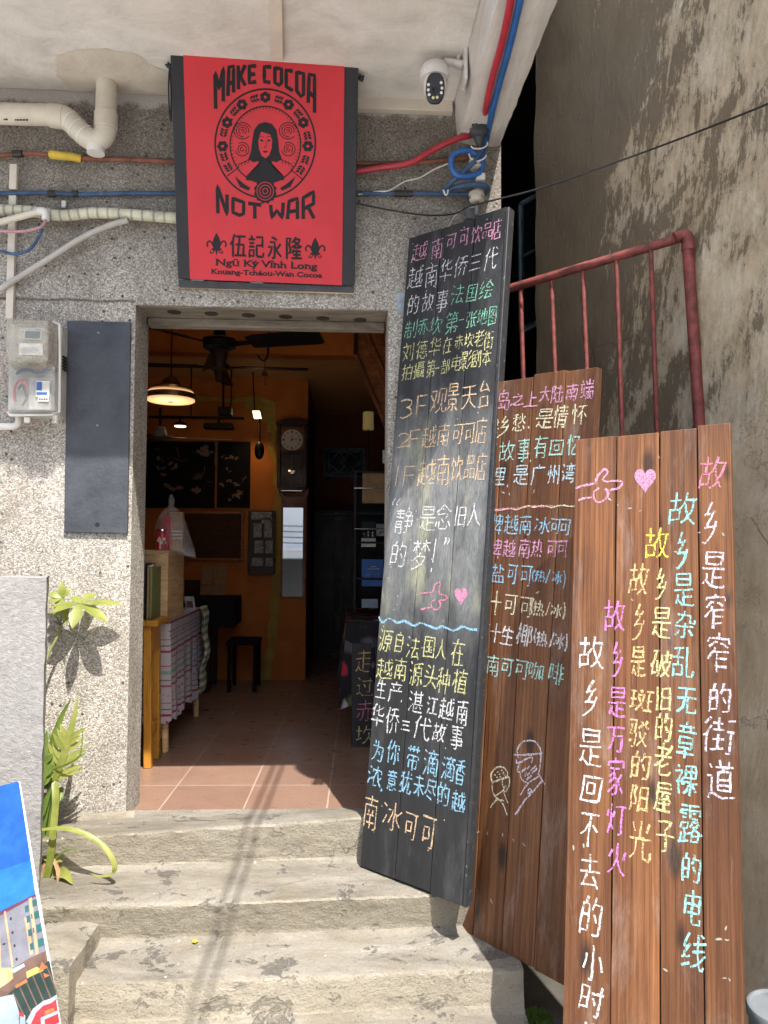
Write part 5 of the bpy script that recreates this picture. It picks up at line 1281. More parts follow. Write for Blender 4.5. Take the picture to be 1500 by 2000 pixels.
# nail heads and chips of filler in the boards
for S, pts in ((S3, [(1190, 975), (1207, 987), (1230, 993), (1250, 998), (1287, 893), (1366, 1040), (1412, 1043), (1320, 1078), (1235, 1172), (1420, 1836), (1418, 1812), (1404, 1834), (1415, 1910), (1425, 1913), (1120, 1655), (1140, 1652), (1300, 1895)]), (S2, [(995, 965), (983, 962), (1043, 960), (934, 1625), (952, 1627), (982, 1630), (1003, 1640), (1024, 1650), (960, 1760), (1050, 1157)])):
    nb = MB()
    for (x, y) in pts:
        p = S.loc(x, y); r_ = random.uniform(0.002, 0.0042); an = random.uniform(0, 3); q = []
        for k in range(9):
            a = 2*math.pi*k/9; rr = r_*random.uniform(0.6, 1.2); u_, v_ = rr*math.cos(a)*2.1, rr*math.sin(a)*0.8
            q.append(S.world(p.x+u_*math.cos(an)-v_*math.sin(an), p.y+u_*math.sin(an)+v_*math.cos(an), 0.0008))
        nb.poly(q)
    nb.build('nail_filler', M['wrap_band'], S.root, smooth=0, fix=False)

# ---------------------------------------------------------------- sign over the door
sg = thing('shop_sign', 'red shop sign with black print on a black backing, tilted forward above the doorway', 'sign', matrix=frame((-0.305, -0.034, 2.061), 0.050, -0.268, 0.007))
SS = Surf(sg); AS = (300, 80, 3.3333)
def sq(x, y, z=0.0): p = SS.loc(300+x/3.3333, 80+y/3.3333); return SS.world(p.x, p.y, z)
bk = MB(); cs = [(108, 88), (1335, 168), (1308, 1592), (158, 1545)]
bk.prism([sq(x, y, -0.003) for x, y in cs], SS.m.col[2].xyz*-0.03); bk.build('backing_panel', M['sign_black'], sg, bevel=0.003)
rd = MB().prism([sq(x, y, 0.0) for x, y in ((193, 90), (1243, 158), (1226, 1590), (237, 1551))], SS.m.col[2].xyz*-0.0028)
rd.build('red_sheet', M['sign_red'], sg, smooth=0)
fl0, fl1 = sq(162, 1553, -0.03), sq(1303, 1594, -0.03)
a, b = P(350, 562, -0.012), P(691, 574, -0.012)
fp = MB().hexa([a, b, Vector((b.x, b.y, b.z+0.002))+Vector((0, 0.008, 0)), Vector((a.x, a.y+0.008, a.z+0.002)), sq(160, 1553, -0.012), sq(1303, 1598, -0.012), sq(1303, 1598, -0.03), sq(160, 1553, -0.03)])
fp.build('lower_batten', M['panel'], sg, bevel=0.002)
MB().hexa([P(349, 563, -0.012), P(691, 575, -0.012), P(691, 575, -0.002), P(349, 563, -0.002), P(349, 560.5, -0.012), P(691, 572.5, -0.012), P(691, 572.5, -0.002), P(349, 560.5, -0.002)]).build('ply_strip', M['ply'], sg)
for (x, y) in ((285, 1557), (673, 1573)): MB().prism([sq(x-40, y-4, 0.003), sq(x+40, y-1, 0.003), sq(x+40, y+6, 0.003), sq(x-40, y+3, 0.003)], SS.m.col[2].xyz*-0.006).build('clip', M['steel'], sg)
for (x, y) in ((95, 150), (1352, 232)):
    c = sq(x, y, -0.02); t = MB().ball(c, 0.012, 0.008, 0.01, 10, 6)
    for dx, dz in ((-0.014, 0.004), (0.012, 0.01), (-0.004, 0.014), (0.006, -0.012)): t.tube([c, c+Vector((dx, 0, dz))], 0.0035, 6)
    t.build('wing_bolt', M['black_tape'], sg)
t = MB().tube(spline([sq(97, 160, -0.02), sq(88, 300, -0.03), sq(90, 420, -0.04), sq(96, 500, -0.05), sq(102, 420, -0.04), sq(104, 300, -0.03), sq(100, 160, -0.02)], 6), 0.003, 6); t.build('hanging_cord', M['black_wire'], sg, smooth=60)

def ink(lines, width, name, mat='ink', z=0.0009, closed=False, smooth=False):
    mb = MB()
    for i, L in enumerate(lines):
        q = [SS.loc(300+x/3.3333, 80+y/3.3333) for x, y in L]
        q = [(p.x, p.y) for p in q]
        if smooth and len(q) > 2: q = [(p.x, p.y) for p in spline([(x, y, 0) for x, y in q], 5)]
        w = width[i] if isinstance(width, list) else width
        ribbon(mb, SS, q, w, z=z+i*2e-5, wob=0)
    return mb
def blob(mb, pts, z=0.001):
    c = (sum(p[0] for p in pts)/len(pts), sum(p[1] for p in pts)/len(pts)); n = len(pts)
    mb.add([sq(x, y, z) for x, y in pts]+[sq(*c, z)], [(k, (k+1) % n, n) for k in range(n)])
LET = {'M': [[(0.05, 1), (0.05, 0.02), (0.5, 0.55), (0.95, 0.02), (0.95, 1)]], 'A': [[(0.05, 1), (0.2, 0.03), (0.95, 0.03), (0.95, 1)], [(0.1, 0.6), (0.95, 0.6)]], 'K': [[(0.1, 0), (0.1, 1)], [(0.95, 0.0), (0.12, 0.6)], [(0.3, 0.45), (0.95, 1.0)]],
       'E': [[(0.98, 0.05), (0.1, 0.05), (0.1, 0.95), (0.98, 0.95)], [(0.1, 0.5), (0.85, 0.5)]], 'C': [[(0.98, 0.05), (0.1, 0.05), (0.1, 0.93), (0.98, 0.97)]], 'O': [[(0.1, 0.05), (0.9, 0.05), (0.9, 0.8), (0.6, 0.95), (0.1, 0.85), (0.1, 0.05), (0.3, 0.05)]],
       'N': [[(0.05, 1), (0.05, 0.02), (0.92, 0.98), (0.92, 0.0)]], 'T': [[(0, 0.05), (1, 0.05)], [(0.5, 0.05), (0.5, 1)]], 'W': [[(0.05, 0), (0.1, 0.95), (0.5, 0.45), (0.9, 0.95), (0.95, 0)]], 'R': [[(0.1, 1), (0.1, 0.1), (0.92, 0.1), (0.92, 0.5), (0.12, 0.58)], [(0.5, 0.56), (0.95, 1.0)]]}
lines = []
for ch, TL, TR, BR, BL in (('M', (397, 200), (457, 168), (457, 392), (402, 445)), ('A', (482, 168), (523, 160), (523, 335), (482, 360)), ('K', (545, 160), (600, 157), (600, 290), (548, 318)), ('E', (618, 160), (670, 157), (670, 272), (618, 280)),
                           ('C', (716, 163), (768, 165), (762, 274), (716, 272)), ('O', (784, 170), (838, 177), (838, 300), (784, 286)), ('C', (858, 184), (908, 191), (908, 330), (858, 302)), ('O', (926, 196), (982, 206), (982, 388), (926, 342)), ('A', (1004, 212), (1050, 218), (1050, 472), (1004, 400)),
                           ('N', (411, 935), (484, 1005), (484, 1135), (416, 1122)), ('O', (508, 1016), (596, 1050), (594, 1145), (508, 1132)), ('T', (615, 1052), (702, 1064), (690, 1158), (628, 1156)), ('W', (758, 1068), (848, 1052), (846, 1160), (760, 1156)), ('A', (868, 1046), (940, 1020), (940, 1160), (868, 1160)), ('R', (966, 1012), (1048, 958), (1048, 1155), (966, 1160))):
    for L in LET[ch]:
        lines.append([((1-v)*((1-u)*TL[0]+u*TR[0])+v*((1-u)*BL[0]+u*BR[0]), (1-v)*((1-u)*TL[1]+u*TR[1])+v*((1-u)*BL[1]+u*BR[1])) for u, v in L])
nfirst = sum(len(LET[c]) for c in 'MAKECOCOA')
ink(lines[:nfirst], 0.0136, 'slogan').build('slogan_lettering', M['ink'], sg, smooth=0, fix=False, label='black angular words MAKE COCOA arched over the emblem')
ink(lines[nfirst:], 0.0136, 'slogan').build('slogan_lettering', M['ink'], sg, smooth=0, fix=False, label='black angular words NOT WAR under the emblem')
def ell(cx, cy, rx, ry, n=72, a0=0, a1=360): return [(cx+rx*math.cos(R(a0+(a1-a0)*k/n)), cy+ry*math.sin(R(a0+(a1-a0)*k/n))) for k in range(n+1)]
OC, IC = (727, 668, 326, 354), (728, 676, 230, 250)
em = ink([ell(*OC), ell(*IC), [(480, 880), (555, 822)], [(975, 905), (900, 845)]], [0.0065, 0.0048, 0.004, 0.004], 'ring', closed=True)
mid = (278, 304); fdots = []
for i, adeg in enumerate((-90, -57, -27, 3, 177, 207, 237)):       # flowers and sprigs round the wreath
    cx, cy = 727+mid[0]*math.cos(R(adeg)), 670+mid[1]*math.sin(R(adeg))
    for k in range(6):
        a = R(60*k+adeg); blob(em, ell(cx+21*math.cos(a), cy+21*math.sin(a), 16, 16, 12), 0.0011+0.00002*k)
    fdots.append((cx, cy))
for adeg in (-73.5, -106.5, -42, -138, -12, 192, 162, 18, 222-15+0, 148, 32):
    cx, cy = 727+mid[0]*math.cos(R(adeg)), 670+mid[1]*math.sin(R(adeg)); t = R(adeg+90)
    for s_ in (-1, 0, 1):
        bx, by = cx+s_*18*math.cos(t), cy+s_*18*math.sin(t)
        for sd in (-1, 1):
            q = t+sd*0.9; blob(em, [(bx, by), (bx+18*math.cos(q+0.5), by+18*math.sin(q+0.5)), (bx+34*math.cos(q), by+34*math.sin(q)), (bx+18*math.cos(q-0.5), by+18*math.sin(q-0.5))], 0.0011)
for k in range(64):
    a = R(360*k/64+2)
    if 40 < (360*k/64) % 360 < 140: continue
    blob(em, [(728+229*math.cos(a-0.012), 676+249*math.sin(a-0.012)), (728+229*math.cos(a+0.012), 676+249*math.sin(a+0.012)), (728+205*math.cos(a), 676+222*math.sin(a))], 0.0011)
hair = [(727, 528), (770, 540), (800, 580), (812, 650), (818, 720), (836, 770), (800, 790), (770, 782), (768, 810), (800, 850), (848, 880), (850, 905), (727, 925), (600, 905), (604, 880), (652, 850), (684, 810), (682, 782), (650, 790), (616, 770), (634, 720), (642, 650), (654, 580), (684, 540)]
blob(em, hair, 0.0012)                                             # a plain head-and-shoulders shape
for sx in (-1, 1):
    for rr in (56, 40, 24, 9): em2 = ink([ell(727+sx*148, 585, rr, rr*0.95, 28, 20*rr, 20*rr+300)], 0.0032, 'r'); em.add(em2.v, em2.f)
    for rr in (44, 28, 12): em2 = ink([ell(727+sx*150, 705, rr, rr, 24, 30*rr, 30*rr+290)], 0.0032, 'r'); em.add(em2.v, em2.f)
    em2 = ink([[(727+sx*(80+22*j), 760+10*j), (727+sx*(105+22*j), 775+10*j), (727+sx*(115+20*j), 800+8*j)] for j in range(4)], 0.0026, 'h', smooth=True); em.add(em2.v, em2.f)
    q0 = 727+sx*70; blob(em, [(727+sx*95, 958), (727+sx*140, 930), (727+sx*200, 880), (727+sx*165, 950), (727+sx*110, 975)], 0.0012)
blob(em, [(727+(78 if k % 2 else 66)*math.cos(R(15*k)), 978+(86 if k % 2 else 74)*math.sin(R(15*k))) for k in range(24)], 0.0014)
fcs = MB(); blob(fcs, [(700, 590), (727, 600), (760, 610), (772, 650), (768, 700), (752, 745), (727, 765), (702, 745), (686, 700), (682, 650)], 0.0016)
for sx in (-1, 1):
    blob(em, [(727+sx*8, 652), (727+sx*18, 643), (727+sx*30, 642), (727+sx*36, 650), (727+sx*22, 656)], 0.0018)
e2 = ink([[(692, 628), (704, 620), (720, 628)], [(734, 628), (750, 620), (763, 628)], [(731, 655), (734, 685), (722, 694), (731, 697)]], 0.0022, 'b', z=0.0018, smooth=True); em.add(e2.v, e2.f)
blob(em, [(708, 720), (720, 714), (727, 717), (734, 714), (747, 720), (727, 730)], 0.0018)
fcs.build('emblem_face', M['sign_red'], sg, smooth=0, fix=False)
for cx, cy in fdots: blob(em, ell(cx, cy, 19, 19, 12), 0.0014)
em.build('round_emblem', M['ink'], sg, smooth=0, fix=False, label='black round emblem with a flower wreath and a plain bust')
em3 = MB()
for cx, cy in fdots: blob(em3, ell(cx, cy, 9, 9, 12), 0.0017)
for r_ in (54, 36, 16): e2 = ink([ell(727, 978, r_, r_*1.08, 30)], 0.0024, 'd', z=0.0019); em3.add(e2.v, e2.f)
em3.build('emblem_ring', M['sign_red'], sg, smooth=0, fix=False)
fb = MB()
for cx, cy in ((410, 1323), (1052, 1352)):                          # fleurs-de-lis
    blob(fb, [(cx, cy-75), (cx+16, cy-45), (cx+26, cy-15), (cx+15, cy+15), (cx+7, cy+35), (cx-7, cy+35), (cx-15, cy+15), (cx-26, cy-15), (cx-16, cy-45)])
    blob(fb, [(cx-32, cy+28), (cx+32, cy+28), (cx+32, cy+40), (cx-32, cy+40)], 0.0012)
    blob(fb, [(cx-8, cy+40), (cx+8, cy+40), (cx+4, cy+62), (cx, cy+74), (cx-4, cy+62)], 0.0011)
    for sx in (-1, 1):
        e2 = ink([[(cx+sx*14, cy+30), (cx+sx*28, cy-5), (cx+sx*48, cy-20), (cx+sx*62, cy-2), (cx+sx*56, cy+18)], [(cx+sx*12, cy+40), (cx+sx*30, cy+60), (cx+sx*42, cy+52), (cx+sx*34, cy+44)]], [0.0062, 0.0035], 'f', smooth=True); fb.add(e2.v, e2.f)
fb.build('fleur_de_lis', M['ink'], sg, smooth=0, fix=False)
def text_polys(s, bold=0.0):
    cu = bpy.data.curves.new('t', 'FONT'); cu.body = s; cu.size = 1; cu.resolution_u = 3; cu.offset = bold
    o = bpy.data.objects.new('t', cu); COL.objects.link(o); bpy.context.view_layer.update()
    me = o.to_mesh(); vs = [(v.co.x, v.co.y) for v in me.vertices]; fs = [tuple(p.vertices) for p in me.polygons]
    o.to_mesh_clear(); bpy.data.objects.remove(o); bpy.data.curves.remove(cu)
    return vs, fs
def put_text(mb, vs, fs, quad, box=None, z=0.0012):
    TL, TR, BR, BL = quad
    x0, x1, y0, y1 = box or (min(v[0] for v in vs), max(v[0] for v in vs), min(v[1] for v in vs), max(v[1] for v in vs))
    out = []
    for x, y in vs:
        u, v = (x-x0)/(x1-x0), (y1-y)/(y1-y0)
        out.append(sq((1-v)*((1-u)*TL[0]+u*TR[0])+v*((1-u)*BL[0]+u*BR[0]), (1-v)*((1-u)*TL[1]+u*TR[1])+v*((1-u)*BL[1]+u*BR[1]), z))
    mb.add(out, fs)
hz = MB()
for ch, (x0, x1, y0, y1, sl_) in zip('伍記永隆', ((494, 606, 1250, 1412, 3), (614, 724, 1258, 1416, 3), (738, 838, 1268, 1422, 3), (862, 972, 1270, 1426, 3))):
    vs, fs = text_polys(ch); put_text(hz, vs, fs, ((x0+3, y0+3), (x1-3, y0+3+sl_), (x1-3, y1-3+sl_), (x0+3, y1-3)))
    bx = (min(v[0] for v in vs), max(v[0] for v in vs), min(v[1] for v in vs), max(v[1] for v in vs)); thick = []
    for L in centre_lines(ch):
        thick.append([(x0+3+(x1-x0-6)*(u-bx[0])/(bx[1]-bx[0]), y0+3+(y1-y0-6)*(bx[3]-(0.88-v))/(bx[3]-bx[2])+sl_*u) for u, v in L])
    e2 = ink(thick, 0.0084, 'k', z=0.0014); hz.add(e2.v, e2.f)
hz.build('shop_name', M['ink'], sg, smooth=0, fix=False, label='four bold black Chinese characters of the shop name')
SER = {'N': 'TL BL TR', 'K': 'TL BL TR BR', 'V': 'TL TR', 'L': 'TL BL', 'T': 'BM', 'W': 'TL TR', 'n': 'BL BR XL', 'h': 'BL BR TL', 'i': 'BM XM', 'ĩ': 'BM XM', 'u': 'XL XR BR', 'ũ': 'XL XR BR', 'y': 'XL XR', 'ý': 'XL XR', 'a': 'BR'}
def slab_line(s, quad, bold):
    mb = MB(); allv, allf = text_polys(s, bold); bx = (min(v[0] for v in allv), max(v[0] for v in allv), -0.2, 0.74)
    put_text(mb, allv, allf, quad, bx)
    for i, ch in enumerate(s):
        if ch not in SER: continue
        full = text_polys(s[:i+1], bold)[0]; one = text_polys(ch, bold)[0]
        wd = max(v[0] for v in one)-min(v[0] for v in one); xr = max(v[0] for v in full); xl = xr-wd
        for q in SER[ch].split():
            yc = {'T': 0.70, 'B': 0.03, 'X': 0.52}[q[0]]; xc = {'L': xl+0.05, 'R': xr-0.05, 'M': (xl+xr)/2}[q[1]]; hw = 0.11 if q[1] != 'M' else 0.15
            put_text(mb, [(xc-hw, yc-0.032), (xc+hw, yc-0.032), (xc+hw, yc+0.032), (xc-hw, yc+0.032)], [(0, 1, 2, 3)], quad, bx, 0.00135)
    return mb
slab_line('Ngũ Ký Vĩnh Long', ((407, 1416), (1066, 1444), (1066, 1500), (407, 1472)), 0.03).build('latin_name', M['ink'], sg, smooth=0, fix=False, label='bold serif line Ngũ Ký Vĩnh Long')
slab_line('Kouang-Tchéou-Wan Cocoa', ((377, 1482), (1098, 1508), (1098, 1550), (377, 1524)), 0.034).build('latin_subtitle', M['ink'], sg, smooth=0, fix=False, label='smaller serif line Kouang-Tchéou-Wan Cocoa')

# ---------------------------------------------------------------- red railing
ra = thing('railing', 'red oxide pipe railing with slim balusters behind the wooden boards', 'railing', (0.95, -0.1, -0.47))
RA, RB = at_y(975, 571, 0.0)+Vector((0, 0.0, 0)), at_y(1338, 462, -0.42)
RA.y = -0.012
MB().tube([RA, RA.lerp(RB, 0.5), RB], 0.0165, 14).build('top_rail', M['rail'], ra, smooth=60)
PB = at_y(1366, 825, -0.42)
foot = Vector((PB.x, -0.42, -0.47))
MB().tube([RB+Vector((0.008, 0, -0.02)), PB, foot], 0.0195, 14).build('end_post', M['rail'], ra, smooth=60)
MB().tube(spline([RB+Vector((-0.035, 0.006, -0.004)), RB+Vector((-0.008, 0, 0.004)), RB+Vector((0.008, 0, -0.008)), RB+Vector((0.01, 0, -0.05))], 5), [0.021]*5+[0.0225]*5+[0.0225]*6, 14).build('elbow', M['rail'], ra, smooth=60)
BRa, BRb = Vector((RA.x+0.03, -0.02, 0.35)), Vector((PB.x, -0.42, 0.35))
MB().tube([BRa, BRb], 0.014, 12).build('bottom_rail', M['rail'], ra, smooth=60)
for (x0, y0, x1, y1) in ((1017, 567, 1022, 737), (1077, 549, 1084, 725), (1138, 531, 1146, 718), (1204, 508, 1215, 851), (1271, 486, 1283, 840)):
    v = ray(x0, y0); q = RB-RA                                         # where this sight line meets the rail's upright plane
    nn = Vector((q.y, -q.x, 0)); hit = CAM+v*((RA-CAM).dot(nn)/v.dot(nn)); yy = hit.y
    a = at_y(x0, y0, yy); b = at_y(x1, y1, yy); b = a+(b-a)*((a.z-0.35)/(a.z-b.z))
    MB().tube([a, b], 0.0088, 10).build('baluster', M['rail'], ra, smooth=60)

# ---------------------------------------------------------------- plants by the low wall
Z7 = lambda x, y, d: at_y(x/2.857, 1100+y/2.857, d)
ph = thing('money_tree_seedling', 'young plant with palm-shaped pale green leaves growing behind the low grey wall', 'plant', at_y(84, 1760, -0.1))
lv = MB(); C0 = Z7(447, 228, -0.068)
for tip, d, w_ in (((690, 216), -0.072, 0.034), ((600, 318), -0.118, 0.042), ((402, 352), -0.145, 0.042), ((272, 266), -0.11, 0.036), ((262, 236), -0.07, 0.03), ((398, 172), -0.03, 0.03), ((540, 152), -0.025, 0.036)):
    lens_leaf(lv, C0, Z7(*tip, d), w_*1.08, (0.1, -0.55, 1.0), 0.012, 0.22, peak=0.52)
lv.build('leaf_fan', M['leaf_a'], ph, smooth=60, fix=False)
lv = MB(); C1 = Z7(345, 192, -0.045)
for tip, d, w_ in (((345, 92), -0.03, 0.03), ((398, 136), -0.04, 0.028), ((265, 160), -0.05, 0.03), ((262, 212), -0.07, 0.032), ((300, 300), -0.09, 0.03), ((372, 345), -0.09, 0.026)):
    lens_leaf(lv, C1, Z7(*tip, d), w_, (0, -0.8, 0.6), 0.01, 0.2)
lv.build('leaf_fan', M['leaf_a'], ph, smooth=60, fix=False)
sb = Z7(338, 345, -0.05)
MB().tube(spline([at_y(70, 1770, -0.13), Z7(238, 700, -0.1), Z7(262, 530, -0.075), Z7(318, 415, -0.055), sb, Z7(345, 260, -0.045), C1], 6), [0.0065]*12+[0.0055]*12+[0.003]*13, 8).build('stem', M['stem'], ph, smooth=60)
MB().tube(spline([sb, Z7(390, 300, -0.055), C0], 5), 0.0022, 6).build('leaf_stalk', M['leaf_b'], ph, smooth=60)
for tip in ((300, 325), (372, 310), (315, 300)): MB().tube([sb, Z7(*tip, -0.08)], 0.0016, 6).build('leaf_stalk', M['leaf_b'], ph, smooth=60)

fe = thing('lobed_fern', 'green plant with a deeply lobed pointed leaf and arching strap leaves', 'plant', at_y(84, 1790, -0.2))
def lobed(mb, pts, wmax, tipw, face, lobes=6):
    Q = spline(pts, 8); m = len(Q)
    strap(mb, pts, 0.026, face, 0.55, 8)
    for k in range(lobes):
        t = 0.08+0.52*k/lobes; i = int(t*(m-1)); d = (Q[min(i+2, m-1)]-Q[i]).normalized(); sd = d.cross(Vector(face)).normalized()
        for s_ in (-1, 1):
            L = wmax*(1-0.55*k/lobes)*random.uniform(0.8, 1.15)
            tip = Q[i]+sd*s_*L*0.85+d*L*0.75+Vector(face)*random.uniform(-0.01, 0.015)
            lens_leaf(mb, Q[i]-d*0.008, tip, 0.019, face, 0.006, 0.15, 7, 0.4)
lb = MB(); lobed(lb, [Z7(300, 1215, -0.17), Z7(345, 1110, -0.165), Z7(385, 970, -0.155), Z7(415, 860, -0.14), Z7(438, 735, -0.12)], 0.1, 0.02, Vector((0.15, -1, 0.25)).normalized(), 7)
lb.build('lobed_leaf', M['leaf_a'], fe, smooth=60, fix=False)
lb = MB(); lobed(lb, [Z7(255, 1260, -0.12), Z7(275, 1120, -0.11), Z7(300, 980, -0.1), Z7(345, 850, -0.08), Z7(398, 755, -0.07)], 0.05, 0.02, Vector((0.5, -0.8, 0.2)).normalized(), 6)
lb.build('lobed_leaf', M['leaf_b'], fe, smooth=60, fix=False)
lb = MB(); lobed(lb, [Z7(235, 1240, -0.2), Z7(240, 1120, -0.19), Z7(250, 1020, -0.18), Z7(262, 930, -0.17)], 0.05, 0.02, Vector((0.6, -0.8, 0.2)).normalized(), 5)
lb.build('lobed_leaf', M['leaf_b'], fe, smooth=60, fix=False)
for pts, w_, face, m_, tp in (([Z7(235, 1835, -0.24), Z7(275, 1690, -0.24), Z7(300, 1480, -0.23), Z7(312, 1320, -0.21), Z7(308, 1215, -0.18)], 0.024, (0.1, -1, 0.3), 'leaf_a', 0.05),
                        ([Z7(215, 1492, -0.27), Z7(330, 1480, -0.27), Z7(440, 1500, -0.28), Z7(540, 1550, -0.29), Z7(610, 1620, -0.3), Z7(640, 1690, -0.31), Z7(628, 1735, -0.31), Z7(560, 1748, -0.31), Z7(500, 1730, -0.3)], 0.019, (0.05, -0.55, 0.85), 'leaf_a', 0.5),
                        ([Z7(225, 1640, -0.16), Z7(270, 1440, -0.15), Z7(320, 1300, -0.14), Z7(345, 1262, -0.13), Z7(335, 1330, -0.16)], 0.022, (0.3, -0.9, 0.3), 'leaf_b', 0.5),
                        ([Z7(220, 1620, -0.2), Z7(235, 1470, -0.19), Z7(265, 1330, -0.17), Z7(290, 1270, -0.16)], 0.024, (0.5, -0.8, 0.2), 'leaf_b', 0.6),
                        ([Z7(225, 1420, -0.2), Z7(250, 1340, -0.19), Z7(290, 1240, -0.17)], 0.022, (0.5, -0.8, 0.2), 'leaf_b', 0.6),
                        ([Z7(250, 1800, -0.22), Z7(310, 1730, -0.23), Z7(370, 1740, -0.27), Z7(405, 1790, -0.3)], 0.045, (0.1, -0.8, 0.6), 'leaf_a', 0.7),
                        ([Z7(250, 1640, -0.2), Z7(300, 1660, -0.22), Z7(350, 1665, -0.25)], 0.026, (0.1, -0.6, 0.8), 'leaf_a', 0.7),
                        ([Z7(240, 1700, -0.2), Z7(262, 1560, -0.19), Z7(290, 1420, -0.17), Z7(330, 1330, -0.15), Z7(372, 1300, -0.14)], 0.013, (0.2, -0.9, 0.4), 'leaf_b', 0.7),
                        ([Z7(245, 1690, -0.2), Z7(275, 1500, -0.17), Z7(300, 1180, -0.13), Z7(318, 960, -0.1), Z7(326, 800, -0.09)], 0.009, (0.3, -0.9, 0.2), 'leaf_b', 0.8),
                        ([Z7(300, 1150, -0.17), Z7(380, 1120, -0.19), Z7(450, 1060, -0.2), Z7(462, 880, -0.17)], 0.008, (0.1, -0.9, 0.3), 'leaf_b', 0.7),
                        ([Z7(255, 1720, -0.21), Z7(320, 1640, -0.23), Z7(390, 1600, -0.26), Z7(440, 1610, -0.28)], 0.01, (0.1, -0.7, 0.7), 'leaf_b', 0.8),
                        ([Z7(235, 1560, -0.18), Z7(270, 1550, -0.2), Z7(300, 1580, -0.22)], 0.024, (0.1, -0.6, 0.8), 'leaf_b', 0.7)):
    t = MB(); strap(t, pts, w_, face, tp); t.build('strap_leaf', M[m_], fe, smooth=60, fix=False)
for pts in ([Z7(230, 1850, -0.22), Z7(235, 1740, -0.22), Z7(255, 1660, -0.21)], [Z7(300, 1650, -0.23), Z7(325, 1720, -0.26), Z7(320, 1790, -0.28)], [Z7(240, 1880, -0.26), Z7(225, 1780, -0.26), Z7(222, 1700, -0.25)]):
    t = MB(); strap(t, pts, 0.014, (0.2, -1, 0.2), 0.5); t.build('dry_leaf', M['dry_leaf'], fe, smooth=60, fix=False)
po = thing('plant_pot', 'dark clay plant pot half hidden behind the end of the low grey wall', 'pot', at_y(62, 1800, -0.19))
q = at_z(62, 1785, -0.19); q.y = -0.17
MB().lathe((q.x, -0.13, -0.2), [(0, 0.055), (0.1, 0.075), (0.108, 0.08), (0.118, 0.08), (0.118, 0.068), (0.1, 0.064)], seg=24).build('pot', M['clay'], po, smooth=50)
MB().lathe((q.x, -0.13, -0.105), [(0, 0.063), (0.006, 0.05), (0.009, 0.0)], seg=20, caps=False).build('soil', M['dark_cloth'], po, smooth=50)
lt = MB()
for k in range(40):
    c = at_z(random.uniform(78, 108), random.uniform(1755, 1800), -0.168)
    a = random.uniform(0, 6.28); L = random.uniform(0.012, 0.035)
    lens_leaf(lt, c+Vector((0, 0, 0.004)), c+Vector((L*math.cos(a), L*math.sin(a), random.uniform(0.004, 0.018))), L*0.4, (0, 0, 1), 0.002, 0.3, 4)
tag(lt.build('leaf_litter', M['dry_leaf'], smooth=60, fix=False, kind='stuff'), 'dry brown leaf litter on the ledge under the plants', 'litter')
ms = MB(); c = at_z(1045, 1985, -0.45)
for k in range(380):
    a = random.uniform(0, 6.28); rr = random.uniform(0, 1)**0.6*0.055; b0 = Vector((c.x+rr*math.cos(a)*1.1, c.y+rr*math.sin(a)*0.8, -0.47+0.035*(1-rr/0.06)))
    d = Vector((random.uniform(-1, 1), random.uniform(-1, 1), random.uniform(0.5, 1.4))).normalized()*random.uniform(0.01, 0.02)
    lens_leaf(ms, b0, b0+d, 0.006, (0.3, -1, 0.6), 0.001, 0.2, 3)
tag(ms.build('moss', M['leaf_c'], smooth=60, fix=False, kind='stuff'), 'small green moss tuft on the ground at the end of the steps', 'moss')
pe = MB(); c = at_z(381, 1840, Z2+0.008)
for k in range(5):
    a = 1.25*k; lens_leaf(pe, c, c+Vector((0.011*math.cos(a), 0.011*math.sin(a), 0.004)), 0.008, (0, 0, 1), 0.001, 0.2, 4)
tag(pe.build('fallen_flower', M['petal'], smooth=60, fix=False), 'tiny fallen yellow flower lying on the middle step', 'flower')

# ---------------------------------------------------------------- poster leaning on the low wall
T = at_y(38, 1525, -0.56); B0 = at_y(118, 2000, -0.86)
dn = (B0-T).normalized(); lf = at_y(0, 1533, -0.56)-T; lf = (lf-dn*lf.dot(dn)).normalized(); nr = lf.cross(dn)
if nr.y > 0: nr = -nr
hgt = (T.z+0.468)/(-dn.z)
mp = Matrix(((-lf.x, -dn.x, nr.x, 0), (-lf.y, -dn.y, nr.y, 0), (-lf.z, -dn.z, nr.z, 0), (0, 0, 0, 1)))
mp.translation = T+dn*hgt+lf*0.3
ps = thing('poster', 'white-edged poster of a blue sky and apartment buildings leaning on the low grey wall', 'poster', matrix=mp)
SP = Surf(ps); wdt = 0.6
MB().hexa([SP.world(x, y, z) for z in (-0.006, 0) for x, y in ((0.3-wdt, 0), (0.3, 0), (0.3, hgt), (0.3-wdt, hgt))]).build('card', M['poster_white'], ps, bevel=0.001)
def pz(x, y): return SP.loc(x/4.0, 1500+y/4.0)
def pr(polys, mat, name, z):
    mb = MB()
    for i, poly in enumerate(polys):
        mb.poly([SP.world(p.x, p.y, z+2e-5*i) for p in [pz(*q) for q in poly]])
    return mb
pic = MB(); mats = []
def layer(mat, polys, z):
    if mat not in mats: mats.append(mat)
    pic.k = mats.index(mat)
    for i, poly in enumerate(polys): pic.poly([SP.world(p.x, p.y, z+2e-5*i) for p in [pz(*q) for q in poly]])
rect = lambda x, y, w, h, s=0: (lambda X, Y: [(X, Y), (X+w, Y-w*0.42), (X+w+h*0.1, Y+h-w*0.42), (X+h*0.1, Y+h)])(x, y)
layer('pr_sky', [[(-900, 320), (0, 140), (138, 104), (150, 116), (262, 860), (0, 950), (-700, 1200)]], 0.0006)
layer('pr_sky2', [[(-700, 1200), (0, 800), (240, 720), (278, 985), (0, 1140), (-700, 1400)]], 0.0008)
layer('pr_brown', [[(-700, 1500), (0, 1140), (282, 985), (470, 2040), (460, 2300), (-700, 2300)]], 0.0010)
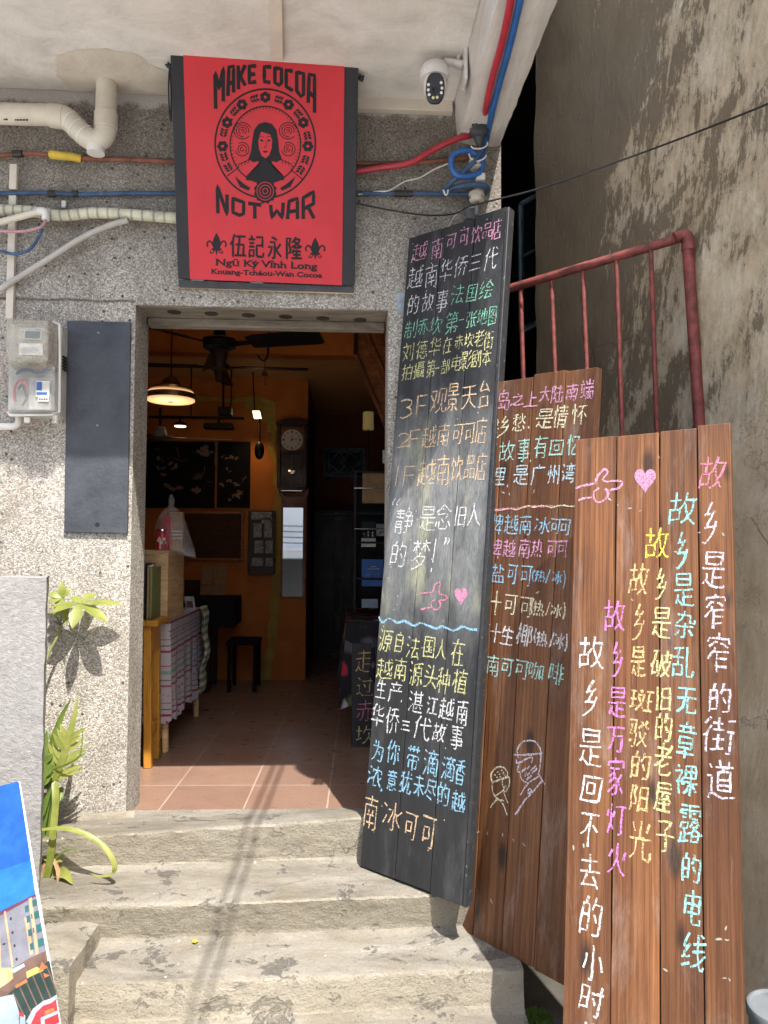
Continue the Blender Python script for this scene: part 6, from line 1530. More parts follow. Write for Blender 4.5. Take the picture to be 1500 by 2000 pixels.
layer('pr_grey', [[(-700, 1480), (0, 1160), (284, 1000), (355, 1430), (240, 1480), (95, 1568), (0, 1620), (-700, 1900)]], 0.0012)
layer('pr_plum', [[(-700, 1400), (0, 1124), (46, 1098), (278, 984), (284, 1002), (46, 1122), (0, 1146), (-700, 1440)]], 0.0014)
layer('pr_peach', [[(32, 1124), (46, 1116), (108, 1552), (94, 1560)], [(225, 1022), (250, 1010), (304, 1448), (282, 1462)], [(0, 1250), (12, 1560), (96, 1560), (106, 1650), (0, 1722), (-300, 1800), (-300, 1400)], [(192, 1170), (222, 1160), (262, 1450), (236, 1462)]], 0.0016)
layer('pr_teal', [rect(195, 1080, 28, 52), rect(207, 1160, 28, 52), rect(220, 1265, 28, 52), rect(234, 1374, 28, 52), rect(252, 1035, 36, 52), rect(266, 1125, 38, 58), rect(284, 1228, 40, 62), rect(298, 1340, 46, 62), rect(244, 1140, 10, 40), rect(258, 1250, 10, 40)], 0.0018)
layer('pr_green', [ell(x, y, 9, 12, 14) for x, y in ((87, 1178), (100, 1285), (116, 1388), (132, 1493))]+[rect(22, 1372, 22, 14)]+[[(70, 1760), (230, 1640), (388, 1500), (448, 1790), (200, 1970), (130, 1960)]], 0.0020)
layer('pr_brown', [[(100+52*k, 1760-44*k), (108+52*k, 1753-44*k), (205+52*k, 1950-34*k), (196+52*k, 1958-34*k)] for k in range(6)]+[[(0, 1740), (330, 1440), (350, 1500), (60, 1760)]], 0.0022)
layer('pr_yellow', [[(208, 1592), (290, 1552), (345, 1582), (214, 1642)], [(60, 1600), (100, 1590), (102, 1620), (60, 1640)]], 0.0024)
layer('pr_orange', [[(328, 1510), (374, 1560), (308, 1592)], [(340, 1600), (392, 1620), (352, 1640)], [(120, 1700), (210, 1650), (220, 1670), (130, 1720)]], 0.0026)
layer('pr_pale', [[(90, 1575), (190, 1525), (200, 1550), (110, 1605)], [(-400, 1850), (0, 1790), (108, 1768), (152, 1900), (152, 2100), (-400, 2200)], [(158, 1930), (200, 1930), (210, 2200), (158, 2200)]], 0.0028)
layer('pr_red', [[(222, 2050), (262, 1930), (310, 1870), (390, 1830), (440, 1790), (470, 1990), (478, 2300), (222, 2300)], [(150, 1900), (190, 1920), (190, 1945), (152, 1935)]], 0.0030)
layer('pr_orange', [[(350, 1900), (420, 1870), (432, 1900), (356, 1930)]], 0.0031)
layer('pr_pale', [[(205, 1985), (262, 1880), (340, 1820), (400, 1800), (446, 1770), (450, 1800), (400, 1836), (340, 1856), (285, 1910), (240, 2010)], [(322, 1950), (460, 1890), (464, 1916), (352, 1964), (358, 2090), (332, 2100)], [(366, 2030), (472, 1985), (474, 2005), (370, 2052)]], 0.0032)
pic.build('printed_picture', [M[m] for m in mats], ps, smooth=0, fix=False)

# ---------------------------------------------------------------- bucket
bq = at_z(1532, 1966, -0.19)
bu = thing('bucket', 'brown plastic bucket with a white lid at the foot of the mildewed wall', 'bucket', (bq.x, bq.y, -0.47))
MB().lathe((bq.x, bq.y, -0.472), [(0, 0.075), (0.02, 0.08), (0.255, 0.09)], seg=36).build('body', M['bucket'], bu, smooth=50)
MB().lathe((bq.x, bq.y, -0.42), [(0, 0.0825), (0.11, 0.0868)], seg=36, caps=False).build('label', M['bucket_blue'], bu, smooth=50)
MB().lathe((bq.x, bq.y, -0.222), [(0, 0.094), (0.022, 0.095), (0.028, 0.092), (0.03, 0.086), (0.024, 0.08), (0.025, 0.0)], seg=36, caps=False).build('lid', M['lid'], bu, smooth=40)
MB().tube(spline([(bq.x-0.09, bq.y, -0.24), (bq.x-0.11, bq.y-0.03, -0.29), (bq.x-0.085, bq.y-0.07, -0.31), (bq.x, bq.y-0.098, -0.32)], 6), 0.003, 6).build('handle', M['steel'], bu, smooth=60)

# ---------------------------------------------------------------- inside the shop
def I(x, y, d): return at_y(250+x/2.83, 560+y/2.83, d)              # upper doorway zoom
def J(x, y, d): return at_y(250+x/2.83, 1000+y/2.83, d)             # lower doorway zoom
def wbox(mb, f, x0, y0, x1, y1, d, th):
    a, b = f(x0, y1, d), f(x1, y0, d); return mb.box(a.x, b.x, d, d+th, a.z, b.z)
# ceiling fans
def fan(name, label, hub, span, blades, rod_top, scale=1.0, tilt=-0.42):
    t = thing(name, label, 'ceiling fan', hub, 'ceiling fans')
    h = Vector(hub); k = scale
    MB().lathe(h+Vector((0, 0, -0.03*k)), [(0, 0.06*k), (0.012*k, 0.088*k), (0.045*k, 0.09*k), (0.055*k, 0.07*k), (0.062*k, 0.035*k), (0.15*k, 0.03*k)], seg=28).build('motor', M['metal_black'], t, smooth=50)
    MB().lathe(h+Vector((0, 0, 0.026*k)), [(0, 0.0905*k), (0.006*k, 0.0905*k)], seg=28).build('brass_ring', M['brass'], t, smooth=50)
    MB().lathe(h+Vector((0, 0, -0.135*k)), [(0, 0.02*k), (0.006*k, 0.034*k), (0.03*k, 0.036*k), (0.1*k, 0.052*k), (0.106*k, 0.05*k)], seg=24).build('switch_housing', M['dark_wood'], t, smooth=50)
    MB().tube([h+Vector((0, 0, 0.1*k)), Vector((h.x, h.y, rod_top))], 0.012*k, 10).build('down_rod', M['metal_black'], t, smooth=50)
    for a in blades:
        d = Vector((math.cos(R(a)), math.sin(R(a)), 0)); s = Vector((-d.y, d.x, tilt)).normalized()
        r0, r1 = 0.17*k, span
        o = [h+d*r0-s*0.045*k, h+d*(r0+0.05*k)-s*0.058*k, h+d*(r1-0.03)-s*0.062*k, h+d*r1-s*0.045*k, h+d*r1+s*0.05*k, h+d*(r1-0.02)+s*0.062*k, h+d*(r0+0.02)+s*0.05*k]
        b = MB().prism(o, (0, 0, 0.006)).build('blade', M['metal_black'], t, bevel=0.002)
        i = MB().hexa([h+d*0.06*k+s*q+Vector((0, 0, z)) for z in (-0.006, 0.0) for q in (-0.014, 0.014)] [:2]+[h+d*(r0+0.06)+s*0.014, h+d*(r0+0.06)-s*0.014]+[h+d*0.06*k-s*0.014+Vector((0, 0, 0.005)), h+d*0.06*k+s*0.014+Vector((0, 0, 0.005)), h+d*(r0+0.06)+s*0.014+Vector((0, 0, 0.005)), h+d*(r0+0.06)-s*0.014+Vector((0, 0, 0.005))])
        i.build('blade_iron', M['metal_black'], b)
    return t
hub = I(505, 322, 1.2)
fan('ceiling_fan', 'near black ceiling fan with broad blades just inside the doorway', (hub.x, 1.2, hub.z), 0.60, (-20, -134, 104), 2.52)
h2 = I(505, 446, 2.05)
fan('ceiling_fan', 'farther black ceiling fan seen edge-on behind the near one', (h2.x, 2.05, h2.z), 0.58, (3, 183, 93), 2.52, 0.7, 0.04)
def hang(name, label, cat, top, bottom, r=0.006, group=None):
    t = thing(name, label, cat, bottom, group)
    MB().tube([top, bottom], r, 8).build('cord', M['metal_black'], t); return t
# pendant lamp
c = I(236, 634, 1.3)
pe_ = hang('pendant_lamp', 'glowing round brass pendant lamp with a cream diffuser hanging at the left of the room', 'lamp', Vector((c.x, 1.3, 2.52)), Vector((c.x, 1.3, c.z+0.11)), 0.004)
MB().lathe((c.x, 1.3, c.z+0.062), [(0, 0.115), (0.012, 0.118), (0.018, 0.06), (0.045, 0.05), (0.07, 0.03), (0.085, 0.006)], seg=36).build('shade', M['brass'], pe_, smooth=40)
MB().lathe((c.x, 1.3, c.z+0.012), [(0, 0.132), (0.03, 0.134), (0.034, 0.12)], seg=40).build('rim_band', M['brass'], pe_, smooth=40)
MB().lathe((c.x, 1.3, c.z+0.047), [(0, 0.124), (0.006, 0.124)], seg=40).build('light_slot', M['lamp_glow'], pe_, smooth=40)
MB().lathe((c.x, 1.3, c.z-0.002), [(0, 0.02), (0.0015, 0.122), (0.006, 0.131), (0.014, 0.131)], seg=44).build('diffuser', M['lamp_glow'], pe_, smooth=40)
MB().lathe((c.x, 1.3, c.z-0.005), [(0, 0.014), (0.004, 0.016)], seg=16).build('finial', M['dark_wood'], pe_)
def lamp(name, kind, loc, energy, color, size=0.05, spot=None, aim=None):
    d = bpy.data.lights.new(name, kind); d.energy = energy; d.color = color
    d.shadow_soft_size = size
    if kind == 'SPOT': d.spot_size = spot; d.spot_blend = 0.8
    o = bpy.data.objects.new(name, d); COL.objects.link(o); o.location = loc
    if aim: o.rotation_euler = (Vector(aim)-Vector(loc)).to_track_quat('-Z', 'Y').to_euler()
lamp('pendant_light', 'POINT', (c.x, 1.3, c.z-0.07), 1.1, (1.0, 0.66, 0.36), 0.1)
# white fan-lamp farther left
c = I(178, 835, 2.5)
wf = hang('ceiling_fan', 'small pale ceiling fan on a white stem low in the far left of the room', 'ceiling fan', I(178, 670, 2.5), I(178, 790, 2.5), 0.009, 'ceiling fans')
MB().lathe((c.x, 2.5, c.z-0.01), [(0, 0.02), (0.01, 0.09), (0.022, 0.085), (0.03, 0.05), (0.09, 0.03)], seg=26).build('motor', M['grey_photo'], wf, smooth=50)
for a in (4, 124, 244):
    d = Vector((math.cos(R(a)), math.sin(R(a)), 0)); s = Vector((-d.y, d.x, 0.2)).normalized(); h = Vector((c.x, 2.5, c.z))
    MB().prism([h+d*0.08-s*0.03, h+d*0.5-s*0.045, h+d*0.5+s*0.045, h+d*0.08+s*0.03], (0, 0, 0.005)).build('blade', M['brass'], wf)
# track rail with its lamps
a, b = I(115, 722, 2.6), I(645, 728, 2.6)
tr_ = thing('track_rail', 'long black lighting track hung across the back of the room above the lacquer painting', 'lighting track', ((a.x+b.x)/2, 2.6, a.z))
MB().box(a.x, b.x, 2.585, 2.615, b.z-0.008, a.z+0.012).build('rail', M['metal_black'], tr_, bevel=0.002)
for x in (a.x+0.3, b.x-0.1): MB().tube([(x, 2.6, 2.335), (x, 2.6, a.z)], 0.005, 8).build('suspension', M['metal_black'], tr_)
c = I(289, 770, 2.6)
s1 = hang('track_lamp', 'small lit disc lamp hanging from the lighting track', 'lamp', Vector((c.x, 2.6, b.z)), Vector((c.x, 2.6, c.z+0.02)), 0.008, 'track lamps')
MB().lathe((c.x, 2.6, c.z), [(0, 0.036), (0.004, 0.046), (0.02, 0.046), (0.03, 0.02)], seg=24).build('housing', M['metal_black'], s1, smooth=40)
MB().lathe((c.x, 2.6, c.z-0.006), [(0, 0.04), (0.006, 0.042)], seg=24).build('lens', M['spot_glow'], s1)
c = I(503, 772, 2.6)
s2 = hang('track_lamp', 'unlit black flat box lamp hanging from the lighting track', 'lamp', Vector((c.x, 2.6, b.z)), Vector((c.x, 2.6, c.z+0.015)), 0.01, 'track lamps')
MB().box(c.x-0.105, c.x+0.105, 2.55, 2.65, c.z-0.02, c.z+0.018).build('housing', M['metal_black'], s2, bevel=0.004)
c = I(540, 690, 2.35)
s3 = hang('hanging_projector', 'small black box hanging on a long thin rod below the far ceiling fan', 'projector', I(528, 462, 2.35), I(526, 676, 2.35), 0.0075)
MB().box(c.x-0.05, c.x+0.042, 2.31, 2.4, c.z-0.025, c.z+0.028).build('housing', M['metal_black'], s3, bevel=0.004)
c = I(715, 708, 2.75)
s4 = thing('spot_lamp', 'small square lit spot lamp with a hanging black counterweight beside the yellow plaster', 'lamp', c)
MB().hexa([Vector((c.x+x+0.012*(z > 0)*-1, 2.75+y, c.z+z)) for z in (-0.028, 0.028) for x, y in ((-0.024, -0.02), (0.03, -0.02), (0.03, 0.02), (-0.024, 0.02))]).build('lens', M['spot_glow'], s4, bevel=0.003)
MB().tube([I(728, 725, 2.75), I(729, 870, 2.75)], 0.007, 8).build('stem', M['metal_black'], s4)
MB().tube([I(700, 690, 2.78), (c.x-0.04, 2.78, 2.338)], 0.005, 8).build('suspension', M['metal_black'], s4)
w0 = I(726, 905, 2.75); MB().ball(w0, 0.037, 0.03, 0.068, 18, 10).build('counterweight', M['metal_black'], s4, smooth=60)
lamp('spot_light', 'SPOT', (c.x-0.02, 2.72, c.z-0.04), 1.5, (1.0, 0.66, 0.26), 0.03, R(95), (-0.70, 3.0, 1.35))
# hook and bell
hk = MB().tube(spline([I(779, 250, 1.25), I(776, 330, 1.25), I(770, 385, 1.25), I(752, 408, 1.25), I(732, 400, 1.25), I(717, 380, 1.25)], 6), 0.0055, 8)
tag(hk.build('ceiling_hook', M['metal_black'], smooth=60), 'thin black ceiling hook hanging beside the near fan', 'hook')
be = hang('wind_bell', 'small dark bell on a thin red string below the ceiling hook', 'bell', I(757, 408, 1.25), I(757, 540, 1.25), 0.0015)
q = I(757, 497, 1.25); MB().lathe((q.x, 1.25, q.z), [(0, 0.018), (0.012, 0.017), (0.026, 0.012), (0.034, 0.003)], seg=18).build('bell', M['brass'], be, smooth=50)
q = I(757, 540, 1.25); MB().lathe((q.x, 1.25, q.z-0.002), [(0, 0.004), (0.003, 0.012), (0.006, 0.003)], seg=14).build('wind_tag', M['dark_wood'], be)
# lacquer painting in two panels
pt_ = thing('lacquer_painting', 'wide black lacquer painting with pale flower inlay on the orange back wall', 'painting', I(400, 1220, 2.96))
a, b = I(60, 1220, 2.96), I(482, 857, 2.96); MB().box(a.x, b.x-0.002, 2.96, 2.99, a.z, b.z).build('panel', M['lacquer'], pt_, bevel=0.003)
a2, b2_ = I(490, 1220, 2.96), I(676, 857, 2.96); MB().box(a2.x, b2_.x, 2.96, 2.99, a2.z, b2_.z).build('panel', M['lacquer'], pt_, bevel=0.003)
MB().box(b.x-0.001, a2.x+0.001, 2.956, 2.985, I(0, 980, 2.96).z, b.z-0.002).build('joint_strip', M['inlay'], pt_)
fl_ = MB()
def K(x, y): return (x/5.77+280, y/5.77+840)
def flower(cx, cy, r, n=6, sq_=0.7):
    for k in range(n):
        a = random.uniform(0, 6.28); d = r*random.uniform(0.2, 0.9); pts = []
        rr = r*random.uniform(0.3, 0.55); e = random.uniform(0.45, 1.0)
        for j in range(9):
            t = 2*math.pi*j/9; x = cx+d*math.cos(a)+rr*math.cos(t)*math.cos(a)-rr*e*math.sin(t)*math.sin(a); y = cy+(d*math.sin(a)+rr*math.cos(t)*math.sin(a)+rr*e*math.sin(t)*math.cos(a))*sq_
            pts.append(at_y(*K(x, y), 2.9585-random.uniform(0, 0.0006)))
        fl_.poly(pts)
for (x, y, r_, n) in ((690, 235, 70, 12), (620, 240, 30, 5), (755, 245, 30, 5), (900, 300, 30, 4), (990, 300, 36, 5), (1055, 305, 36, 5), (950, 325, 30, 4), (950, 440, 26, 4), (975, 465, 24, 3), (895, 610, 40, 6), (975, 578, 36, 5), (1055, 600, 40, 6), (1070, 710, 45, 8), (1065, 760, 38, 6), (975, 785, 28, 4), (1010, 745, 30, 4), (160, 220, 30, 3), (165, 320, 40, 4), (210, 345, 30, 4), (300, 375, 34, 4), (370, 425, 55, 6), (160, 430, 34, 4), (225, 425, 34, 4), (240, 500, 45, 5), (290, 640, 60, 6), (370, 650, 60, 6), (620, 690, 70, 8), (1145, 540, 24, 4)): flower(x, y, r_, n)
for k in range(16):
    a = R(150+9*k); p0 = (650, 540); L = random.uniform(60, 120)
    q0, q1 = at_y(*K(*p0), 2.958), at_y(*K(p0[0]+L*math.cos(a), p0[1]+L*0.6*math.sin(a)), 2.958); fl_.tube([q0, q1], 0.0016, 4)
for L in (((370, 190), (400, 290), (410, 345), (480, 345)), ((270, 320), (330, 310), (400, 340)), ((690, 410), (680, 500), (640, 560)), ((1100, 600), (1140, 550), (1160, 500)), ((720, 580), (780, 590))):
    fl_.tube(spline([at_y(*K(*q), 2.958) for q in L], 5), 0.0028, 4)
fl_.build('flower_inlay', M['inlay'], pt_, smooth=0, fix=False)
# framed glass sheet, photo board, notice, mirror, clock
def framed(name, label, cat, f, x0, y0, x1, y1, d, fw, mat, inner):
    a, b = f(x0, y1, d), f(x1, y0, d); t = thing(name, label, cat, ((a.x+b.x)/2, d, a.z))
    m_ = MB(); m_.box(a.x, b.x, d, d+0.025, b.z-fw, b.z); m_.box(a.x, b.x, d, d+0.025, a.z, a.z+fw); m_.box(a.x, a.x+fw, d, d+0.025, a.z+fw, b.z-fw); m_.box(b.x-fw, b.x, d, d+0.025, a.z+fw, b.z-fw)
    m_.build('frame', M[mat], t, bevel=0.002); MB().box(a.x+fw, b.x-fw, d+0.01, d+0.02, a.z+fw, b.z-fw).build('picture', M[inner], t)
    return t, a, b
framed('framed_print', 'large dark framed print behind glass below the lacquer painting', 'picture', I, 210, 1243, 640, 1512, 2.955, 0.018, 'red_brown_wood', 'photo_dark')
pbt, a, b = framed('photo_board', 'dark wooden board of small old photographs beside the yellow plaster edge', 'photo board', I, 660, 1238, 815, 1590, 2.95, 0.012, 'dark_wood', 'dark_wood')
for (x, y, w_, h_) in ((0.12, 0.86, 0.75, 0.12), (0.2, 0.58, 0.3, 0.22), (0.6, 0.58, 0.28, 0.22), (0.25, 0.33, 0.32, 0.2), (0.65, 0.33, 0.26, 0.2), (0.15, 0.13, 0.42, 0.13), (0.66, 0.13, 0.26, 0.13), (0.5, 0.8, 0.35, 0.08)):
    ph_ = MB().box(a.x+(b.x-a.x)*x, a.x+(b.x-a.x)*(x+w_), 2.945, 2.949, a.z+(b.z-a.z)*y, a.z+(b.z-a.z)*(y+h_)).build('photograph', M['grey_photo'], pbt)
nt = thing('price_card', 'small yellow card pinned above the photo board', 'card', I(670, 1265, 2.99)); a, b = I(660, 1266, 2.99), I(682, 1236, 2.99)
MB().box(a.x, b.x, 2.988, 2.993, a.z, b.z).build('card', M['pr_yellow'], nt)
nb_ = thing('pinned_papers', 'dim brown papers pinned on the orange wall below the framed print', 'papers', J(470, 460, 2.99))
for (x0, y0, x1, y1) in ((408, 302, 465, 400), (470, 300, 545, 365), (475, 370, 540, 405), (398, 408, 540, 460)):
    wbox(MB(), J, x0, y0, x1, y1, 2.985, 0.005).build('sheet', M['kraft'], nb_)
mi = thing('wall_mirror', 'tall narrow mirror in a brown wooden frame under the pendulum clock', 'mirror', J(908, 470, 2.96))
a, b = J(850, 468, 2.96), I(968, 1222, 2.96)
MB().box(a.x+0.004, b.x, 2.962, 2.972, a.z, b.z).build('mirror_glass', M['mirror'], mi)
m_ = MB(); m_.box(a.x-0.012, a.x+0.003, 2.958, 2.99, a.z-0.01, b.z+0.09); m_.box(b.x+0.001, b.x+0.022, 2.958, 2.99, a.z-0.01, b.z+0.09); m_.box(a.x+0.003, b.x+0.001, 2.958, 2.99, b.z+0.001, b.z+0.09)
m_.build('frame', M['red_brown_wood'], mi, bevel=0.002)
tip = MB(); 
for (x, s_) in ((a.x-0.03, 1), (b.x+0.04, -1)): tip.prism([(x, 2.95, b.z+0.1), (x+s_*0.035, 2.95, b.z+0.06), (x+s_*0.05, 2.95, b.z+0.14), (x, 2.95, b.z+0.15)], (0, 0.03, 0))
tip.build('bracket', M['red_brown_wood'], mi, bevel=0.002)
ck = thing('pendulum_clock', 'dark wooden pendulum wall clock with a round white face on the orange column', 'clock', I(906, 1130, 2.9))
x0, x1 = I(820, 900, 2.9).x, I(992, 900, 2.9).x; zt, zb = I(900, 760, 2.9).z, I(900, 1110, 2.9).z; xm = (x0+x1)/2; zm = I(900, 912, 2.9).z
c_ = MB(); c_.box(x0+0.012, x1-0.012, 2.93, 2.99, zb, zt); c_.box(x0+0.006, x0+0.03, 2.905, 2.985, zb, zt); c_.box(x1-0.03, x1-0.006, 2.905, 2.985, zb, zt); c_.box(x0+0.03, x1-0.03, 2.908, 2.985, zm-0.012, zm+0.01)
c_.box(x0+0.03, x1-0.03, 2.908, 2.985, zt-0.02, zt); c_.box(x0+0.03, x1-0.03, 2.908, 2.985, zb, zb+0.02)
c_.box(x0-0.004, x1+0.004, 2.895, 2.988, zt, zt+0.018)
c_.prism([(x0-0.002, 2.90, zt+0.018), (x1+0.002, 2.90, zt+0.018), (x1-0.03, 2.90, zt+0.03), (xm+0.06, 2.90, zt+0.042), (xm, 2.90, zt+0.055), (xm-0.06, 2.90, zt+0.042), (x0+0.03, 2.90, zt+0.03)], (0, 0.08, 0))
c_.prism([(x0+0.006, 2.905, zb), (x1-0.006, 2.905, zb), (x1-0.03, 2.905, zb-0.035), (x0+0.03, 2.905, zb-0.035)], (0, 0.08, 0))
c_.build('case', M['dark_wood'], ck, bevel=0.003)
MB().box(x0+0.031, x1-0.031, 2.922, 2.929, zm+0.01, zt-0.02).build('dial_board', M['red_brown_wood'], ck)
fcen = I(906, 847, 2.915); rr = (I(964, 847, 2.915).x-I(848, 847, 2.915).x)/2
fo_ = MB().lathe((fcen.x, 2.921, fcen.z), [(0, rr+0.004), (0.006, rr)], (0, -1, 0), 40).build('face', M['clock_face'], ck, smooth=40)
nm = MB()
for k in range(12):
    a = 2*math.pi*k/12; q = Vector((fcen.x+rr*0.78*math.sin(a), 2.9135, fcen.z+rr*0.78*math.cos(a))); s_ = 0.006 if k % 3 else 0.009
    nm.box(q.x-s_*0.6, q.x+s_*0.6, 2.9135, 2.9145, q.z-s_, q.z+s_)
nm.build('numerals', M['ink'], fo_)
for a, L, w_ in ((R(2), rr*0.55, 0.004), (R(78), rr*0.8, 0.003)):
    d = Vector((math.sin(a), 0, math.cos(a))); q = Vector((fcen.x, 2.9125, fcen.z)); s_ = Vector((d.z, 0, -d.x))*w_
    MB().prism([q-d*0.008-s_, q+d*L-s_*0.3, q+d*L+s_*0.3, q-d*0.008+s_], (0, -0.001, 0)).build('hand', M['ink'], fo_)
pz_ = I(904, 1018, 2.925)
MB().lathe((pz_.x, 2.925, pz_.z), [(0, 0.026), (0.006, 0.024), (0.009, 0.0)], (0, -1, 0), 24, caps=False).build('pendulum', M['chrome'], ck, smooth=60)
MB().tube([(pz_.x, 2.927, zm-0.01), pz_], 0.002, 6).build('pendulum_rod', M['brass'], ck)
MB().box(x0+0.04, x1-0.04, 2.9, 2.906, zb-0.026, zb-0.022).build('trim', M['chrome'], ck)
# lattice window, dark cabinet in the passage
lt_, a, b = framed('lattice_window', 'dark green lattice window with a diamond pattern high in the back passage', 'window', I, 1080, 890, 1312, 1052, 4.55, 0.03, 'casement', 'dark_glass')
m_ = MB(); cx, cz = (a.x+b.x)/2, (a.z+b.z)/2; hw, hh = (b.x-a.x)/2-0.05, (b.z-a.z)/2-0.045
def lbar(p, q): bar(m_, Vector((p[0], 4.548, p[1])), Vector((q[0], 4.548, q[1])), 0.011, 0.008)
for s_ in (-1, 1):
    lbar((cx+s_*hw, cz-hh), (cx+s_*hw, cz+hh)); lbar((cx-hw, cz+s_*hh), (cx+hw, cz+s_*hh)); lbar((cx+s_*0.055, cz+hh), (cx+s_*0.055, cz+hh+0.045)); lbar((cx+s_*0.055, cz-hh), (cx+s_*0.055, cz-hh-0.045)); lbar((cx+s_*hw, cz), (cx+s_*(hw+0.05), cz))
    for u in (-1, 1): lbar((cx+s_*hw, cz), (cx+s_*0.05, cz+u*hh)); lbar((cx+s_*0.05, cz+u*hh), (cx, cz+u*0.03)); lbar((cx+s_*0.04, cz), (cx, cz+u*0.03))
m_.build('lattice', M['casement'], lt_)
cb = thing('dark_cabinet', 'black cupboard filling the low end of the back passage', 'cupboard', (-0.05, 4.3, 0))
a = I(1030, 1245, 4.2); m_ = MB().box(-0.28, 0.12, 4.2, 4.58, 0.0, a.z); m_.box(-0.285, 0.125, 4.19, 4.58, a.z, a.z+0.02); m_.build('carcass', M['dark_wood'], cb, bevel=0.003)
for x0_, x1_ in ((-0.27, -0.085), (-0.075, 0.11)): d_ = MB().box(x0_, x1_, 4.188, 4.199, 0.05, a.z-0.03).build('door', M['dark_wood'], cb, bevel=0.003); MB().ball((x1_-0.02 if x0_ < -0.1 else x0_+0.02, 4.18, 0.7), 0.008, 0.008, 0.008, 10, 6).build('knob', M['brass'], d_)
# slanted staircase panels at right
stp = thing('staircase_panel', 'varnished red-brown timber side of a staircase slanting down at the right of the room', 'staircase', (0.3, 1.4, 1.6))
q = [I(1256, 200, 1.4), I(1254, 372, 1.4), I(1425, 772, 1.4), I(1470, 880, 1.4), I(1470, 200, 1.4)]
MB().prism(q, (0, 0.03, 0)).build('side_panel', M['red_brown_wood'], stp, bevel=0.003)
for (x0_, y0_, x1_, y1_, w_) in ((1256, 372, 1470, 872, 0.022), (1297, 250, 1470, 655, 0.028), (1318, 250, 1470, 605, 0.018), (1380, 250, 1470, 470, 0.026)):
    m_ = MB(); bar(m_, I(x0_, y0_, 1.38), I(x1_, y1_, 1.38), w_, 0.018); m_.build('moulding', M['red_brown_wood'], stp, bevel=0.003)
m_ = MB(); bar(m_, I(1260, 215, 1.37), I(1256, 372, 1.37), 0.022, 0.03); m_.build('newel_edge', M['dark_wood'], stp, bevel=0.003)
c = I(1328, 742, 2.2)
yl = thing('wall_lamp', 'greenish-yellow cylinder lamp shade on a thin stand under the staircase', 'lamp', c)
MB().lathe((c.x, 2.2, c.z-0.06), [(0, 0.038), (0.12, 0.036)], seg=28).build('shade', M['shade_glow'], yl, smooth=50)
MB().tube([(c.x, 2.2, c.z-0.06), (c.x, 2.2, 0.66)], 0.006, 8).build('stand', M['metal_black'], yl)
# right: rack of postcards on a table with a flowery cloth, and a small chalkboard
rk = thing('postcard_rack', 'black rack of postcards and books standing on the flower-patterned table', 'rack', (0.18, 1.5, 0.64))
xa, xb = I(1250, 1000, 1.4).x, 0.40
m_ = MB()
for x in (xa, xb-0.016): m_.box(x, x+0.016, 1.4, 1.6, 0.66, I(0, 1000, 1.4).z)
for y in (1000, 1235, 1400): z = I(0, y, 1.4).z; m_.box(xa+0.016, xb-0.016, 1.42, 1.6, z-0.012, z)
z = J(0, 360, 1.4).z; m_.box(xa+0.016, xb-0.016, 1.42, 1.6, z-0.012, z); m_.box(xa+0.016, xb-0.016, 1.59, 1.6, 0.67, 1.4)
m_.build('frame', M['metal_black'], rk, bevel=0.001)
for y in (1113, 1338): MB().tube([I(1250, y, 1.395), I(1430, y, 1.395)], 0.003, 6).build('rod', M['chrome'], rk)
def card(name, label, f, x0, y0, x1, y1, d, mat, cat='card', th=0.006, lean=0.02):
    a, b = f(x0, y1, d), f(x1, y0, d)
    m_ = MB().hexa([(a.x, d, a.z), (b.x, d, a.z), (b.x, d+th, a.z), (a.x, d+th, a.z), (a.x, d+lean, b.z), (b.x, d+lean, b.z), (b.x, d+th+lean, b.z), (a.x, d+th+lean, b.z)])
    return tag(m_.build(name, M[mat], bevel=0.001), label, cat)
card('box', 'wide dim beige box on the top shelf of the postcard rack', I, 1295, 1030, 1425, 1195, 1.45, 'kraft', 'box', 0.1, 0.0)
card('postcard', 'dark green landscape postcard in the rack beside a grey card', I, 1292, 1298, 1368, 1345, 1.42, 'pr_green')
card('postcard', 'pale cream postcard low in the middle of the rack', I, 1290, 1390, 1370, 1438, 1.42, 'paper')
bwc = card('postcard', 'black and white postcard with pale figures above the cream one', I, 1296, 1345, 1368, 1388, 1.43, 'ink')
q = MB()
for (x, y, r_) in ((1305, 1366, 6), (1328, 1358, 9), (1328, 1374, 8), (1352, 1360, 9), (1352, 1376, 8)):
    cc = I(x, y, 1.427); q.ball(cc, r_*0.0005, 0.002, r_*0.0008, 8, 6)
WM[bwc] = bwc.matrix_world.copy(); q.build('print', M['paper'], bwc)
card('postcard', 'dim grey postcard at the right side of the rack', I, 1372, 1310, 1420, 1378, 1.425, 'grey_photo')
bkx = card('book', 'dark blue book standing upright on the lower shelf of the rack', J, 1292, 262, 1412, 410, 1.42, 'blue_paper', 'book', 0.02, 0.02); WM[bkx] = bkx.matrix_world.copy()
q = MB(); 
for (x0_, y0_, x1_, y1_) in ((1325, 312, 1390, 318), (1325, 344, 1335, 348), (1380, 344, 1390, 348), (1340, 300, 1375, 305)): wbox(q, J, x0_, y0_, x1_, y1_, 1.417, 0.001)
q.build('cover_print', M['pr_pale'], bkx)
card('postcard', 'cloudy sky postcard on the bottom shelf of the rack', J, 1292, 482, 1382, 530, 1.42, 'pr_pale')
card('paper_stack', 'stack of pale curled papers sticking out beside the chalkboard top', I, 1408, 900, 1450, 975, 1.0, 'paper', 'papers', 0.01, 0.03)
ft = thing('side_table', 'table draped in a dark flower-patterned cloth behind the small chalkboard', 'table', (0.25, 1.5, 0))
m_ = MB()
for x in (0.06, 0.40):
    for y in (1.15, 1.95): m_.box(x, x+0.035, y, y+0.035, 0, 0.6)
for x in (0.06, 0.40):
    for y in (1.15, 1.95): MB().box(x, x+0.035, y, y+0.035, 0, 0.6).build('leg', M['dark_wood'], ft, bevel=0.002)
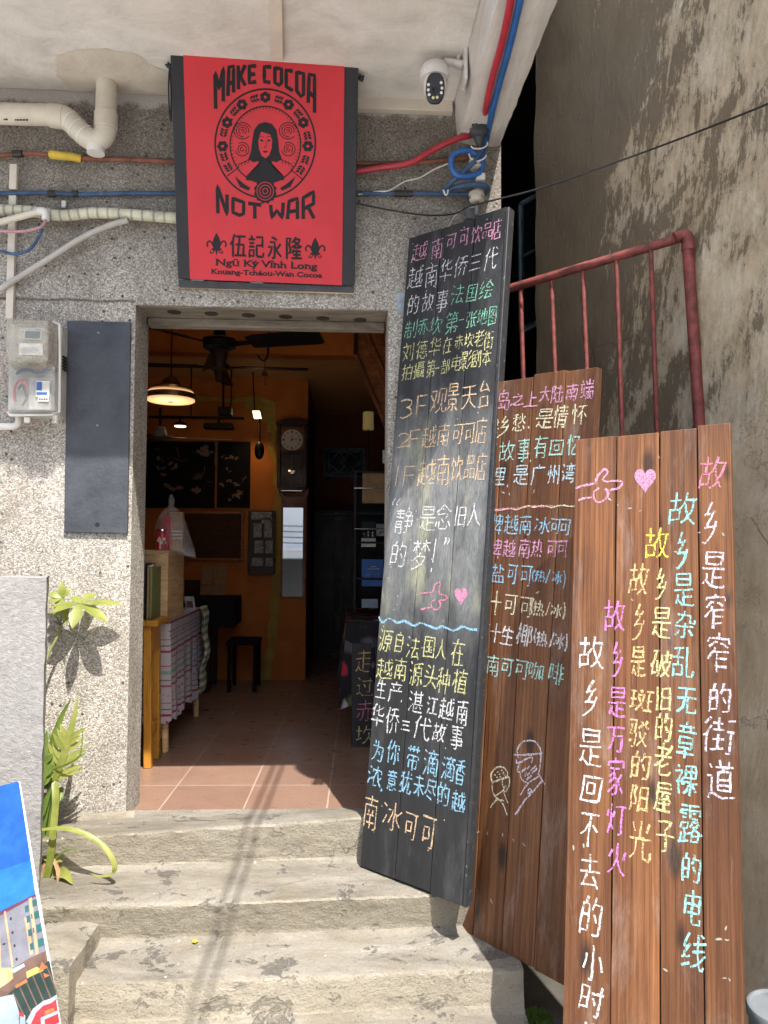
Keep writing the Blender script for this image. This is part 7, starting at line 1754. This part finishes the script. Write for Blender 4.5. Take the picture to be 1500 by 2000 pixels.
MB().box(0.03, 0.44, 1.08, 2.02, 0.6, 0.632).build('top', M['dark_wood'], ft, bevel=0.003)
m_ = MB(); vs = []; nx_, nr = 60, 12
per = []
for i in range(nx_+1):
    t = i/nx_
    if t < 0.6: per.append((0.022, 2.03-(2.03-1.07)*t/0.6))
    else: per.append((0.022+(0.445-0.022)*(t-0.6)/0.4, 1.07))
for j in range(nr+1):
    for i, (x, y) in enumerate(per):
        u = j/nr; cut = 0.24+0.1*abs(math.sin(i*0.23))+(0.12 if 30 < i < 40 else 0)
        w_ = 0.022*u*math.sin(i*0.9)+0.012*u*math.sin(i*2.3+1); o_ = 0.02*u+w_
        vs.append((x-o_*(i/nx_ < 0.62), y-o_*(i/nx_ > 0.58), 0.636-u*cut))
m_.add(vs, [(j*(nx_+1)+i, j*(nx_+1)+i+1, (j+1)*(nx_+1)+i+1, (j+1)*(nx_+1)+i) for j in range(nr) for i in range(nx_)])
m_.box(0.022, 0.445, 1.07, 2.03, 0.633, 0.6362)
tag(m_.build('tablecloth', M['floral'], smooth=50, fix=False), 'dark cloth with red and white flowers draped over the right-hand table', 'tablecloth')
f0 = at_z(250+1235/2.83, 1000+1300/2.83, 0.0)
cbm = frame((f0.x+0.115, f0.y+0.0, 0.0), 0.02, 0.06, 0.0)
cbd = thing('small_chalkboard', 'small dark chalkboard with four chalk characters standing on the floor inside the door', 'board', matrix=cbm)
hB = 0.53
MB().hexa([cbm @ Vector((x, y, z)) for z in (-0.014, 0) for x, y in ((-0.115, 0), (0.115, 0), (0.115, hB), (-0.115, hB))]).build('panel', M['blackboard'], cbd, bevel=0.002)
SB = Surf(cbd); A10 = (250, 1000, 2.830)
write(SB, A10, 'amber', '走过', seq([1303, 1310], [825, 965]), [95, 95], [130, 115], 0.0065)
write(SB, A10, 'hot', '赤', [(1312, 1100)], [110], [125], 0.0065)
write(SB, A10, 'yellow', '坎', [(1312, 1232)], [110], [105], 0.0065)
# left: stool, device, table with cloths, wooden box, bag, tin
so = thing('ochre_stool', 'ochre painted wooden stool just inside the doorway at left', 'stool', (-1.02, 0.78, 0))
zt = J(80, 595, 0.70).z
xr_ = J(185, 600, 0.72).x
for (x, y) in ((xr_-0.055, 0.69), (xr_-0.055, 0.85), (-1.28, 0.69), (-1.28, 0.85)):
    MB().hexa([(x-0.018+0.012*(x > -1.1), y-0.018, 0), (x+0.018+0.012*(x > -1.1), y-0.018, 0), (x+0.018+0.012*(x > -1.1), y+0.018, 0), (x-0.018+0.012*(x > -1.1), y+0.018, 0), (x-0.018, y-0.018, zt-0.03), (x+0.018, y-0.018, zt-0.03), (x+0.018, y+0.018, zt-0.03), (x-0.018, y+0.018, zt-0.03)]).build('leg', M['ochre_wood'], so, bevel=0.003)
MB().box(-1.33, xr_, 0.65, 0.90, zt-0.028, zt).build('seat', M['ochre_wood'], so, bevel=0.006)
MB().box(-1.26, xr_-0.04, 0.68, 0.70, zt-0.11, zt-0.032).build('apron', M['ochre_wood'], so, bevel=0.002)
MB().box(xr_-0.06, xr_-0.035, 0.70, 0.84, zt-0.15, zt-0.032).build('apron', M['ochre_wood'], so, bevel=0.002)
MB().box(xr_-0.052, xr_-0.035, 0.72, 0.84, 0.15, 0.19).build('stretcher', M['ochre_wood'], so, bevel=0.002)
a, b = J(60, 590, 0.74), J(146, 285, 0.74)
de = thing('speaker_box', 'black and beige speaker box standing on the ochre stool', 'speaker', ((a.x+b.x)/2, 0.78, zt))
MB().box(a.x-0.1, b.x-0.026, 0.70, 0.88, zt+0.001, b.z).build('cabinet', M['metal_black'], de, bevel=0.012, seg=4)
MB().box(b.x-0.025, b.x-0.013, 0.70, 0.88, zt+0.001, b.z-0.015).build('side_strip', M['kraft'], de, bevel=0.004)
MB().box(b.x-0.012, b.x, 0.70, 0.88, zt+0.001, b.z-0.015).build('side_strip', M['stem'], de, bevel=0.004)
MB().hexa([(a.x-0.09, 0.69, b.z-0.07), (b.x, 0.72, b.z-0.012), (b.x, 0.73, b.z-0.012), (a.x-0.09, 0.7, b.z-0.07), (a.x-0.09, 0.69, b.z-0.06), (b.x, 0.72, b.z-0.003), (b.x, 0.73, b.z-0.003), (a.x-0.09, 0.7, b.z-0.06)]).build('handle_strap', M['paper'], de)
TZ = 0.655
ta = thing('side_table', 'small table with pale tapered legs under a folk-pattern cloth at the left inside the door', 'table', (-1.1, 1.36, 0))
for (x, y) in ((-0.888, 0.964), (-0.885, 1.76), (-1.35, 0.964), (-1.35, 1.76)):
    MB().tube([(x, y, 0), (x-0.02*(1 if x > -1.1 else -1), y, TZ-0.04)], [0.017, 0.026], 14).build('leg', M['pale_wood'], ta, smooth=50)
MB().box(-1.38, -0.878, 0.93, 1.80, TZ-0.035, TZ-0.004).build('top', M['pale_wood'], ta, bevel=0.004)
m_ = MB(); vs = []; N_ = 110; nr = 16; per = []
for i in range(N_+1):                                              # hem runs along the front, round the corner and back
    t = i/N_; L1, L2 = 0.5, 0.88; s_ = t*(L1+L2)
    if s_ < L1: per.append((-1.372+s_, 0.922, 0, -1))
    else: per.append((-0.87, 0.922+(s_-L1), 1, 0))
for j in range(nr+1):
    for i, (x, y, nx_, ny_) in enumerate(per):
        u = j/nr; drop = (0.50 if i < N_*0.36 else 0.50-0.02*math.sin(i*0.2))
        f_ = u*(0.012*math.sin(i*0.42)+0.008*math.sin(i*0.95+2)+0.006*math.sin(i*1.9))+0.006
        k_ = math.exp(-((i-N_*0.362)/3.0)**2)
        vs.append((x+nx_*f_+0.02*u*k_, y+ny_*f_-0.02*u*k_, TZ-0.002-u*drop))
m_.add(vs, [(j*(N_+1)+i, j*(N_+1)+i+1, (j+1)*(N_+1)+i+1, (j+1)*(N_+1)+i) for j in range(nr) for i in range(N_)])
m_.box(-1.38, -0.868, 0.92, 1.80, TZ-0.003, TZ)
tag(m_.build('tablecloth', M['table_cloth'], smooth=60, fix=False), 'pale cloth with rows of red and green folk motifs over the left-hand table', 'tablecloth')
m_ = MB(); vs = []
for j in range(15):
    for i in range(13):
        u, t = j/14, i/12
        vs.append((-0.85+0.012*math.sin(i*1.3+j*0.3)+0.03*math.sin(u*3.2)*(1-0.3*t)+0.01*math.sin(j*1.1), 1.64+0.17*t-0.03*u, TZ+0.012-u*0.50-0.02*math.sin(i*0.9)*u))
m_.add(vs, [(j*13+i, j*13+i+1, (j+1)*13+i+1, (j+1)*13+i) for j in range(14) for i in range(12)])
gs = m_.build('towel', M['green_stripe'], smooth=60, fix=False); tag(gs, 'green and white striped towel hanging off the far corner of the left-hand table', 'towel')
gs.modifiers.new('thickness', 'SOLIDIFY').thickness = 0.003
a = J(105, 590, 0.93); b = J(222, 213, 0.93)
xR = b.x; zT = b.z
wb = thing('wooden_box', 'tall pale pine box standing on the folk-pattern cloth', 'box', (xR-0.09, 1.12, TZ))
MB().box(xR-0.2, xR, 0.94, 1.32, TZ+0.001, zT).build('carcass', M['pale_wood'], wb, bevel=0.002)
MB().box(xR-0.2, xR+0.0, 0.934, 0.9395, TZ+0.001, zT).build('front_panel', M['pale_wood'], wb, bevel=0.001)
ti = thing('red_tin', 'red printed tin inside the clear plastic bag on the pine box', 'tin', (xR-0.09, 1.0, zT))
q = J(186, 210, 1.0)
MB().lathe((q.x, 1.0, zT+0.001), [(0, 0.03), (0.095, 0.031), (0.098, 0.028)], seg=28).build('body', M['red_tin'], ti, smooth=50)
MB().lathe((q.x, 1.0, zT+0.1), [(0, 0.029), (0.008, 0.027)], seg=28).build('lid', M['chrome'], ti)
tp = MB(); 
for k in range(7): a_ = -2.0+0.22*k; p_ = Vector((q.x+0.0315*math.cos(a_), 1.0+0.0315*math.sin(a_), zT+0.05+0.012*math.sin(k*1.7))); tp.ball(p_, 0.005, 0.002, 0.008, 8, 6)
tp.build('tin_print', M['paper'], ti)
MB().box(q.x-0.004, q.x+0.004, 0.966, 0.969, zT+0.005, zT+0.06).build('tape', M['paper'], ti)
kp = thing('kraft_packet', 'brown paper packet with pale bands inside the clear plastic bag', 'packet', (xR-0.02, 1.1, zT))
q = J(268, 120, 1.08); pk = MB().box(q.x-0.04, q.x+0.035, 1.06, 1.11, zT+0.001, zT+0.2); pk.build('packet', M['kraft'], kp, bevel=0.008)
for k in range(3): MB().box(q.x-0.041, q.x+0.036, 1.058, 1.0595, zT+0.06+0.018*k, zT+0.066+0.018*k).build('band', M['paper'], kp)
rt = thing('red_bag', 'crumpled red and white packet behind the red tin', 'packet', (xR-0.08, 1.06, zT))
q = J(205, 60, 1.06); MB().hexa([(q.x-0.045, 1.05, zT), (q.x+0.04, 1.05, zT), (q.x+0.04, 1.1, zT), (q.x-0.045, 1.1, zT), (q.x-0.02, 1.06, zT+0.17), (q.x+0.035, 1.06, zT+0.19), (q.x+0.03, 1.09, zT+0.19), (q.x-0.015, 1.09, zT+0.17)]).build('packet', M['red_tin'], rt, bevel=0.008)
bg_ = MB(); q = I(235, 1330, 1.04); prof = [(0.0, 0.085), (0.04, 0.092), (0.1, 0.085), (0.16, 0.068), (0.2, 0.045), (0.225, 0.018), (0.235, 0.012), (0.25, 0.02), (0.275, 0.012), (0.29, 0.004)]
vs = []; sg_ = 40
for i, (h_, r_) in enumerate(prof):
    for k in range(sg_):
        a_ = 2*math.pi*k/sg_; cr = 1+0.13*noise.noise(Vector((math.cos(a_)*3, math.sin(a_)*3, h_*14)))+0.06*noise.noise(Vector((math.cos(a_)*9, math.sin(a_)*9, h_*30)))
        sag = 0.05*max(0, math.cos(a_-0.3))*(0.12-h_ if h_ < 0.12 else 0)/0.12
        vs.append((q.x+(r_*cr+sag)*math.cos(a_)*1.0+0.0, 1.05+r_*cr*math.sin(a_)*0.8, zT+0.002+h_-sag*0.9))
bg_.add(vs, [(i*sg_+k, i*sg_+(k+1) % sg_, (i+1)*sg_+(k+1) % sg_, (i+1)*sg_+k) for i in range(len(prof)-1) for k in range(sg_)])
tag(bg_.build('plastic_bag', M['bag'], smooth=40, fix=False), 'knotted clear plastic bag round the packets on the pine box', 'bag')
pf = thing('framed_postcard', 'small framed postcard with a blue top leaning behind the pine box', 'picture', (-0.9, 1.6, TZ))
a, b = J(320, 552, 1.6), J(378, 470, 1.6)
MB().hexa([(a.x, 1.6, TZ+0.001), (b.x, 1.58, TZ+0.001), (b.x, 1.59, TZ+0.001), (a.x, 1.61, TZ+0.001), (a.x-0.02, 1.64, b.z), (b.x-0.02, 1.62, b.z), (b.x-0.02, 1.63, b.z), (a.x-0.02, 1.65, b.z)]).build('frame', M['tin_plate'], pf, bevel=0.001)
dz = b.z-TZ
MB().hexa([(a.x+0.008-0.003, 1.604, TZ+0.015), (b.x-0.010-0.003, 1.584, TZ+0.015), (b.x-0.010-0.003, 1.588, TZ+0.015), (a.x+0.008-0.003, 1.608, TZ+0.015), (a.x+0.008-0.014, 1.625, TZ+dz*0.68), (b.x-0.01-0.014, 1.605, TZ+dz*0.68), (b.x-0.01-0.014, 1.609, TZ+dz*0.68), (a.x+0.008-0.014, 1.629, TZ+dz*0.68)]).build('picture', M['pr_brown'], pf)
bt = thing('corner_table', 'table under a black cloth against the far orange wall', 'table', (-0.95, 2.6, 0))
xa, xb = -1.55, J(585, 500, 2.55).x; zt2 = J(0, 478, 2.55).z
MB().box(xa, xb-0.05, 2.5, 2.92, zt2-0.03, zt2-0.003).build('top', M['dark_wood'], bt)
for (x, y) in ((xb-0.2, 2.56), (xa+0.05, 2.56), (xb-0.2, 2.86), (xa+0.05, 2.86)): MB().box(x-0.035, x+0.035, y-0.03, y+0.03, 0, zt2-0.031).build('leg', M['dark_wood'], bt, bevel=0.003)
m_ = MB(); vs = []
for j in range(7):
    for i in range(31):
        u, t = j/6, i/30; vs.append((xa+(xb-xa)*t+0.02*u*(t > 0.9), 2.49-0.014*u*math.sin(i*0.8)-0.01*u, zt2+0.001-u*0.2))
m_.add(vs, [(j*31+i, j*31+i+1, (j+1)*31+i+1, (j+1)*31+i) for j in range(6) for i in range(30)]); m_.box(xa, xb, 2.49, 2.94, zt2-0.002, zt2+0.001)
m_.box(xb-0.002, xb+0.003, 2.49, 2.94, zt2-0.2, zt2+0.001)
tag(m_.build('tablecloth', M['dark_cloth'], smooth=50, fix=False), 'plain black cloth over the table against the far wall', 'tablecloth')
tv = thing('framed_picture', 'small dark framed picture standing at the back of the black-clothed table', 'picture', J(345, 470, 2.9)); a, b = J(312, 478, 2.88), J(398, 376, 2.88)
MB().box(a.x, b.x, 2.88, 2.9, zt2+0.001, b.z).build('frame', M['metal_black'], tv, bevel=0.003); MB().box(a.x+0.015, b.x-0.015, 2.876, 2.879, zt2+0.02, b.z-0.02).build('picture', M['photo_dark'], tv)
chs = thing('dark_stool', 'low black stool in the shadow beside the yellow plaster edge', 'stool', (-0.78, 2.62, 0))
a = J(690, 690, 2.6); zc = a.z-0.02
MB().box(-0.82, -0.6, 2.5, 2.8, zc-0.03, zc).build('seat', M['dark_cloth'], chs, bevel=0.006)
for (x, y) in ((-0.8, 2.52), (-0.62, 2.52), (-0.8, 2.78), (-0.62, 2.78)): MB().tube([(x, y, 0), (x, y, zc-0.03)], 0.014, 8).build('leg', M['dark_cloth'], chs)
